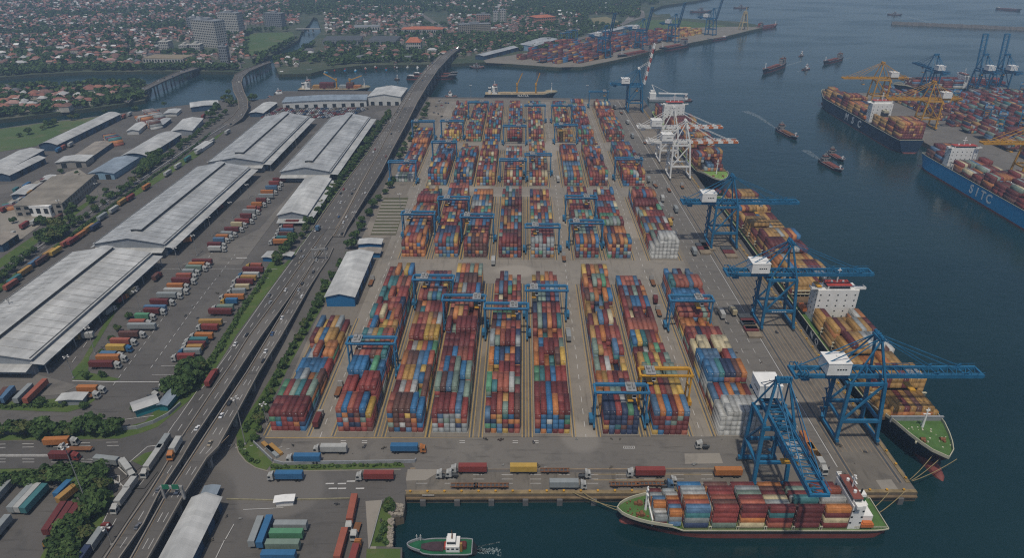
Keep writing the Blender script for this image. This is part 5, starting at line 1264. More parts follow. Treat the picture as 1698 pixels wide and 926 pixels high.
WH = [warehouse('huge pale grey freight shed lowest on the truck park side, long side canopy', (-152, 613), (50, 595), (250, 420), 9.5, 4.2, R_PALE, WALL_G, canopy=7, monitor=True, seams=18, gable_canopy=True),
      warehouse('huge grey freight shed with ridge ventilator in the middle of the west truck park', (155, 404), (272, 404), (414, 277), 9.5, 4.0, R_GREY, WALL_G, canopy=7, canopy_l=2.5, monitor=True, seams=22, gable_canopy=True),
      warehouse('grey freight shed with ridge ventilator nearer the curved flyover', (350, 264), (436, 268), (512, 193), 9.5, 4.0, R_GREY, WALL_G, canopy=7, monitor=True, seams=14, gable_canopy=True),
      warehouse('grey freight shed beside the motorway, its ridge ventilator facing the car storage', (467, 282), (547, 284), (613, 194), 9.5, 4.0, R_GREY, WALL_G, canopy=7, monitor=True, seams=14, gable_canopy=True),
      warehouse('plain white roofed shed tucked below the large shed beside the motorway', (462, 354), (508, 356), (548, 296), 7.5, 2.6, R_WHITE, WALL_G, canopy=5, gable_canopy=True),
      warehouse('bright blue walled shed with white roof at the west edge of the container yard', (540, 491), (587, 491.5), (618, 418), 7.0, 1.9, R_WHITE, WALL_B),
      warehouse('small white roofed blue shed behind the bright blue one', (594, 404), (631, 404), (634, 396), 4.5, .5, R_WHITE, WALL_B, 'shed', 'shed', doors=''),
      warehouse('flat brown roofed annex between the two blue sheds', (593, 419), (629, 419), (632, 411), 4.0, .4, R_TAN, WALL_B, 'shed', 'shed', doors=''),
      warehouse('long grey roofed open shed squeezed under the elevated motorway at the picture foot', (258, 940), (308, 940), (364, 826), 6.5, 2.2, R_PALE, WALL_DB),
      warehouse('light blue shed with dark door by the tree lined road', (147, 287), (188, 287), (229, 261), 6.0, 1.8, R_BLUE, WALL_LB, 'shed', 'shed', doors='F'),
      warehouse('curved pale roofed shed beside the light blue one', (202, 258), (243, 258), (300, 222), 6.5, 2.6, R_PALE, WALL_DB, curved=True),
      warehouse('long curved roof shed along the green river field', (64, 240), (94, 240), (199, 189), 6.5, 2.6, R_PALE, WALL_DB, curved=True),
      warehouse('long pale shed at the west margin next to the riverside field', (-42, 287), (0, 287), (72, 248), 6.5, 2.0, R_PALE, WALL_DB),
      warehouse('second long pale shed at the west margin, nearer the container lot', (-15, 294), (15, 290), (74, 261), 6.0, 1.8, R_PALE, WALL_DB),
      warehouse('open fronted white roofed shed with columns between the curved sheds', (95, 267), (141, 267), (154, 257), 6.0, 1.0, R_WHITE, WALL_C, 'shed', 'shed', doors='F'),
      warehouse('small white shed north of the curved sheds', (286, 215), (318, 216), (336, 196), 5.5, 1.8, R_WHITE, WALL_G, 'shed', 'shed', doors=''),
      warehouse('smaller white shed among white tanks west of the flyover', (211, 216), (229, 216), (244, 203), 4.5, 1.3, R_WHITE, WALL_W, 'shed', 'shed', doors=''),
      warehouse('riverside shed with white roof and dark open side', (316, 176), (362, 173.5), (360, 166), 6.0, .8, R_WHITE, WALL_DB, 'shed', 'shed', doors=''),
      warehouse('long blue grey waterfront warehouse with a row of dark loading doors', (471, 165), (607, 165), (609, 156.5), 8.5, 1.2, R_BLUE, WALL_W, doors='F'),
      warehouse('large white hall with pitched roof on the waterfront beside the viaduct', (609, 161), (664, 160), (675, 145.5), 11, 3.0, R_WHITE, WALL_W, doors='F'),
      warehouse('low white shed between curved flyover and car storage', (419, 183), (436, 187), (459, 170), 5, 1.2, R_WHITE, WALL_DB, 'shed', 'shed', doors='R'),
      warehouse('low pale shed behind the container row of the west lot', (20, 322), (40, 322), (62, 306), 4.5, .8, R_PALE, WALL_DB, 'shed', 'shed', doors=''),
      warehouse('small white roofed store by the two dark trees of the west lot', (68, 298), (84, 298), (92, 290), 4, .6, R_WHITE, WALL_C, 'shed', 'shed', doors=''),
      warehouse('tan roofed store south of the open fronted shed', (103, 293), (124, 293), (131, 286), 4, .5, R_TAN, WALL_C, 'shed', 'shed', doors=''),
      warehouse('grey roofed workshop north of the curved shed', (256, 206), (270, 206), (283, 196), 4.5, .8, R_GREY, WALL_DB, 'shed', 'shed', doors=''),
      warehouse('pale lean to shed beside the riverside shed', (270, 189), (292, 187), (300, 180), 4, .5, R_PALE, WALL_W, 'shed', 'shed', doors=''),
      warehouse('long low white canopy on the lane by the curved flyover', (322, 246), (333, 247), (352, 234), 3.6, .4, R_WHITE, WALL_W, 'shed', 'shed', doors=''),
      warehouse('brown flat roofed store beside the container piles of the west lot', (117, 262), (152, 259), (188, 234), 5, .5, R_TAN, WALL_DB, 'shed', 'shed', doors=''),
      warehouse('grey blue roofed shed cut by the frame edge below the white pavilion', (-60, 415), (2, 405), (29, 387), 6, 1.2, R_TAN, WALL_DB, 'shed', 'shed'),
      warehouse('small teal building with pale roof next to the motorway slip road', (218, 668), (223, 680), (261, 667), 4.5, .6, R_PALE, WALL_T, 'office', 'office_building', doors=''),
      warehouse('narrow blue grey roofed hut beside the dark trees at the motorway', (264, 668), (276, 671), (297, 645), 4.0, .5, R_BLUE, WALL_T, 'hut', 'hut', doors=''),
      warehouse('white roofed gatehouse at the south edge of the truck park', (97, 661), (135, 662), (143, 652), 3.6, .4, R_WHITE, WALL_G, 'gatehouse', 'gatehouse', doors=''),
      warehouse('small grey roofed hut beside the motorway lamp and the lot entrance', (468, 424), (482, 424.5), (487, 419), 3.2, .5, R_PALE, WALL_DB, 'hut', 'hut', doors=''),
      warehouse('white roofed blue cabin at the truck park entrance', (434, 427), (451, 427), (460, 418), 3.4, .4, R_PALE, WALL_B, 'hut', 'hut', doors=''),
      warehouse('blue grey gate hut at the end of the long open shed', (336, 818), (357, 818), (362, 807), 3.4, .4, R_BLUE, WALL_DB, 'hut', 'hut', doors=''),
      warehouse('white portable cabin standing alone at the lower lot fence', (457, 829), (484.5, 829), (486, 822), 3.2, .15, WHITE, WHITE, 'cabin', 'portable_cabin', doors=''),
      warehouse('grey roofed long shed at the root of the far port', (784, 92), (802, 92.5), (862, 77), 7, 1, R_GREY, WALL_DB),
      warehouse('grey roofed shed with a dark arcade behind the far port containers', (860, 73), (885, 76.5), (925, 64), 9, 1.2, R_GREY, WALL_LB),
      warehouse('low grey transit shed at the back of the far port', (972, 56), (985, 57.5), (1055, 42), 7, 1, R_GREY, WALL_G, doors='')]
# flat concrete depot and pavilion
def block_building(label, NL, NR, depth, h, wall, roof, cat='building', name='office_block', rows=2, cols=8, each=False, side_cols=None, roof_h=.4, win=GLASS, pitched=None, win_w=.55, win_h=.5):
    A, B_ = G(*NL), G(*NR); d = B_ - A; W = d.length; rz = atan2(d.y, d.x)
    t = thing(name, label, cat, tuple(A), rz)
    b = MB(); b.box((W / 2, depth / 2, h / 2), (W, depth, h)); wo = b.build('wall', wall, t)
    b = MB()
    if pitched:
        b.face([(-.6, -.6, h), (W + .6, -.6, h), (W * .75, depth / 2, h + pitched), (W * .25, depth / 2, h + pitched)]); b.face([(W + .6, depth + .6, h), (-.6, depth + .6, h), (W * .25, depth / 2, h + pitched), (W * .75, depth / 2, h + pitched)])
        b.face([(W + .6, -.6, h), (W + .6, depth + .6, h), (W * .75, depth / 2, h + pitched)]); b.face([(-.6, depth + .6, h), (-.6, -.6, h), (W * .25, depth / 2, h + pitched)])
    else:
        b.box((W / 2, depth / 2, h + roof_h / 2), (W + .4, depth + .4, roof_h))
        if h > 12: b.box((W * .5, depth / 2, h + 2), (W * .3, depth * .5, 3.2))
    b.build('roof', roof, t)
    fh = h / rows
    for k in range(rows):
        Wd = []
        for i in range(cols): Wd.append(((W * (i + .5) / cols, -.04, fh * (k + .55)), (W / cols * win_w, .08, fh * win_h)))
        sc = side_cols or max(2, int(cols * depth / W))
        for i in range(sc):
            for x in (-.04, W + .04): Wd.append(((x, depth * (i + .5) / sc, fh * (k + .55)), (.08, depth / sc * win_w, fh * win_h)))
        g = MB()
        for c_, d_ in Wd:
            g.box(c_, d_)
            if each: g.build('window', win, wo); g = MB()
        if not each: g.build('window_glazing', win, wo)
    return t
block_building('flat roofed concrete depot with glazed street side by the tree lined road', (108, 356), (163, 306), 34, 9, WALL_C, mat('roof_felt', (.20, .18, .15), .9, .35, .08), 'depot', 'depot_building', 2, 14, True)
block_building('white pavilion with dark glazed corner at the end of the concrete depot', (48, 359), (86, 360), 20, 8.5, WHITE, WHITE, 'pavilion', 'pavilion', 1, 3, True)
# town landmarks
TW = mat('facade_pale', (.40, .385, .35), .8, .1, .1); TG = mat('facade_grey', (.2, .21, .22), .8, .15, .1); TP = mat('facade_pinkish', (.33, .20, .15), .8, .15, .1)
ROOF_T = mat('tile_orange', (.36, .12, .06), .8, .25, .2)
block_building('broad pale hotel tower by the river bridge', (324, 76), (362, 80), 24, 46, TW, TG, 'tower', 'hotel_tower', 11, 13)
block_building('pale slab block behind the broad hotel tower', (366, 53), (397, 54), 22, 38, TW, TG, 'apartment block', 'apartment_block', 8, 11)
block_building('dark grey office slab at the edge of the riverside park', (440, 44), (468, 45), 18, 28, TG, TG, 'office block', 'office_block', 7, 9)
block_building('dark slab block standing west of the hotel tower', (312, 50), (333, 50), 16, 24, TG, TG, 'office block', 'office_block', 6, 7)
block_building('small grey office tower beside the curved flyover', (366, 104), (379, 104), 11, 25, TG, TG, 'office block', 'office_block', 6, 4)
block_building('square white block with orange hipped roof near the viaduct landing', (674, 87), (698, 87), 24, 17, TW, ROOF_T, 'civic building', 'civic_building', 3, 7, True, pitched=7)
block_building('long tan apartment slab north of the viaduct landing', (762, 58), (814, 56), 16, 20, mat('facade_tan', (.27, .24, .19), .8, .12, .1), TG, 'apartment block', 'apartment_block', 6, 16)
block_building('red brick slab behind the long tan apartments', (790, 38), (813, 38), 16, 18, TP, TG, 'apartment block', 'apartment_block', 5, 7)
block_building('long white market hall with orange roof band', (666, 57), (734, 57), 30, 10, TW, ROOF_T, 'hall', 'market_hall', 1, 18, pitched=4)
block_building('grey industrial hall with saw like dark roof, western of the pair behind the wharf', (535, 75), (598, 74), 60, 8, TG, mat('roof_dark', (.07, .075, .08), .8, .2, .05), 'factory', 'factory_hall', 1, 12)
block_building('dark industrial hall with pale front parapet, eastern of the pair behind the wharf', (610, 76), (657, 76), 60, 9, TG, MATS['roof_dark'], 'factory', 'factory_hall', 1, 9)
block_building('pale flat warehouse west of the avenue', (588, 52), (630, 51), 26, 9, TW, TG, 'warehouse', 'town_warehouse', 1, 10)
block_building('salmon pink school like building near the dry grass field', (890, 38), (922, 36), 40, 11, mat('facade_salmon', (.38, .19, .12), .8, .12), ROOF_T, 'school', 'school_building', 2, 9, pitched=4)
block_building('long tan roofed hall by the road bridge on the town bank', (238, 105), (305, 106), 36, 8, TW, mat('roof_khaki', (.22, .18, .12), .8, .15), 'hall', 'sports_hall', 1, 14)
block_building('white stepped office building beside the tan roofed hall', (265, 86), (281, 86), 20, 17, TW, TW, 'office block', 'office_block', 4, 5)
block_building('white low office building left of the hotel tower base', (298, 88), (312, 88), 18, 13, TW, TW, 'office block', 'office_block', 3, 5)
block_building('white office building below the hotel tower', (316, 88), (333, 88), 18, 14, TW, TW, 'office block', 'office_block', 3, 5)
block_building('slim pale tower among the red roofs east of the tan slab', (818, 40), (826, 40), 14, 26, TW, TG, 'tower', 'residential_tower', 8, 3)
block_building('second slim pale tower among the red roofs east of the tan slab', (829, 38), (838, 38), 14, 28, TW, TG, 'tower', 'residential_tower', 8, 3)
block_building('low white pumping hall on the wharf under the town trees', (583, 100), (605, 100), 16, 6, TG, TG, 'hall', 'wharf_hall', 1, 6)
block_building('long open wharf roof along the town waterfront', (625, 101), (690, 100), 12, 6, TG, TG, 'wharf shed', 'wharf_shed', 1, 14)
# ---------------------------------------------------------------- trucks
TRUCK_ME = {}
def mesh_of(b, name, mats):
    o = b.build(name, mats); me = o.data; bpy.data.objects.remove(o); return me
def truck_parts(kind, L, col, cab):
    """front is +x; x=0 in the middle. returns list of (name, mesh, [(child, mesh)])"""
    key = (kind, round(L, 1), col, cab)
    if key in TRUCK_ME: return TRUCK_ME[key]
    P = []; xf = L / 2; cl = 2.6
    if kind not in ('trailer', 'flatbed'):
        b = MB(); x0 = xf - cl
        b.hexa([(x0, -1.2, .7), (xf, -1.2, .7), (xf, 1.2, .7), (x0, 1.2, .7), (x0, -1.2, 3.3), (xf - .45, -1.15, 3.0), (xf - .45, 1.15, 3.0), (x0, 1.2, 3.3)])
        b.hexa([(x0, -1.1, 3.3), (x0 + 1.5, -1.1, 3.12), (x0 + 1.5, 1.1, 3.12), (x0, 1.1, 3.3), (x0, -1.0, 3.9), (x0 + .7, -1.0, 3.75), (x0 + .7, 1.0, 3.75), (x0, 1.0, 3.9)])
        w_ = MB(); w_.face([(xf - .12, -1.05, 1.75), (xf - .12, 1.05, 1.75), (xf - .40, 1.0, 2.85), (xf - .40, -1.0, 2.85)]); 
        for s in (-1, 1): w_.face([(xf - 1.6, s * 1.215, 1.8), (xf - .5, s * 1.215, 1.8), (xf - .6, s * 1.19, 2.7), (xf - 1.6, s * 1.215, 2.7)])
        P.append(('cab', mesh_of(b, 'cab', paint(cab) if cab in PAL else WHITE), [('windscreen', mesh_of(w_, 'windscreen', GLASS))]))
    b = MB(); b.box((0, 0, .95), (L - .6, 1.0, .35)); 
    if kind == 'flat': b.box((-1.2, 0, 1.3), (L - 4.2, 2.4, .22), m=1)
    if kind == 'flatbed':
        for i in range(int(L / 1.6)): b.box((-xf + .8 + i * 1.6, 0, 1.2), (.35, 2.4, .25), m=1)
        for s in (-1, 1): b.box((0, s * .9, 1.25), (L, .3, .35), m=1)
    P.append(('chassis', mesh_of(b, 'chassis', [STEEL_D, RUST]), []))
    if kind in ('box', 'trailer'):
        x0, x1 = -xf, (xf - cl - .9 if kind == 'box' else xf)
        c = ((x0 + x1) / 2, 0, 2.72); d = (x1 - x0, 2.44, 2.75)
        b = MB(); b.box(c, d, 0, 0)
        b.box((c[0], 0, 4.11), (d[0] - .3, 2.2, .04), 0, 0)
        n = max(6, int(d[0] / 1.1))
        for i in range(n):
            for s in (-1, 1): b.box((x0 + d[0] * (i + .5) / n, s * 1.235, 2.72), (.12, .03, 2.5), 0, 0)
        P.append(('cargo_box', mesh_of(b, 'cargo_box', paint(col)), []))
    if kind == 'tank':
        b = MB(); b.tube((-xf, 0, 2.3), (xf - cl - .8, 0, 2.3), 1.2, 12); P.append(('tank', mesh_of(b, 'tank', paint(col), ), []))
    axles = [-xf + 1.6, -xf + 2.9] + ([xf - 1.3, xf - 4.4] if kind not in ('trailer', 'flatbed') else [xf - 3])
    b = MB(); b.tube((0, -1.22, 0), (0, 1.22, 0), .52, 10); wm = MATS.setdefault('_axle', None) or mesh_of(b, 'wheel_axle', DARK); MATS['_axle'] = wm
    for ax in axles: P.append(('wheel_axle', wm, [], ax))
    TRUCK_ME[key] = P
    return P
NT = [0]
def truck(label, u, v, ang=None, to=None, kind='box', col='maroon', cab='white', L=13.0, group=None, z=0.3, cat=None):
    """centre image point on the ground; heading towards image point 'to' or a world angle"""
    g = G(u, v, z)
    if to is not None: h = G(*to, z) - g; ang = atan2(h.y, h.x)
    nm = 'semi_trailer' if kind in ('trailer', 'flatbed') else ('tractor_unit' if kind == 'cab' else 'lorry')
    t = thing(nm, label, cat or ('trailer' if kind in ('trailer', 'flatbed') else 'truck'), tuple(g), ang, group)
    for p in truck_parts(kind, L, col, cab):
        o = link(p[0], p[1], t)
        if len(p) > 3: o.location = (p[3], 0, .52)
        for cn, cm in p[2]: link(cn, cm, o)
    return t
def cname(c): return c.replace('_', ' ')
# parked rows: west row faces right, east row faces left  (u of the rear, u of the front, v at the wheels)
WROW = [(150, 205, 611, 'maroon'), (164, 215, 600, 'orange'), (168, 210, 595, 'steel_blue'), (179, 224, 583, 'yellow'), (185, 230, 573, 'salmon'), (199, 242, 560, 'brown'), (212, 259, 547, 'grey'), (216, 257, 541, 'salmon'),
        (225, 262, 531, 'green'), (239, 279, 522, 'maroon'), (241, 277, 517, 'steel_blue'), (252, 293, 507, 'maroon'), (264, 306, 496, 'grey'), (271, 314, 488, 'white'), (278, 318, 480, 'orange'), (287, 328, 471, 'maroon'), (293, 330, 464, 'salmon'),
        (304, 334, 456, 'grey'), (308, 345, 450, 'grey_green'), (313, 349, 445, 'orange'), (318, 353, 440, 'maroon'), (345, 377, 417, 'white'), (347, 379, 411, 'maroon'), (354, 382, 404, 'steel_blue'), (360, 389, 399, 'orange'), (366, 394, 393, 'grey'),
        (373, 405, 386, 'maroon'), (381, 411, 378, 'cream'), (389, 420, 371, 'red'), (398, 428, 363, 'maroon'), (404, 434, 356, 'grey'), (410, 436, 350, 'salmon'), (419, 445, 343, 'orange'), (424, 450, 336, 'maroon'), (430, 456, 329, 'grey'), (434, 462, 323, 'orange'), (440, 467, 316, 'steel_blue'), (446, 472, 309, 'red'),
        (452, 476, 303, 'maroon')]
EROW = [(329, 284, 598, 'red'), (336, 296, 590, 'grey'), (338, 300, 584, 'ochre'), (343, 300, 578, 'maroon'), (347, 304, 571, 'teal'), (356, 312, 563, 'orange'), (367, 324, 549, 'red'), (373, 332, 541, 'ochre'), (386, 347, 523, 'maroon'), (390, 352, 516, 'grey_green'), (397, 366, 506, 'blue'),
        (408, 365, 498, 'orange'), (411, 375, 489, 'grey'), (416, 383, 482, 'cream'), (424, 386, 473, 'maroon'), (428, 391, 467, 'ochre'), (433, 396, 461, 'white'), (440, 402, 453, 'maroon'), (438, 408, 446, 'salmon'),
        (478, 445, 406, 'orange'), (480, 451, 400, 'teal'), (486, 453, 394, 'brown'), (488, 459, 388, 'steel_blue'), (489, 462, 381, 'red'), (498, 468, 374, 'maroon')]
for rows, where, ang in ((WROW, 'western', 0.0), (EROW, 'eastern', pi)):
    for i, (u0, u1, v, c) in enumerate(rows):
        a, b_ = G(u0, v), G(u1, v); L = abs(b_.x - a.x)
        cab = 'white' if random.random() < .85 else random.choice(['red', 'yellow', 'blue'])
        bare = random.random() < .12
        truck(('%s box trailer without a cab, %s from the south in the %s parking row' % (cname(c), ordw(i + 1), where)) if bare else '%s cab truck with %s box, %s from the south in the %s parking row' % (cab, cname(c), ordw(i + 1), where), (u0 + u1) / 2 + random.uniform(-2, 2), v + random.uniform(-.8, .8), ang + random.uniform(-.055, .055), kind='trailer' if bare else 'box', col=c, cab=cab, L=min(15.5, max(10, L * random.uniform(.86, 1.0))), group='trucks parked in the %s row' % where)
# trucks along the west lane and at the shed docks
LANEC = [(26, 470, 'teal'), (20, 478, 'salmon'), (44, 455, 'ochre'), (60, 441, 'steel_blue'), (70, 437, 'brown'), (84, 425, 'ochre'), (94, 422, 'yellow'), (112, 407, 'salmon'), (122, 404, 'red'), (136, 394, 'orange'), (150, 383, 'ochre'), (160, 380, 'navy'), (171, 364, 'grey'), (190, 352, 'white'), (204, 339, 'ochre'), (217, 332, 'red'), (244, 314, 'orange'), (279, 291, 'white'), (296, 279, 'white'), (312, 267, 'teal'), (330, 255, 'white'), (352, 238, 'white'), (378, 222, 'white')]
for i, (u, v, c) in enumerate(LANEC):
    truck('%s trailer parked on the lane west of the great sheds, %s from the south' % (cname(c), ordw(i + 1)), u, v, to=(u + 30, v - 20), kind='trailer', col=c, L=10.5, group='trailers along the west lane')
DOCK = [(222, 487, 248, 466, 'white', 'cream', 'white cab van truck backed at the lowest shed canopy'), (204, 500, 218, 490, 'orange', 'red', 'orange red lorry beside the lowest shed canopy'), (184, 520, 200, 508, 'white', 'grey', 'white lorry at the middle of the lowest shed canopy'),
        (142, 563, 120, 565, 'yellow', 'white', 'cream van truck poking out of the lowest shed'), (365, 348, 376, 338, 'red', 'maroon', 'red lorry at the canopy of the middle shed'), (307, 404, 296, 406, 'white', 'orange', 'small lorry backed into the middle shed'), (594, 242, 600, 235, 'red', 'red', 'red lorry beside the tree row of the motorway shed'), (504, 218, 508, 214, 'red', 'red', 'red lorry between the two northern sheds'), (262, 463, 270, 455, 'red', 'brown', 'brown lorry by the gable of the lowest shed')]
for u, v, u1, v1, cab, c, l in DOCK: truck(l, u, v, to=(u1, v1), col=c, cab=cab, L=9)
# roads to the south of the yard and the dockside
SPEC = [('white cab truck with white box on the yard road, behind the blue one', 548, 751, 'L', 'box', 'white', 'white', 14.5), ('white cab truck with blue box lower on the yard road kerb', 504, 767, 'L', 'box', 'blue', 'white', 14.5),
        ('orange cab truck with blue box heading east on the yard road', 678, 750, 'R', 'box', 'blue', 'orange', 15), ('white cab truck with light blue box on the service road curve', 474, 796, 'L', 'box', 'blue', 'white', 14.5), ('white cab truck with red box crossing the dock gate', 622, 796, 'L', 'box', 'red', 'white', 15.5),
        ('white cab truck with red box on the dock road', 777, 784, 'L', 'box', 'red', 'white', 15), ('yellow box trailer with no cab on the dock road', 868, 784, 'L', 'trailer', 'yellow', 'white', 11), ('rusty flatbed trailer behind the yellow box', 920, 784, 'L', 'flat0', 'ochre', 'white', 12),
        ('white cab truck with pale grey box at the dock edge', 942, 810, 'R', 'box', 'grey', 'white', 15), ('white cab truck with red box near the concrete patch', 1070, 790, 'L', 'box', 'red', 'white', 15.5), ('orange box trailer beside the dock ship crane', 1206, 790, 'L', 'trailer', 'orange', 'white', 11),
        ('empty flatbed trailer with brown load nearest the feeder ship bow', 1035, 807, 'R', 'flat0', 'ochre', 'white', 12), ('rusty flatbed trailer with orange frame beside the feeder ship', 1076, 806, 'R', 'flat0', 'orange', 'white', 12), ('empty rusty flatbed along the dock edge, west of the grey box truck', 815, 809, 'L', 'flat0', 'ochre', 'white', 14),
        ('second rusty flatbed along the dock edge', 770, 809, 'L', 'flat0', 'ochre', 'white', 11), ('white tractor parked alone on the dock lanes', 969, 792, 'R', 'cab', 'white', 'white', 5.5), ('white tractor by the dock gate, western of the pair', 735, 792, 'L', 'cab', 'white', 'white', 6), ('white tractor by the dock gate, eastern of the pair', 750, 791, 'L', 'cab', 'white', 'white', 5.5),
        ('white tractor on the yard side of the dock fence', 1112, 803, 'R', 'cab', 'white', 'white', 5), ('pale blue tractor ahead of the rusty flatbed', 1106, 809, 'R', 'cab', 'white', 'steel_blue', 5), ('white recovery truck on the yard road near the white reefer boxes', 1165, 743, 'L', 'cab', 'white', 'white', 6.5)]
for l, u, v, d, k, c, cab, L in SPEC:
    kk = {'flat0': 'flatbed', 'cab': 'cab'}.get(k, k)
    truck(l, u, v, pi if d == 'L' else 0.0, kind=kk, col=c, cab=cab, L=L)
SP2 = [('orange box truck with white cab on the junction road', 104, 739, 130, 738, 'box', 'orange', 'white', 14), ('white cab truck with blue grey flatbed on the junction road', 128, 748, 110, 748, 'flat', 'steel_blue', 'white', 15), ('maroon box truck on the near lane of the junction road', 110, 763, 130, 763, 'box', 'maroon', 'red', 12),
       ('brown and white drawbar truck turning at the junction', 186, 772, 204, 774, 'box', 'grey', 'white', 14), ('white truck turning down the slip road', 214, 785, 223, 797, 'box', 'white', 'white', 12), ('long white tanker truck on the slip road beside the viaduct', 255, 772, 240, 794, 'box', 'white', 'white', 17),
       ('grey white truck following the tanker on the slip road', 270, 748, 262, 760, 'box', 'grey', 'white', 13), ('white coach like truck going down the slip road, farther of the pair', 215, 818, 209, 826, 'box', 'white', 'white', 10), ('white coach like truck going down the slip road, nearer of the pair', 202, 838, 194, 849, 'box', 'white', 'white', 11),
       ('white box truck with orange cab on the elevated carriageway', 291, 751, 284, 763, 'box', 'white', 'orange', 11), ('grey trailer truck with red tail low on the slip road', 167, 896, 178, 880, 'box', 'grey', 'red', 12), ('dark purple box truck at the picture foot on the slip road', 145, 926, 152, 916, 'box', 'navy', 'maroon', 12),
       ('red articulated truck on the ground level motorway', 353, 632, 361, 619, 'box', 'red', 'red', 13), ('blue van truck on the motorway near the white shed', 528, 382, 532, 376, 'box', 'steel_blue', 'white', 7), ('orange box truck turning out of the truck park', 154, 652, 176, 652, 'box', 'orange', 'white', 13), ('cream box truck behind the gatehouse', 150, 660, 168, 661, 'flat', 'ochre', 'white', 10),
       ('white recovery truck by the teal building', 264, 648, 276, 648, 'cab', 'white', 'white', 7), ('white mixer truck under the recovery truck', 254, 660, 264, 662, 'cab', 'white', 'white', 7),
       ('grey trailer of the three parked side by side, first from the west', 40, 834, 60, 812, 'trailer', 'grey', 'white', 13), ('white trailer of the three parked side by side, middle one', 50, 834, 70, 812, 'trailer', 'white', 'white', 13), ('teal blue trailer of the three parked side by side', 61, 835, 81, 813, 'trailer', 'teal', 'white', 13), ('grey white trailer cut by the frame edge, beside the three', 4, 826, 22, 806, 'trailer', 'grey', 'white', 12),
       ('maroon trailer at the open end of the row of three near the trees', 95, 868, 110, 845, 'trailer', 'maroon', 'white', 14), ('maroon trailer in the middle of three near the trees', 108, 868, 123, 845, 'trailer', 'maroon', 'white', 14), ('maroon trailer closest to the trees, third of the row', 120, 868, 134, 847, 'trailer', 'maroon', 'white', 13), ('blue container trailer near the yellow excavator', 110, 818, 120, 808, 'trailer', 'blue', 'white', 9), ('ochre trailer between the blue ones', 114, 828, 126, 818, 'trailer', 'ochre', 'white', 8),
       ('rusty grey trailer at the lower west frame edge', 4, 884, 14, 872, 'trailer', 'grey', 'white', 10),
       ('maroon trailer in the lot below the lowest shed, western end', 6, 664, 14, 654, 'trailer', 'brown', 'white', 10), ('steel blue trailer in the lot below the lowest shed', 15, 662, 24, 652, 'trailer', 'steel_blue', 'white', 10), ('pale grey trailer in the lot below the lowest shed', 42, 660, 54, 648, 'trailer', 'grey', 'white', 12), ('long orange red trailer in the lot below the lowest shed', 62, 656, 78, 640, 'trailer', 'salmon', 'white', 16),
       ('grey trailer in the lower lot, beside the blue one', 427, 890, 436, 866, 'trailer', 'grey', 'white', 12), ('blue trailer in the lower lot', 441, 890, 450, 866, 'trailer', 'blue', 'white', 13), ('grey trailer lying crosswise at the top of the lower lot', 484, 880, 520, 880, 'trailer', 'grey', 'white', 12), ('light green trailer crosswise, second from the top', 477, 894, 520, 894, 'trailer', 'green', 'white', 12), ('dark green trailer crosswise, third from the top', 471, 912, 520, 912, 'trailer', 'grey_green', 'white', 12), ('blue trailer crosswise at the very foot of the lower lot', 464, 930, 520, 930, 'trailer', 'blue', 'white', 12),
       ('red truck with white cab on the basin side lane, farther one', 584, 858, 577, 892, 'box', 'salmon', 'white', 16), ('orange trailer near the picture foot by the basin path', 567, 912, 573, 890, 'trailer', 'salmon', 'white', 13), ('orange crane truck parked beside the basin path', 591, 884, 586, 900, 'flat', 'orange', 'white', 9), ('orange red box truck at the foot of the basin path', 590, 924, 595, 906, 'box', 'red', 'orange', 12),
       ('orange trailer train on the quay road by the dock crane, first of two', 1336, 742, 1327, 726, 'trailer', 'orange', 'white', 12), ('ochre trailer train on the quay road, second of two', 1347, 758, 1336, 742, 'trailer', 'ochre', 'white', 9), ('white truck leading the ochre trailers on the quay road', 1358, 775, 1366, 788, 'box', 'white', 'white', 11)]
for l, u, v, u1, v1, k, c, cab, L in SP2: truck(l, u, v, to=(u1, v1), kind=k, col=c, cab=cab, L=L, z=7.3 if 'elevated' in l else .3)
b = MB(); b.box((0, 0, 1.6), (3.2, 2.0, 1.4)); b.bar((1.2, 0, 2), (3.4, 0, 4.6), .4); b.bar((3.4, 0, 4.6), (5, 0, 1.2), .35)
t = thing('excavator', 'yellow excavator at the edge of the trees in the lower west lot', 'excavator', tuple(G(82, 905)), .5); b.build('body', YELLOW, t)
b = MB(); b.box((0, 1, .5), (3.6, .7, 1)); b.build('track', DARK, t); b = MB(); b.box((0, -1, .5), (3.6, .7, 1)); b.build('track', DARK, t)
# terminal tractors with trailers scattered on the quay road, and things laid on the apron
QT = [(1093, 395, 'ochre'), (1104, 408, 'white'), (1110, 372, 'yellow'), (1117, 392, 'white'), (1094, 345, 'grey'), (1113, 363, 'white'), (1120, 350, 'grey'), (1098, 332, 'white'), (1086, 309, 'white'), (1075, 300, 'grey'), (1109, 316, 'white'), (1060, 262, 'orange'), (1069, 238, 'white'), (1048, 228, 'grey'), (1040, 205, 'white'), (1030, 188, 'cream'), (1019, 180, 'white'), (1131, 311, 'white'), (1150, 420, 'grey'), (1214, 520, 'cream'), (1195, 524, 'white'), (1086, 500, 'maroon'), (1092, 520, 'brown'), (1034, 640, 'red')]
for i, (u, v, c) in enumerate(QT):
    truck('%s yard truck on the quay road, %s of the scattered ones from the dock end' % (cname(c), ordw(1 + sorted([q[1] for q in QT], reverse=True).index(v))), u, v, pi / 2 + random.uniform(-.12, .12), kind=random.choice(['box', 'flat', 'box']), col=c, cab='white', L=random.uniform(8, 12), group='yard trucks on the quay road')
HC = mat('hatch_rack', (.20, .16, .11), .8, .3, .4)
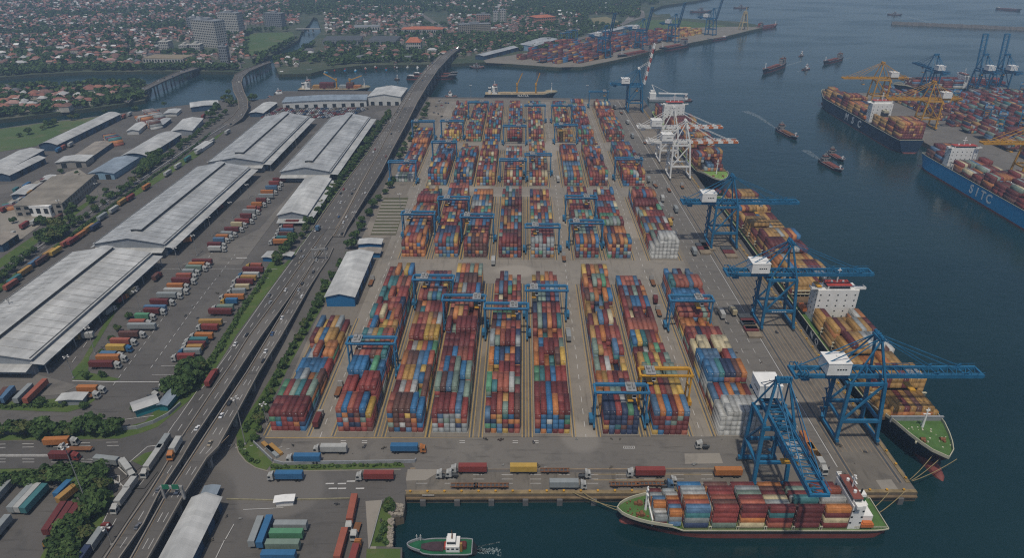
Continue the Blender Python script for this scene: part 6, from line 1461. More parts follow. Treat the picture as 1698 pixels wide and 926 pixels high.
for i, (u, v) in enumerate(((1245, 548), (1166, 414), (1172, 408), (1208, 420), (1240, 535))):
    g = G(u, v); t = thing('hatch_cover_rack', 'brown steel hatch cover laid on the quay, %s counted from the dock end' % ordw(i + 1), 'hatch cover', tuple(g), .0, 'hatch covers laid on the quay')
    for k in range(3):
        b = MB(); b.box((0, -6 + k * 6, .7), (7.5, 5.2, 1.2)); b.build('cover_panel', [HC, MATS['paint_maroon'], STEEL_D][k], t)
# yard vehicles in the lanes
for i, (u, v, c) in enumerate(sorted(((605, 660, 'salmon'), (562, 650, 'brown'), (616, 470, 'red'), (529, 700, 'maroon'), (1082, 470, 'brown'), (942, 560, 'grey'), (935, 430, 'grey'), (925, 300, 'white'), (1055, 350, 'white'), (818, 436, 'white')), key=lambda q: -q[1])):
    truck('%s trailer truck in a yard lane, %s such one from the dock end' % (cname(c), ordw(1 + i)), u, v, pi / 2, kind='flat' if i % 3 else 'box', col=c, cab='white', L=11, group='trucks between yard blocks')
# ---------------------------------------------------------------- cars
CARME = {}
def car_mesh(c):
    if c in CARME: return CARME[c]
    b = MB(); b.hexa([(-2.1, -.88, .35), (2.1, -.88, .35), (2.1, .88, .35), (-2.1, .88, .35), (-2.1, -.85, .98), (2.0, -.82, .85), (2.0, .82, .85), (-2.1, .85, .98)], 0)
    b.hexa([(-1.5, -.82, .98), (1.0, -.8, .9), (1.0, .8, .9), (-1.5, .82, .98), (-1.1, -.65, 1.48), (.25, -.65, 1.48), (.25, .65, 1.48), (-1.1, .65, 1.48)], 1, 0)
    for x in (-1.3, 1.3): b.tube((x, -.9, .33), (x, .9, .33), .33, 8, 2)
    col = {'white': (.6, .6, .6), 'silver': (.3, .31, .32), 'black': (.02, .02, .022), 'red': (.25, .03, .02), 'blue': (.04, .09, .2), 'grey': (.12, .12, .13), 'beige': (.3, .25, .18)}[c]
    CARME[c] = mesh_of(b, 'car', [mat('car_' + c, col, .35, 0, spec=.5), GLASS, DARK]); return CARME[c]
CC = ['white'] * 5 + ['silver'] * 3 + ['black'] * 2 + ['red', 'blue', 'grey', 'grey', 'beige']
def car(label, p, ang, group, c=None):
    o = link('car', car_mesh(c or random.choice(CC))); o.location = p; o.rotation_euler = (0, 0, ang); k_ = 1.35 if 'storage' in label else .8; o.scale = (k_, k_, k_); return tag(o, label, 'car', group)
def traffic(rows, fs, n, where, z, lo=0.0):
    PP = {f: walk(along(rows, f), 9, 3) for f in fs}
    out = []
    while len(out) < n:
        f = random.choice(fs); P = PP[f]; p, d = P[int(random.random() ** 1.2 * len(P))]
        if p.y < lo or any((p - q[0]).length < 7 for q in out): continue
        sg = 1 if f > .5 else -1; out.append((p, atan2(d.y * sg, d.x * sg), random.choice(CC)))
    out.sort(key=lambda q: q[0].y); cnt = {}
    for p, a, c in out:
        cnt[c] = cnt.get(c, 0) + 1
        car('%s car driving on the %s, %s %s one from the south' % (c, where, ordw(cnt[c]), c), p + Vector((0, 0, z)), a, 'cars on the %s' % where, c)
traffic(DR, (.2, .5, .8), 15, 'elevated carriageway beside the yard', .04, 150)
traffic(DL, (.25, .75), 6, 'middle elevated carriageway', .04, 150)
traffic(LC, (.3, .75), 8, 'ground level carriageway', .3, 300)
traffic(V1, (.25, .75), 26, 'harbour viaduct near side', .04)
traffic(V2, (.2, .5, .8), 20, 'city bound viaduct carriageway', .04)
traffic(CF, (.25, .75), 8, 'curved flyover', .04)
traffic(CB, (.3, .7), 12, 'channel bridge', .04)
traffic(WR, (.25, .7), 14, 'tree lined road', .3, 380)
# storage compound of new cars behind the sheds
k = 0
for r_ in range(7):
    for i in range(20):
        f = i / 19; v = 181 + r_ * 2.35; u = 467 - r_ * 5 + f * (142 - 1 * r_)
        if random.random() < .1: continue
        k += 1; c = random.choice(['red', 'red', 'white', 'silver', 'beige', 'grey', 'blue', 'white'])
        car('%s new car, %s row of the car storage compound, %s from its west end' % (c, ORD[r_ + 1], ordw(i + 1)), G(u, v, .16), 1.15, 'new cars in the storage compound', c)
for i, u in enumerate(sorted(random.uniform(716, 745) for _ in range(12))):
    c = random.choice(CC)
    car('%s car on the small lot by the viaduct pier, %s from the west' % (c, ordw(i + 1)), G(u, random.uniform(166, 200), .2), random.uniform(0, 3), 'cars on the viaduct lot', c)
# ---------------------------------------------------------------- lamps and signs
def lamp(label, u, v, h=22, arms=2, heads=4):
    g = G(u, v); t = thing('light_mast', label, 'lamp', tuple(g), 0, 'light masts')
    b = MB(); b.tube((0, 0, 0), (0, 0, h), .22, 8, 0, .12); b.tube((0, 0, 0), (0, 0, .8), .5, 8); b.build('mast', PIER, t)
    b = MB(); b.box((0, 0, h), (2.6, .25, .2)); b.box((0, 0, h), (.25, 2.6, .2)); b.build('cross_arm', PIER, t)
    for i in range(heads):
        a = 2 * pi * i / heads; b = MB(); b.box((1.25 * cos(a), 1.25 * sin(a), h - .15), (.8, .6, .25), a); b.build('lamp_head', WHITE, t)
for i, (u, v, h, w_) in enumerate(((146, 841, 30, 'in the trees of the road junction'), (407, 738, 25, 'on the grass bend by the yard corner'), (443, 706, 12, 'at the corner of the first yard block'), (233, 518, 14, 'between the lowest shed and the trucks'), (158, 587, 16, 'beside the south end of the parked trucks'), (122, 628, 13, 'at the south grass verge of the truck park'), (298, 448, 16, 'at the north corner of the parked trucks'), (327, 424, 15, 'by the gable of the middle shed'), (352, 392, 15, 'along the middle shed canopy'), (386, 362, 13, 'between shed and trucks farther up'), (413, 329, 12, 'near the third shed gable'), (492, 246, 12, 'between the northern sheds'), (664, 345, 12, 'on the verge beside the stacking slot'), (643, 160, 14, 'on the car storage quay'), (781, 162, 16, 'at the harbour end of the yard'), (973, 162, 16, 'at the back quay beside the last gantry'), (26, 531, 13, 'west of the lowest shed'), (103, 356, 12, 'in front of the white pavilion'), (164, 325, 11, 'beside the concrete depot'), (590, 372, 10, 'on the frontage road'), (186, 905, 9, 'inside the trees at the slip road'))):
    lamp('tall light mast %s' % w_, u, v, h)
def sign_gantry(label, uL, vL, uR, vR, z, h, panel):
    a, c = G(uL, vL, z), G(uR, vR, z); d = c - a; rz = atan2(d.y, d.x); L = d.length
    t = thing('sign_gantry', label, 'sign gantry', tuple(a), rz)
    for x in (0, L):
        b = MB(); b.box((x, 0, h / 2), (.8, .8, h)); b.build('post', PIER, t)
    b = MB(); b.box((L / 2, 0, h), (L + 1, 1.0, 1.0)); b.build('cross_beam', PIER, t)
    for i in range(panel):
        b = MB(); b.box((L * (i + .5) / max(panel, 1), -.6, h + .6), (L / panel * .7, .15, 2.2)); b.build('sign_panel', mat('sign_green', (.02, .14, .08), .5), t)
sign_gantry('pale concrete gantry spanning the motorway where the carriageways split', 520, 432, 541, 431, .3, 8, 0)
sign_gantry('green sign gantry over the elevated carriageway near the open shed', 274, 828, 306, 828, 7, 6, 2)

# small gear lying about on the paved areas
GEAR = [mat('gear_' + str(i), c, .8, .3, 1) for i, c in enumerate(((.04, .04, .04), (.06, .045, .04), (.09, .08, .065), (.2, .2, .19), (.05, .05, .055)))]
gm = []
for i, m in enumerate(GEAR):
    b = MB(); b.box((0, 0, .3), (1.8 + .4 * i, 1.2, .6)); b.box((.4, .2, .8), (.9, .8, .5)); b.box((-.9, 1.3, .25), (1.4, .5, .5)); b.tube((1.6, -.6, 0), (1.6, -.6, .9), .3, 8); gm.append(mesh_of(b, 'cargo_gear', m))
AREAS = [(690, 1220, 727, 736), (690, 1220, 771, 779), (1060, 1115, 300, 420), (1075, 1130, 180, 300), (1200, 1290, 480, 620), (1260, 1330, 640, 760), (440, 640, 836, 900), (300, 420, 840, 900), (450, 660, 735, 745), (190, 330, 500, 640), (250, 380, 420, 560), (20, 150, 300, 360), (1340, 1440, 700, 790)]
for i in range(70):
    a_ = AREAS[i % len(AREAS)]; g = G(random.uniform(a_[0], a_[1]), random.uniform(a_[2], a_[3]), .3)
    o = link('cargo_gear', random.choice(gm)); o.location = g; o.rotation_euler = (0, 0, random.uniform(0, 6.3)); k_ = random.uniform(.35, .7); o.scale = (k_,) * 3
    tag(o, 'small heap of lashing gear and pallets lying on the pavement', 'cargo gear', 'cargo gear lying on the pavement')
WESTV = [(8, 351), (24, 342), (36, 336), (50, 325), (66, 313), (74, 303), (84, 306), (30, 318), (46, 312), (100, 303), (64, 330), (98, 366), (128, 232), (134, 226), (141, 222), (150, 216), (158, 211), (106, 248), (98, 252), (118, 243), (176, 240), (166, 256), (206, 196), (216, 192), (262, 189), (338, 196), (348, 188), (20, 395), (42, 378), (60, 372)]
for i, (u, v) in enumerate(WESTV):
    c = random.choice(YARD_MIX + ['white'] * 20)
    truck('%s trailer standing in the west lots, %s of these from the south' % (cname(c), ordw(1 + sorted(q[1] for q in WESTV)[::-1].index(v))), u, v, to=(u + 20, v - 13), kind=random.choice(['trailer', 'box', 'trailer']), col=c, cab='white', L=random.uniform(7, 10), group='trailers in the west lots')
# ---------------------------------------------------------------- trees
LEAF = [mat('leaf_dark', (.028, .055, .018), .8, .35, .25, spec=.15, coord='Object'), mat('leaf_mid', (.044, .078, .023), .8, .35, .25, spec=.15), mat('leaf_light', (.062, .10, .03), .8, .3, .25, spec=.15), mat('leaf_olive', (.088, .10, .035), .8, .3, .25, spec=.15)]
def leaf_cloud(rng, blobs, n, s):
    """n quads scattered on and inside lumpy blobs [(x,y,z,r)]; returns V,F,mi"""
    w_ = np.array([b[3] ** 2 for b in blobs]); w_ = w_ / w_.sum(); idx = rng.choice(len(blobs), n, p=w_)
    B = np.array(blobs)[idx]; d = rng.normal(size=(n, 3)); d /= np.linalg.norm(d, axis=1)[:, None]; d[:, 2] = np.where(d[:, 2] < -.4, -d[:, 2], d[:, 2])
    r = B[:, 3:4] * (rng.uniform(.72, 1.05, (n, 1))); C = B[:, :3] + d * r * np.array([1, 1, .85])
    nn = d + rng.normal(scale=.45, size=(n, 3)); nn /= np.linalg.norm(nn, axis=1)[:, None]
    a = np.cross(nn, rng.normal(size=(n, 3))); a /= np.linalg.norm(a, axis=1)[:, None]; b_ = np.cross(nn, a)
    k = (s * rng.uniform(.6, 1.3, (n, 1))); a = a * k; b_ = b_ * k * .75
    V = np.stack([C - a - b_, C + a - b_, C + a + b_, C - a + b_], 1).reshape(-1, 3); F = np.arange(n * 4).reshape(n, 4)
    base = rng.integers(0, 3, len(blobs))[idx]; mi = np.where(rng.random(n) < .7, base, rng.integers(0, 3, n))
    return V, F, mi
def crown_mesh(seed, R=3.6, H=6.5, n=420, s=.55, lumps=9):
    rng = np.random.default_rng(seed); bl = [(0, 0, H * .55, R * .72)]
    for i in range(lumps):
        a = rng.uniform(0, 2 * pi); q = rng.uniform(.35, .75) * R; bl.append((q * cos(a), q * sin(a), H * rng.uniform(.38, .82), R * rng.uniform(.32, .55)))
    V, F, mi = leaf_cloud(rng, bl, n, s); me = mesh_np('crown', V, F, mi=np.minimum(3, mi + (1 if seed % 3 == 0 else 0)))
    for m in LEAF: me.materials.append(m)
    return me
CROWNS = [crown_mesh(i, 3.4 + .4 * (i % 3), 6.2 + (i % 2), 460) for i in range(6)]
SMALLC = [crown_mesh(20 + i, 3.6, 6.5, 130, 1.0, 6) for i in range(4)]
def trunk_mesh():
    b = MB(); b.tube((0, 0, 0), (.1, 0, 2.6), .32, 7, 0, .22)
    for a in (0.3, 2.2, 4.4): b.tube((.1, 0, 2.3), (1.4 * cos(a), 1.4 * sin(a), 4.4), .16, 5, 0, .07)
    return mesh_of(b, 'trunk', BARK)
TRUNK = trunk_mesh()
def tree(label, p, sc=1.0, group=None, small=False, name='tree'):
    t = thing(name, label, 'tree', tuple(p), random.uniform(0, 6.3), group); t.scale = (sc * random.uniform(.9, 1.1), sc * random.uniform(.9, 1.1), sc * random.uniform(.9, 1.12))
    link('crown', random.choice(SMALLC if small else CROWNS), t)
    link('trunk', TRUNK, t)
    return t
def tree_row(where, pts, n, sc=1.0, jit=1.0, small=False, size_w=.25, group=None, z=0):
    end = ('south' if pts[0][1] - pts[-1][1] > 25 else ('north' if pts[-1][1] - pts[0][1] > 25 else ('west' if pts[0][0] < pts[-1][0] else 'east')))
    P = [G(u, v, 0) for u, v in pts]; L = sum((q - p).length for p, q in zip(P, P[1:])); st = L / n
    for i, (p, d) in enumerate(walk(P, st, st * .4)[:n]):
        q = p + Vector((random.uniform(-jit, jit), random.uniform(-jit, jit), z))
        tree('tree %s, %s from the %s end' % (where, ordw(i + 1), end), q, sc * random.uniform(1 - size_w, 1 + size_w), group or 'trees ' + where, small)
tree_row('along the motorway beside the white shed', [(455, 446), (478, 418), (500, 395), (535, 345), (562, 308), (590, 272), (610, 243), (632, 212), (648, 190)], 46, .95, 2)
tree_row('on the yard side verge of the frontage road', [(424, 742), (432, 700), (445, 668), (470, 610), (492, 570), (515, 532), (528, 505), (540, 470)], 22, .62, 1.2)
tree_row('around the dark clump at the slip road', [(292, 652), (305, 640), (318, 626), (330, 612), (322, 634), (308, 655), (300, 662)], 9, 1.25, 2)
tree_row('in the line above the junction road', [(2, 722), (25, 721), (45, 722), (70, 722), (100, 722), (125, 722), (150, 721), (178, 720), (200, 717)], 12, 1.1, 1.2)
tree_row('in the thicket beside the slip road', [(8, 806), (40, 806), (62, 802), (92, 800), (140, 794), (165, 800), (160, 812), (172, 828), (155, 838), (160, 858), (140, 868), (148, 885), (122, 890), (135, 905), (108, 908), (118, 925), (95, 935), (128, 940)], 30, 1.1, 2)
tree_row('along the tree lined west road', [(-10, 478), (20, 452), (62, 420), (78, 406), (96, 398), (110, 385), (128, 372), (150, 356), (175, 338), (205, 318), (232, 297), (258, 276), (285, 258), (310, 240), (345, 212), (372, 190)], 44, .85, 3)
tree_row('around the dark clump on the west road', [(70, 402), (86, 392), (100, 382), (82, 404), (96, 396), (108, 388)], 8, 1.3, 2)
tree_row('by the light blue shed', [(238, 292), (248, 282), (258, 272), (266, 262), (246, 276), (230, 300)], 8, 1.3, 2.5)
tree_row('west of the concrete depot', [(86, 288), (118, 290), (130, 288), (120, 372), (96, 372), (40, 372), (22, 372), (62, 375), (140, 345), (176, 322), (190, 310)], 13, .75, 2)
tree_row('on the verge beside the blue shed', [(535, 490), (575, 440), (588, 402), (600, 378), (605, 362), (620, 345), (640, 320), (655, 296)], 14, .85, 1.5)
tree_row('under the viaduct by the stacks', [(660, 268), (668, 256), (676, 240), (684, 226), (692, 212), (700, 198), (706, 186), (712, 172)], 12, .85, 1.5)
tree_row('on the riverside field', [(60, 222), (85, 206), (105, 200), (112, 197), (125, 198), (20, 232), (150, 190), (240, 183), (215, 186), (262, 178), (302, 172)], 12, .9, 2)
tree_row('at the foot of the curved flyover', [(368, 172), (374, 165), (380, 158), (384, 170), (376, 178), (415, 168), (420, 164), (428, 168), (362, 180), (352, 190), (344, 200)], 14, 1.1, 2)
tree_row('at the basin corner', [(642, 837), (648, 848), (641, 843)], 3, .55, .5)
tree_row('on the truck park verge', [(146, 622), (160, 625), (185, 628), (172, 586), (196, 552), (215, 522), (118, 672), (72, 672), (90, 670), (28, 672), (250, 682), (272, 680)], 12, .5, 1)
tree_row('on the peninsula shore', [(-30, 196), (0, 193), (25, 190), (55, 187), (82, 185), (102, 181), (125, 178), (150, 172), (165, 168), (190, 168), (228, 158), (240, 142), (215, 141), (190, 143), (160, 143), (135, 142), (100, 146), (60, 146), (30, 149), (0, 152)], 46, 1.2, 4, True)
tree_row('on the town bank of the side channel', [(-10, 126), (15, 122), (52, 115), (75, 114), (100, 115), (122, 115), (150, 114), (172, 114), (200, 114), (222, 115), (245, 115), (265, 114), (290, 115), (335, 114), (350, 112), (372, 112), (395, 113)], 44, 1.25, 3, True)
# hedges beside the motorway and lots
def hedge(label, pts, w_, h, n_per=5.0):
    P = [G(u, v) for u, v in pts]; rng = np.random.default_rng(len(label)); bl = []
    for p, d in walk(P, 1.8): bl.append((p.x + rng.uniform(-.6, .6), p.y + rng.uniform(-.6, .6), h * rng.uniform(.35, .6), w_ * rng.uniform(.45, .8)))
    V, F, mi = leaf_cloud(rng, bl, int(len(bl) * n_per * 5), .42); V[:, 2] = np.maximum(V[:, 2], .05); me = mesh_np('hedge', V, F, mi=np.minimum(2, mi + 1) if 'bright' in label else mi)
    for m in LEAF: me.materials.append(m)
    tag(link('hedge', me), label, 'hedge', None)
hedge('bright green hedge between the parked trucks and the motorway', [(340, 622), (368, 575), (398, 522), (430, 476), (448, 448)], 2.6, 2.2)
hedge('bright green hedge on the bend below the yard corner', [(398, 735), (404, 752), (414, 763), (430, 770)], 1.6, 1.2)
hedge('low dark hedge along the yard side of the frontage road', [(406, 718), (440, 660), (468, 604), (500, 552), (528, 500)], 1.8, 1.6)
hedge('bright green strip hedge under the yard road wall', [(452, 776), (520, 776), (600, 774), (668, 773)], 1.0, .9)
hedge('bright hedge at the south verge of the lot below the lowest shed', [(0, 676), (60, 675), (105, 674)], 1.6, 1.2)
hedge('dark hedge along the lane west of the great sheds', [(-20, 500), (40, 450), (100, 408), (160, 362), (220, 318), (300, 262), (350, 222)], 2.0, 1.7)
hedge('dark scrub along the basin bank', [(636, 870), (630, 895), (640, 905)], 1.8, 1.2)
# fence walls
def wall_run(label, pts, h, m, name='boundary_wall'):
    b = MB(); wallstrip(b, [G(u, v) for u, v in pts], h, .4); tag(b.build(name, m), label, 'wall')
wall_run('grey wall along the yard road above the hedge', [(455, 768), (470, 772), (540, 770), (688, 768), (690, 765)], 1.6, STEEL)
wall_run('diagonal grey fence at the yard corner by the stored girders', [(421, 736), (452, 766)], 1.5, STEEL)
wall_run('curved blue grey wall below the teal building', [(205, 714), (228, 712), (255, 703), (280, 690), (300, 672)], 1.8, STEEL)
wall_run('low yellow striped kerb wall of the lower lot', [(376, 829), (450, 831), (580, 828)], .5, KERBY)
wall_run('pale wall along the basin path', [(634, 832), (616, 900), (612, 912)], .8, PIER)
for i, (u, v, c) in enumerate(((445, 745, 'ochre'), (452, 752, 'grey'), (458, 748, 'ochre'))):
    b = MB(); b.box((0, 0, .8), (9, 1.6, 1.2)); o = b.build('stored_girder', paint(c)); o.location = G(u, v); o.rotation_euler = (0, 0, -.75)
    tag(o, '%s girder stored in the yard corner, %s from the fence' % (c, ORD[i + 1]), 'girder', 'girders stored in the yard corner')
# ---------------------------------------------------------------- town: houses and woods
from mathutils import geometry as mg
def inside(pt, poly): 
    x, y = pt; c = False; n = len(poly)
    for i in range(n):
        (x0, y0), (x1, y1) = poly[i], poly[i - 1]
        if (y0 > y) != (y1 > y) and x < (x1 - x0) * (y - y0) / (y1 - y0) + x0: c = not c
    return c
RC = dict(terracotta=(.20, .09, .07), orange=(.24, .11, .075), brown=(.15, .085, .07), pale_grey=(.36, .36, .35), white=(.52, .51, .49), dark_grey=(.10, .10, .11), pinkish=(.28, .17, .145), rust=(.20, .075, .055))
RK = ['terracotta'] * 5 + ['orange'] * 3 + ['brown'] * 4 + ['pale_grey'] * 4 + ['white'] * 2 + ['brown'] * 3 + ['pinkish'] * 3 + ['dark_grey'] * 2 + ['pinkish'] * 3 + ['rust'] * 3
def house_geo(w_, d, h, r, hip):
    V = [(-w_, -d, 0), (w_, -d, 0), (w_, d, 0), (-w_, d, 0), (-w_, -d, h), (w_, -d, h), (w_, d, h), (-w_, d, h)]
    e = .5; q = w_ * (.45 if hip else 1) + (0 if hip else e)
    R = [(-w_ - e, -d - e, h - .1), (w_ + e, -d - e, h - .1), (w_ + e, d + e, h - .1), (-w_ - e, d + e, h - .1), (-q, 0, h + r), (q, 0, h + r)]
    FW = [(0, 1, 5, 4), (1, 2, 6, 5), (2, 3, 7, 6), (3, 0, 4, 7)]; FR = [(0, 1, 5, 4), (2, 3, 4, 5), (1, 2, 5, 5), (3, 0, 4, 4)]
    return V, FW, R, FR
HM = {}
def house_meshes(i, rk):
    if (i, rk) in HM: return HM[(i, rk)]
    w_, d, h, r, hip = [(5, 4, 5.5, 2.6, 1), (6.5, 4.5, 6, 2.8, 1), (4.2, 3.6, 3.4, 2.0, 0), (8, 5, 6.5, 3, 1)][i]
    V, FW, R, FR = house_geo(w_, d, h, r, hip)
    b = MB(); b.v = list(V); b.f = list(FW); b.m = [0] * 4
    for k in range(3):
        for s in (-1, 1): b.box((-w_ * .6 + k * w_ * .6, s * (d + .01), h * .55), (1.1, .06, 1.1), m=1)
    a = mesh_of(b, 'wall', [mat('house_wall', (.42, .39, .33), .85, .2, .1), GLASS])
    b = MB(); b.v = list(R); b.f = [tuple(dict.fromkeys(f)) for f in FR]; b.m = [0] * 4
    c = mesh_of(b, 'roof', mat('roof_' + rk, RC[rk], .85, .3, .25))
    HM[(i, rk)] = (a, c); return a, c
NH = {}
def house(where, p, ang, seq):
    i = random.choice([0, 0, 1, 1, 2, 2, 3]); rk = random.choice(RK)
    t = thing('house', '%s %s roofed house %s, %s' % (['mid sized', 'wide', 'low', 'large'][i], cname(rk), where, seq), 'house', tuple(p), ang, 'houses ' + where)
    a, c = house_meshes(i, rk); link('wall', a, t); link('roof', c, t)
def rows_of_houses(where, v0, v1, dv, u0f, u1f, du, skip=.15, keep=None, lim=999, ang=0.1):
    v = v1; r_ = 0; n = 0
    while v > v0 and n < lim:
        r_ += 1; k = 0; u = u0f(v) if callable(u0f) else u0f; ue = u1f(v) if callable(u1f) else u1f
        while u < ue and n < lim:
            if random.random() > skip and (keep is None or keep(u, v)):
                k += 1; n += 1
                house(where, G(u + random.uniform(-2, 2), v + random.uniform(-.6, .6)), ang + random.choice([0, pi / 2]) + random.uniform(-.2, .2), '%s row, %s from the west' % (ORD[min(r_, 19)], ordw(k)))
            u += du * random.uniform(.85, 1.2)
        v -= dv
    return n
n1 = rows_of_houses('on the peninsula', 150, 183, 4.6, -6, lambda v: 225 - (v - 150) * 3.0, 15, .12)
n2 = rows_of_houses('behind the town bank', 84, 110, 4.3, -6, 236, 14, .12)
n3 = rows_of_houses('behind the wharf', 88, 97, 4.0, 500, 735, 15, .25, lambda u, v: not (668 < u < 704 or 580 < u < 608))
NHOUSE = n1 + n2 + n3
# the rest of the town reads as one mass of small roofs
HOLES = [(320, 364, 46, 92), (364, 400, 32, 60), (405, 500, 42, 95), (495, 540, 25, 98), (436, 472, 26, 50), (530, 600, 58, 78), (606, 660, 60, 80), (664, 738, 44, 60), (760, 816, 40, 62), (672, 702, 66, 90), (586, 632, 42, 56), (235, 308, 94, 116), (886, 924, 26, 44), (975, 1030, 24, 44), (788, 814, 24, 42), (310, 336, 34, 54), (262, 336, 70, 92), (362, 384, 80, 112), (470, 497, 55, 80), (815, 842, 20, 44), (700, 745, 20, 46)]
rng = np.random.default_rng(5)
def town_density(u, v):
    """how built up a spot is, from the look of the town: bands of roofs between wooded ridges"""
    for a, b_, c, d in HOLES:
        if a < u < b_ and c < v < d: return 0
    w1 = 22 + 14 * sin(u * .006 + 1) - u * .012; w2 = 40 - u * .045
    if u < 480:
        if w2 + 12 < v < w2 + 19 + 3 * sin(u * .03) and u < 330: return .06
        if v < 30 - u * .02 and v > 22 - u * .045 + 4: return .10 if 60 < u < 300 else .5
        return .60
    if u < 860:
        if v < 26 and not (12 < v < 20 and (560 < u < 700 or 760 < u < 830)) and not (u > 720 and 2 < v < 14): return .10
        return .56 if v < 60 else .28
    if v < 22: return .05
    if u < 960 and v < 62: return .35
    return 0.05
VV, FF, CL, off = [], [], [], 0
WV, WN = [], 0
treespots = []
v = 118.0
while v > -30:
    sc = 1132 * (SP - (CV - v) / FPX * CP) / CAMZ; du = max(2.0, 10.5 * sc); dvv = max(.5, 13.5 * sc * (SP - (CV - v) / FPX * CP) * .95)
    u = -60.0
    while u < 1090:
        uu, vv = u + random.uniform(-.5, .5) * du, v + random.uniform(-.4, .4) * dvv
        ok = inside((uu, vv + 1.0), TOWN_POLY)
        shore = 116 if uu < 400 else (98 if uu < 455 else (113 if uu < 745 else (100 - max(0, (uu - 745)) * .17)))
        if vv > shore - 1 or (uu > 1060 and vv > 8): ok = False
        if (vv > 84 and uu < 240) or (vv > 86 and 495 < uu < 740): ok = ok and random.random() < .35 and 'T'
        if 498 < uu < 535 and 20 < vv < 60: ok = False
        if uu > 925 and vv > 62: ok = False
        if 412 < uu < 484 and 53 < vv < 92: ok = False
        if uu > 1030 and vv > 28: ok = False
        if 985 < uu < 1022 and 28 < vv < 41: ok = False
        if ok:
            D = town_density(uu, vv)
            if ok != 'T' and random.random() < D:
                g = G(uu, vv); w_, d, h = random.uniform(2.6, 5.0), random.uniform(2.3, 3.7), random.uniform(3.2, 6.5); r = random.uniform(1.5, 3)
                a = .1 + random.choice([0, pi / 2]) + random.uniform(-.25, .25); C, S = cos(a), sin(a)
                V, FW, R, FR = house_geo(w_, d, h, r, random.random() < .6)
                P = np.array(V + R); Q = np.empty_like(P); Q[:, 0] = g.x + C * P[:, 0] - S * P[:, 1]; Q[:, 1] = g.y + S * P[:, 0] + C * P[:, 1]; Q[:, 2] = P[:, 2]
                VV.append(Q); FF.append(np.array(FW + [tuple(8 + i for i in f) for f in FR]) + off); off += 14
                wc = (np.array((.38, .33, .29)) * random.uniform(.6, 1.15)).tolist(); rc = (np.array(RC[random.choice(RK)]) * random.uniform(.75, 1.2)).tolist()
                CL += [wc] * 4 + [rc] * 4
            elif random.random() < (.75 if D < .2 else .62): treespots.append((uu, vv))
        u += du
    v -= dvv
VV = np.concatenate(VV); FF = np.concatenate(FF); CL = np.array(CL)
tri = (FF[:, 2] == FF[:, 3])
me = bpy.data.meshes.new('house'); 
me = mesh_np('house', VV, FF, CL); me.materials.append(attr_mat('house_paint', .85, .25, .15))
tag(link('distant_houses', me), kind='stuff')
# woods: clumps of leaves over the wooded ground
V0, F0, M0 = [], [], []; off = 0
protos_ = [leaf_cloud(np.random.default_rng(50 + i), [(0, 0, 3.4, 2.6), (1.8, .6, 3.8, 1.9), (-1.6, -.8, 3.6, 2.0), (.3, 1.7, 4.6, 1.7)], 34, 1.35) for i in range(6)]
extra = []
for _ in range(900): extra.append((random.uniform(760, 1060), random.uniform(2, 30)))
for _ in range(500): extra.append((random.uniform(440, 760), random.uniform(-8, 26)))
for _ in range(420): extra.append((random.uniform(745, 960), random.uniform(58, 84)))
for _ in range(130):
    u = random.uniform(-5, 236); extra.append((u, random.uniform(145, 192 - u * .1)))
for _ in range(260): extra.append((random.uniform(-5, 330), random.uniform(84, 117)))
for _ in range(260): extra.append((random.uniform(470, 745), random.uniform(84, 104)))
def bank(pts, n, up):
    for _ in range(n):
        i = random.randrange(len(pts) - 1); f = random.random(); (a, b_), (c, d) = pts[i], pts[i + 1]
        BANK.append((a + (c - a) * f, b_ + (d - b_) * f - random.uniform(.2, 1) * up))
BANK = []
bank([(-10, 128), (60, 122.5), (140, 118.5), (250, 117.5), (330, 117.5), (395, 118)], 170, 5)
bank([(-10, 198), (60, 191), (100, 185.5), (170, 176.5), (205, 171), (238, 166)], 90, 6)
bank([(0, 148), (60, 145), (150, 141), (232, 139.5)], 60, -4)
bank([(424, 111), (440, 96), (470, 79), (495, 65)], 60, 3)
bank([(520, 74), (505, 81), (490, 94), (462, 99)], 40, -3)
bank([(408, 90), (408, 60), (420, 54), (484, 52)], 40, 2)
bank([(540, 110), (600, 105), (640, 104), (745, 103)], 40, 2)
BSET = set(BANK)
PEN = [(0, 150), (60, 146), (150, 143), (225, 141), (236, 150), (230, 160), (205, 168), (170, 173), (100, 182), (0, 193), (-20, 193), (-20, 150)]
for u, vv in BANK + treespots + extra:
    if (u, vv) not in BSET and not (inside((u, vv + 1.5), TOWN_POLY) or inside((u, vv), PEN)): continue
    if u > 925 and vv > 62 and vv > 100 - (u - 745) * .17: continue
    if (u, vv) not in BSET and any(a < u < b_ and c < vv < d - 4 for a, b_, c, d in HOLES): continue
    if 985 < u < 1022 and 28 < vv < 41: continue
    g = G(u, vv); s = random.uniform(.8, 1.7); a = random.uniform(0, 6.3); V, F, mi = protos_[random.randrange(6)]
    Q = V * s; C, S = cos(a), sin(a); Q = np.stack([Q[:, 0] * C - Q[:, 1] * S + g.x, Q[:, 0] * S + Q[:, 1] * C + g.y, Q[:, 2]], 1)
    V0.append(Q); F0.append(F + off); M0.append(mi); off += len(V)
me = mesh_np('woods', np.concatenate(V0), np.concatenate(F0), mi=np.concatenate(M0))
for m in LEAF: me.materials.append(m)
tag(link('woods', me), kind='stuff')
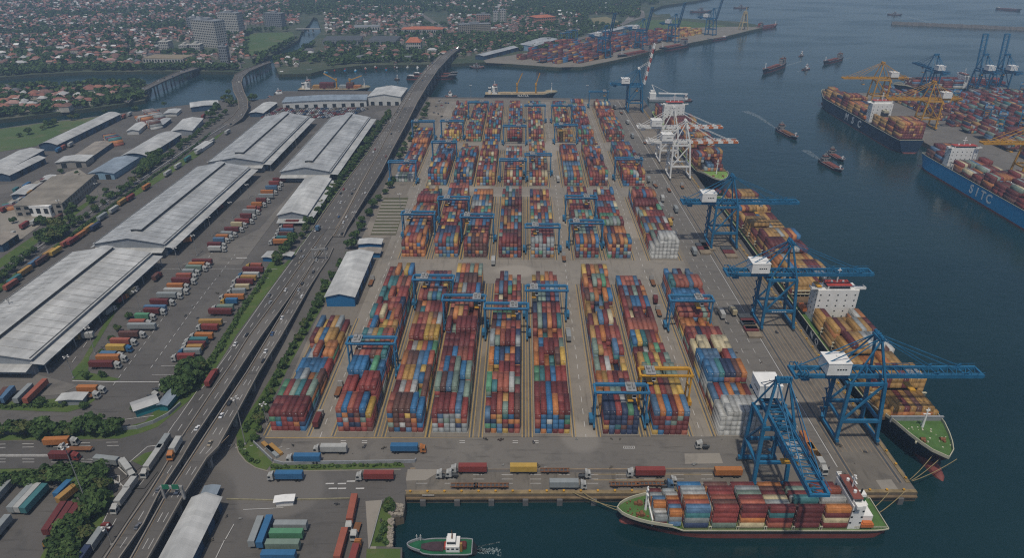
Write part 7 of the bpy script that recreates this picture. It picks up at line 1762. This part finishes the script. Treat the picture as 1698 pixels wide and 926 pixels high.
# far town avenue, riverside roads
for nm, pts, w_ in (('avenue', [(733, 46), (700, 24), (690, 8)], 12), ('avenue', [(650, 56), (672, 44), (690, 24)], 14), ('coast_road', [(930, 72), (1000, 54), (1040, 36), (1050, 24), (1030, 14), (1015, 4)], 16), ('coast_road', [(1040, 36), (1066, 28), (1064, 18), (1040, 8)], 12), ('town_road', [(400, 105), (385, 92), (390, 72), (402, 52), (405, 36)], 14), ('town_road', [(760, 78), (800, 66), (850, 58), (930, 50)], 12)):
    P = [G(u, v, .35 + LAYER[0] * .012) for u, v in pts]; LAYER[0] += 1; b = MB()
    for p, q in zip(P, P[1:]): d = (q - p).normalized(); n_ = Vector((-d.y, d.x, 0)) * w_ / 2; b.face([p - n_, q - n_, q + n_, p + n_][::-1])
    struct(b.build(nm, ASPH_L))
# river bridge
a, c = G(495, 50), G(527, 50)
t = thing('footbridge', 'low pale bridge over the river beyond the park', 'bridge', tuple(a), atan2((c - a).y, (c - a).x)); L = (c - a).length
b = MB(); b.box((L / 2, 0, 3), (L + 10, 9, 1.2)); b.build('deck', PIER, t)
for i in range(3):
    b = MB(); b.box((L * (i + 1) / 4, 0, 0), (2, 7, 6)); b.build('pier', PIER, t)
# ---------------------------------------------------------------- container piles of the other terminals (generated as boxes, the nearest become objects)
def pile_field(poly, rz, step, hmax, mix, label, L=12.19, dens=.8, z=0.3, world=False):
    P = [G(u, v) if not world else Vector((u, v, 0)) for u, v in poly]; xs = [p.x for p in P]; ys = [p.y for p in P]; PP = [(p.x, p.y) for p in P]
    cx, cy = sum(xs) / len(xs), sum(ys) / len(ys); R = max(max(xs) - min(xs), max(ys) - min(ys)); c, s = cos(rz), sin(rz)
    n = 0; j = -R
    while j < R:
        i = -R
        blk = 0
        while i < R:
            x0, y0 = cx + c * i - s * j, cy + s * i + c * j
            if inside((x0, y0), PP) and random.random() < dens:
                h0 = random.randint(min(2, hmax), hmax); n += 1
                for k in range(5):
                    h = max(1, h0 + random.choice([-1, 0, 0, 0])); px_, py_ = x0 - s * k * 2.6, y0 + c * k * 2.6
                    for q in range(max(0, h - 3), h):
                        container((px_, py_, z + q * 2.59), rz - pi / 2, L, 2.44, 2.57, random.choice(mix), q == h - 1, (True, True), (k == 0 or q == h - 1, True), label % (ordw(n), ORD[k + 1], ordw(q + 1)), .6)
            i += 13.4
        j += step
EMIX = ['maroon'] * 22 + ['brown'] * 8 + ['red'] * 8 + ['steel_blue'] * 5 + ['teal'] * 4 + ['ochre'] * 4 + ['grey_green'] * 4 + ['navy'] * 4 + ['grey'] * 3 + ['orange'] * 3
pile_field([(482, 905), (1000, 905), (1000, 420), (490, 420)], pi / 2 + .02, 19, 5, EMIX, 'container of pile %s on the east port, row %s, layer %s', world=True)
FP = [(856, 99), (925, 107), (962, 106), (1010, 95), (1060, 82), (1110, 70), (1130, 60), (1080, 53), (1020, 60), (960, 68), (900, 82)]
pile_field(FP, atan2(qd.y, qd.x) + pi / 2 * 0, 22, 4, ['maroon'] * 12 + ['brown'] * 6 + ['red'] * 5 + ['navy'] * 3 + ['blue'] * 3 + ['orange'] * 2 + ['ochre'] * 2, 'container of pile %s on the far port, row %s, layer %s')
pile_field([(1085, 68), (1125, 64), (1170, 55), (1160, 48), (1100, 52)], atan2(qd.y, qd.x), 24, 3, ['ochre', 'orange', 'yellow', 'maroon'], 'container of the ochre pile %s on the far port, row %s, layer %s')
pile_field([(188, 246), (214, 238), (206, 232), (182, 240)], .75, 12, 3, YARD_MIX, 'container of pile %s beside the brown store, row %s, layer %s')
pile_field([(226, 205), (262, 215), (282, 200), (250, 192)], .75, 14, 3, ['orange', 'brown', 'maroon', 'white', 'grey'], 'container of pile %s in the north west lot, row %s, layer %s')
pile_field([(10, 352), (80, 306), (96, 300), (88, 318), (20, 362)], .72, 16, 1, YARD_MIX, 'container of pile %s in the west lot, row %s, layer %s')
pile_field([(0, 490), (12, 480), (4, 470), (-20, 485)], .75, 12, 2, ['ochre', 'yellow', 'red'], 'container of pile %s at the west margin, row %s, layer %s')
pile_field([(1500, 120), (1501, 121), (1499, 122)], 0, 20, 2, YARD_MIX, 'container pile %s row %s layer %s')
# blue gantry cranes of the far and east ports
g0 = protos['b']
for i, (p, rz, lab) in enumerate(((G(938, 72), .6, 'blue gantry crane of the far port, western of the cluster'), (G(948, 68), .6, 'blue gantry crane of the far port, middle of the cluster'), (G(1000, 70), .6, 'blue gantry crane of the far port behind the first ship crane'), (G(1042, 62), .6, 'blue gantry crane deep in the far port stacks'),
                                  (G(1580, 178), .95, 'blue gantry crane nearest the blue ship cranes of the east port'), (G(1632, 206), .95, 'blue gantry crane by the green stack of the east port'), (G(1655, 218), .95, 'second blue gantry crane by the green stack of the east port'), (G(1692, 216), .95, 'blue gantry crane at the frame edge of the east port'), (G(1690, 165), .95, 'blue gantry crane at the far side of the east port'))):
    c = dup(g0); c.location = p; c.rotation_euler = (0, 0, rz); c['label'] = lab; c['group'] = 'gantry cranes of the other ports'
# ---------------------------------------------------------------- containers: the 300 largest in view become objects, the rest one mass
def box_np(W, L, H):
    V = np.array([(-W / 2, -L / 2, 0), (W / 2, -L / 2, 0), (W / 2, L / 2, 0), (-W / 2, L / 2, 0), (-W / 2, -L / 2, H), (W / 2, -L / 2, H), (W / 2, L / 2, H), (-W / 2, L / 2, H)])
    F = np.array([(4, 5, 6, 7), (0, 1, 5, 4), (1, 2, 6, 5), (2, 3, 7, 6), (3, 0, 4, 7)]); return V, F
CONT.sort(key=lambda e: -e[0])
PROTO = {}
def container_mesh(W, L, H, c, var):
    key = (round(W, 2), round(L, 1), round(H, 2), c, var)
    if key in PROTO: return PROTO[key]
    rg = np.random.default_rng(abs(hash(key[:3])) % 1000 + var); base = np.array(PAL[c]) * (.82, 1.0, 1.14)[var]
    V, F, K = [], [], []
    def bx(c_, d, col):
        o = len(V); x, y, z = d[0] / 2, d[1] / 2, d[2] / 2
        for e in (-z, z):
            for a, b_ in ((-x, -y), (x, -y), (x, y), (-x, y)): V.append((c_[0] + a, c_[1] + b_, c_[2] + e))
        for f in ((4, 5, 6, 7), (0, 1, 5, 4), (1, 2, 6, 5), (2, 3, 7, 6), (3, 0, 4, 7)): F.append(tuple(o + i for i in f)); K.append(col)
    bx((0, 0, H / 2 - .03), (W - .06, L - .08, H - .06), base)
    bx((0, 0, H - .05), (W - .3, L - .3, .06), base * 1.06)
    for sx in (-1, 1):
        for z in (.09, H - .08): bx((sx * (W / 2 - .06), 0, z), (.13, L, .16), base * .9)
        for sy in (-1, 1): bx((sx * (W / 2 - .07), sy * (L / 2 - .07), H / 2), (.15, .15, H), base * .9)
    for sy in (-1, 1):
        for z in (.09, H - .08): bx((0, sy * (L / 2 - .05), z), (W, .11, .16), base * .9)
        for x in (-.8, -.35, .35, .8): bx((x * W / 2.44, sy * (L / 2 + .0), H / 2), (.05, .07, H - .4), base * .6 + .06)
        bx((0, sy * (L / 2 - .01), H / 2), (.06, .07, H - .3), base * .25)
        bx((.55, sy * (L / 2 + .0), H * .72), (.34, .06, .22), np.array((.5, .5, .48)))
    n = int(L / .55)
    for i in range(n):
        y = -L / 2 + L * (i + .5) / n
        for sx in (-1, 1): bx((sx * (W / 2 - .015), y, H / 2), (.05, .26, H - .4), base)
        if i % 2 == 0: bx((0, y, H - .015), (W - .34, .22, .03), base)
    if var == 1 and c in ('blue', 'green', 'grey', 'white', 'steel_blue'):       # owner's mark: a short row of pale or dark letters, unreadable at this size
        lc = np.array((.55, .55, .53)) if c in ('blue', 'green', 'steel_blue') else np.array((.06, .06, .07))
        for sx in (-1, 1):
            for i in range(7): bx((sx * (W / 2 + .012), (i - 3) * L * .065, H * .55), (.03, L * .045, H * rg.uniform(.16, .26)), lc)
    me = mesh_np('shipping_container', np.array(V), np.array(F), np.array(K)); me.materials.append(M_CONT); PROTO[key] = me
    return me
seen = {}
for e in CONT[:300]:
    _, p, rz, L, W, H, c, lab, _f = e
    o = link('shipping_container', container_mesh(W, L, H, c, random.randrange(3))); o.location = p; o.rotation_euler = (0, 0, rz + pi * 0)
    tag(o, lab, 'container', None)
    o['group'] = 'containers of the feeder ship' if 'feeder' in lab else ('containers aboard the big ships' if 'ship' in lab else 'containers stacked in the yard')
rest = CONT[300:]
cache = {}; Vs, Fs, Ks = [], [], []; off = 0
for e in rest:
    _, p, rz, L, W, H, c, lab, (top, ends, sides) = e
    k = (W, round(L, 2), round(H, 2))
    if k not in cache: cache[k] = box_np(*k)
    V, F = cache[k]; C, S = cos(rz), sin(rz)
    Q = np.stack([V[:, 0] * C - V[:, 1] * S + p[0], V[:, 0] * S + V[:, 1] * C + p[1], V[:, 2] + p[2]], 1)
    Vs.append(Q); Fs.append(F + off); off += 8; b_ = np.array(PAL[c]) * random.uniform(.72, 1.2)
    b_ = b_ * .93 + .07 * b_.mean(); Ks.append(np.tile(b_, (5, 1)))
me = mesh_np('containers', np.concatenate(Vs), np.concatenate(Fs), np.concatenate(Ks)); me.materials.append(M_CONT)
tag(link('stacked_containers', me), kind='stuff')
make_haze()
print('containers', len(CONT), 'houses', NHOUSE, 'objects', len(SC.objects))
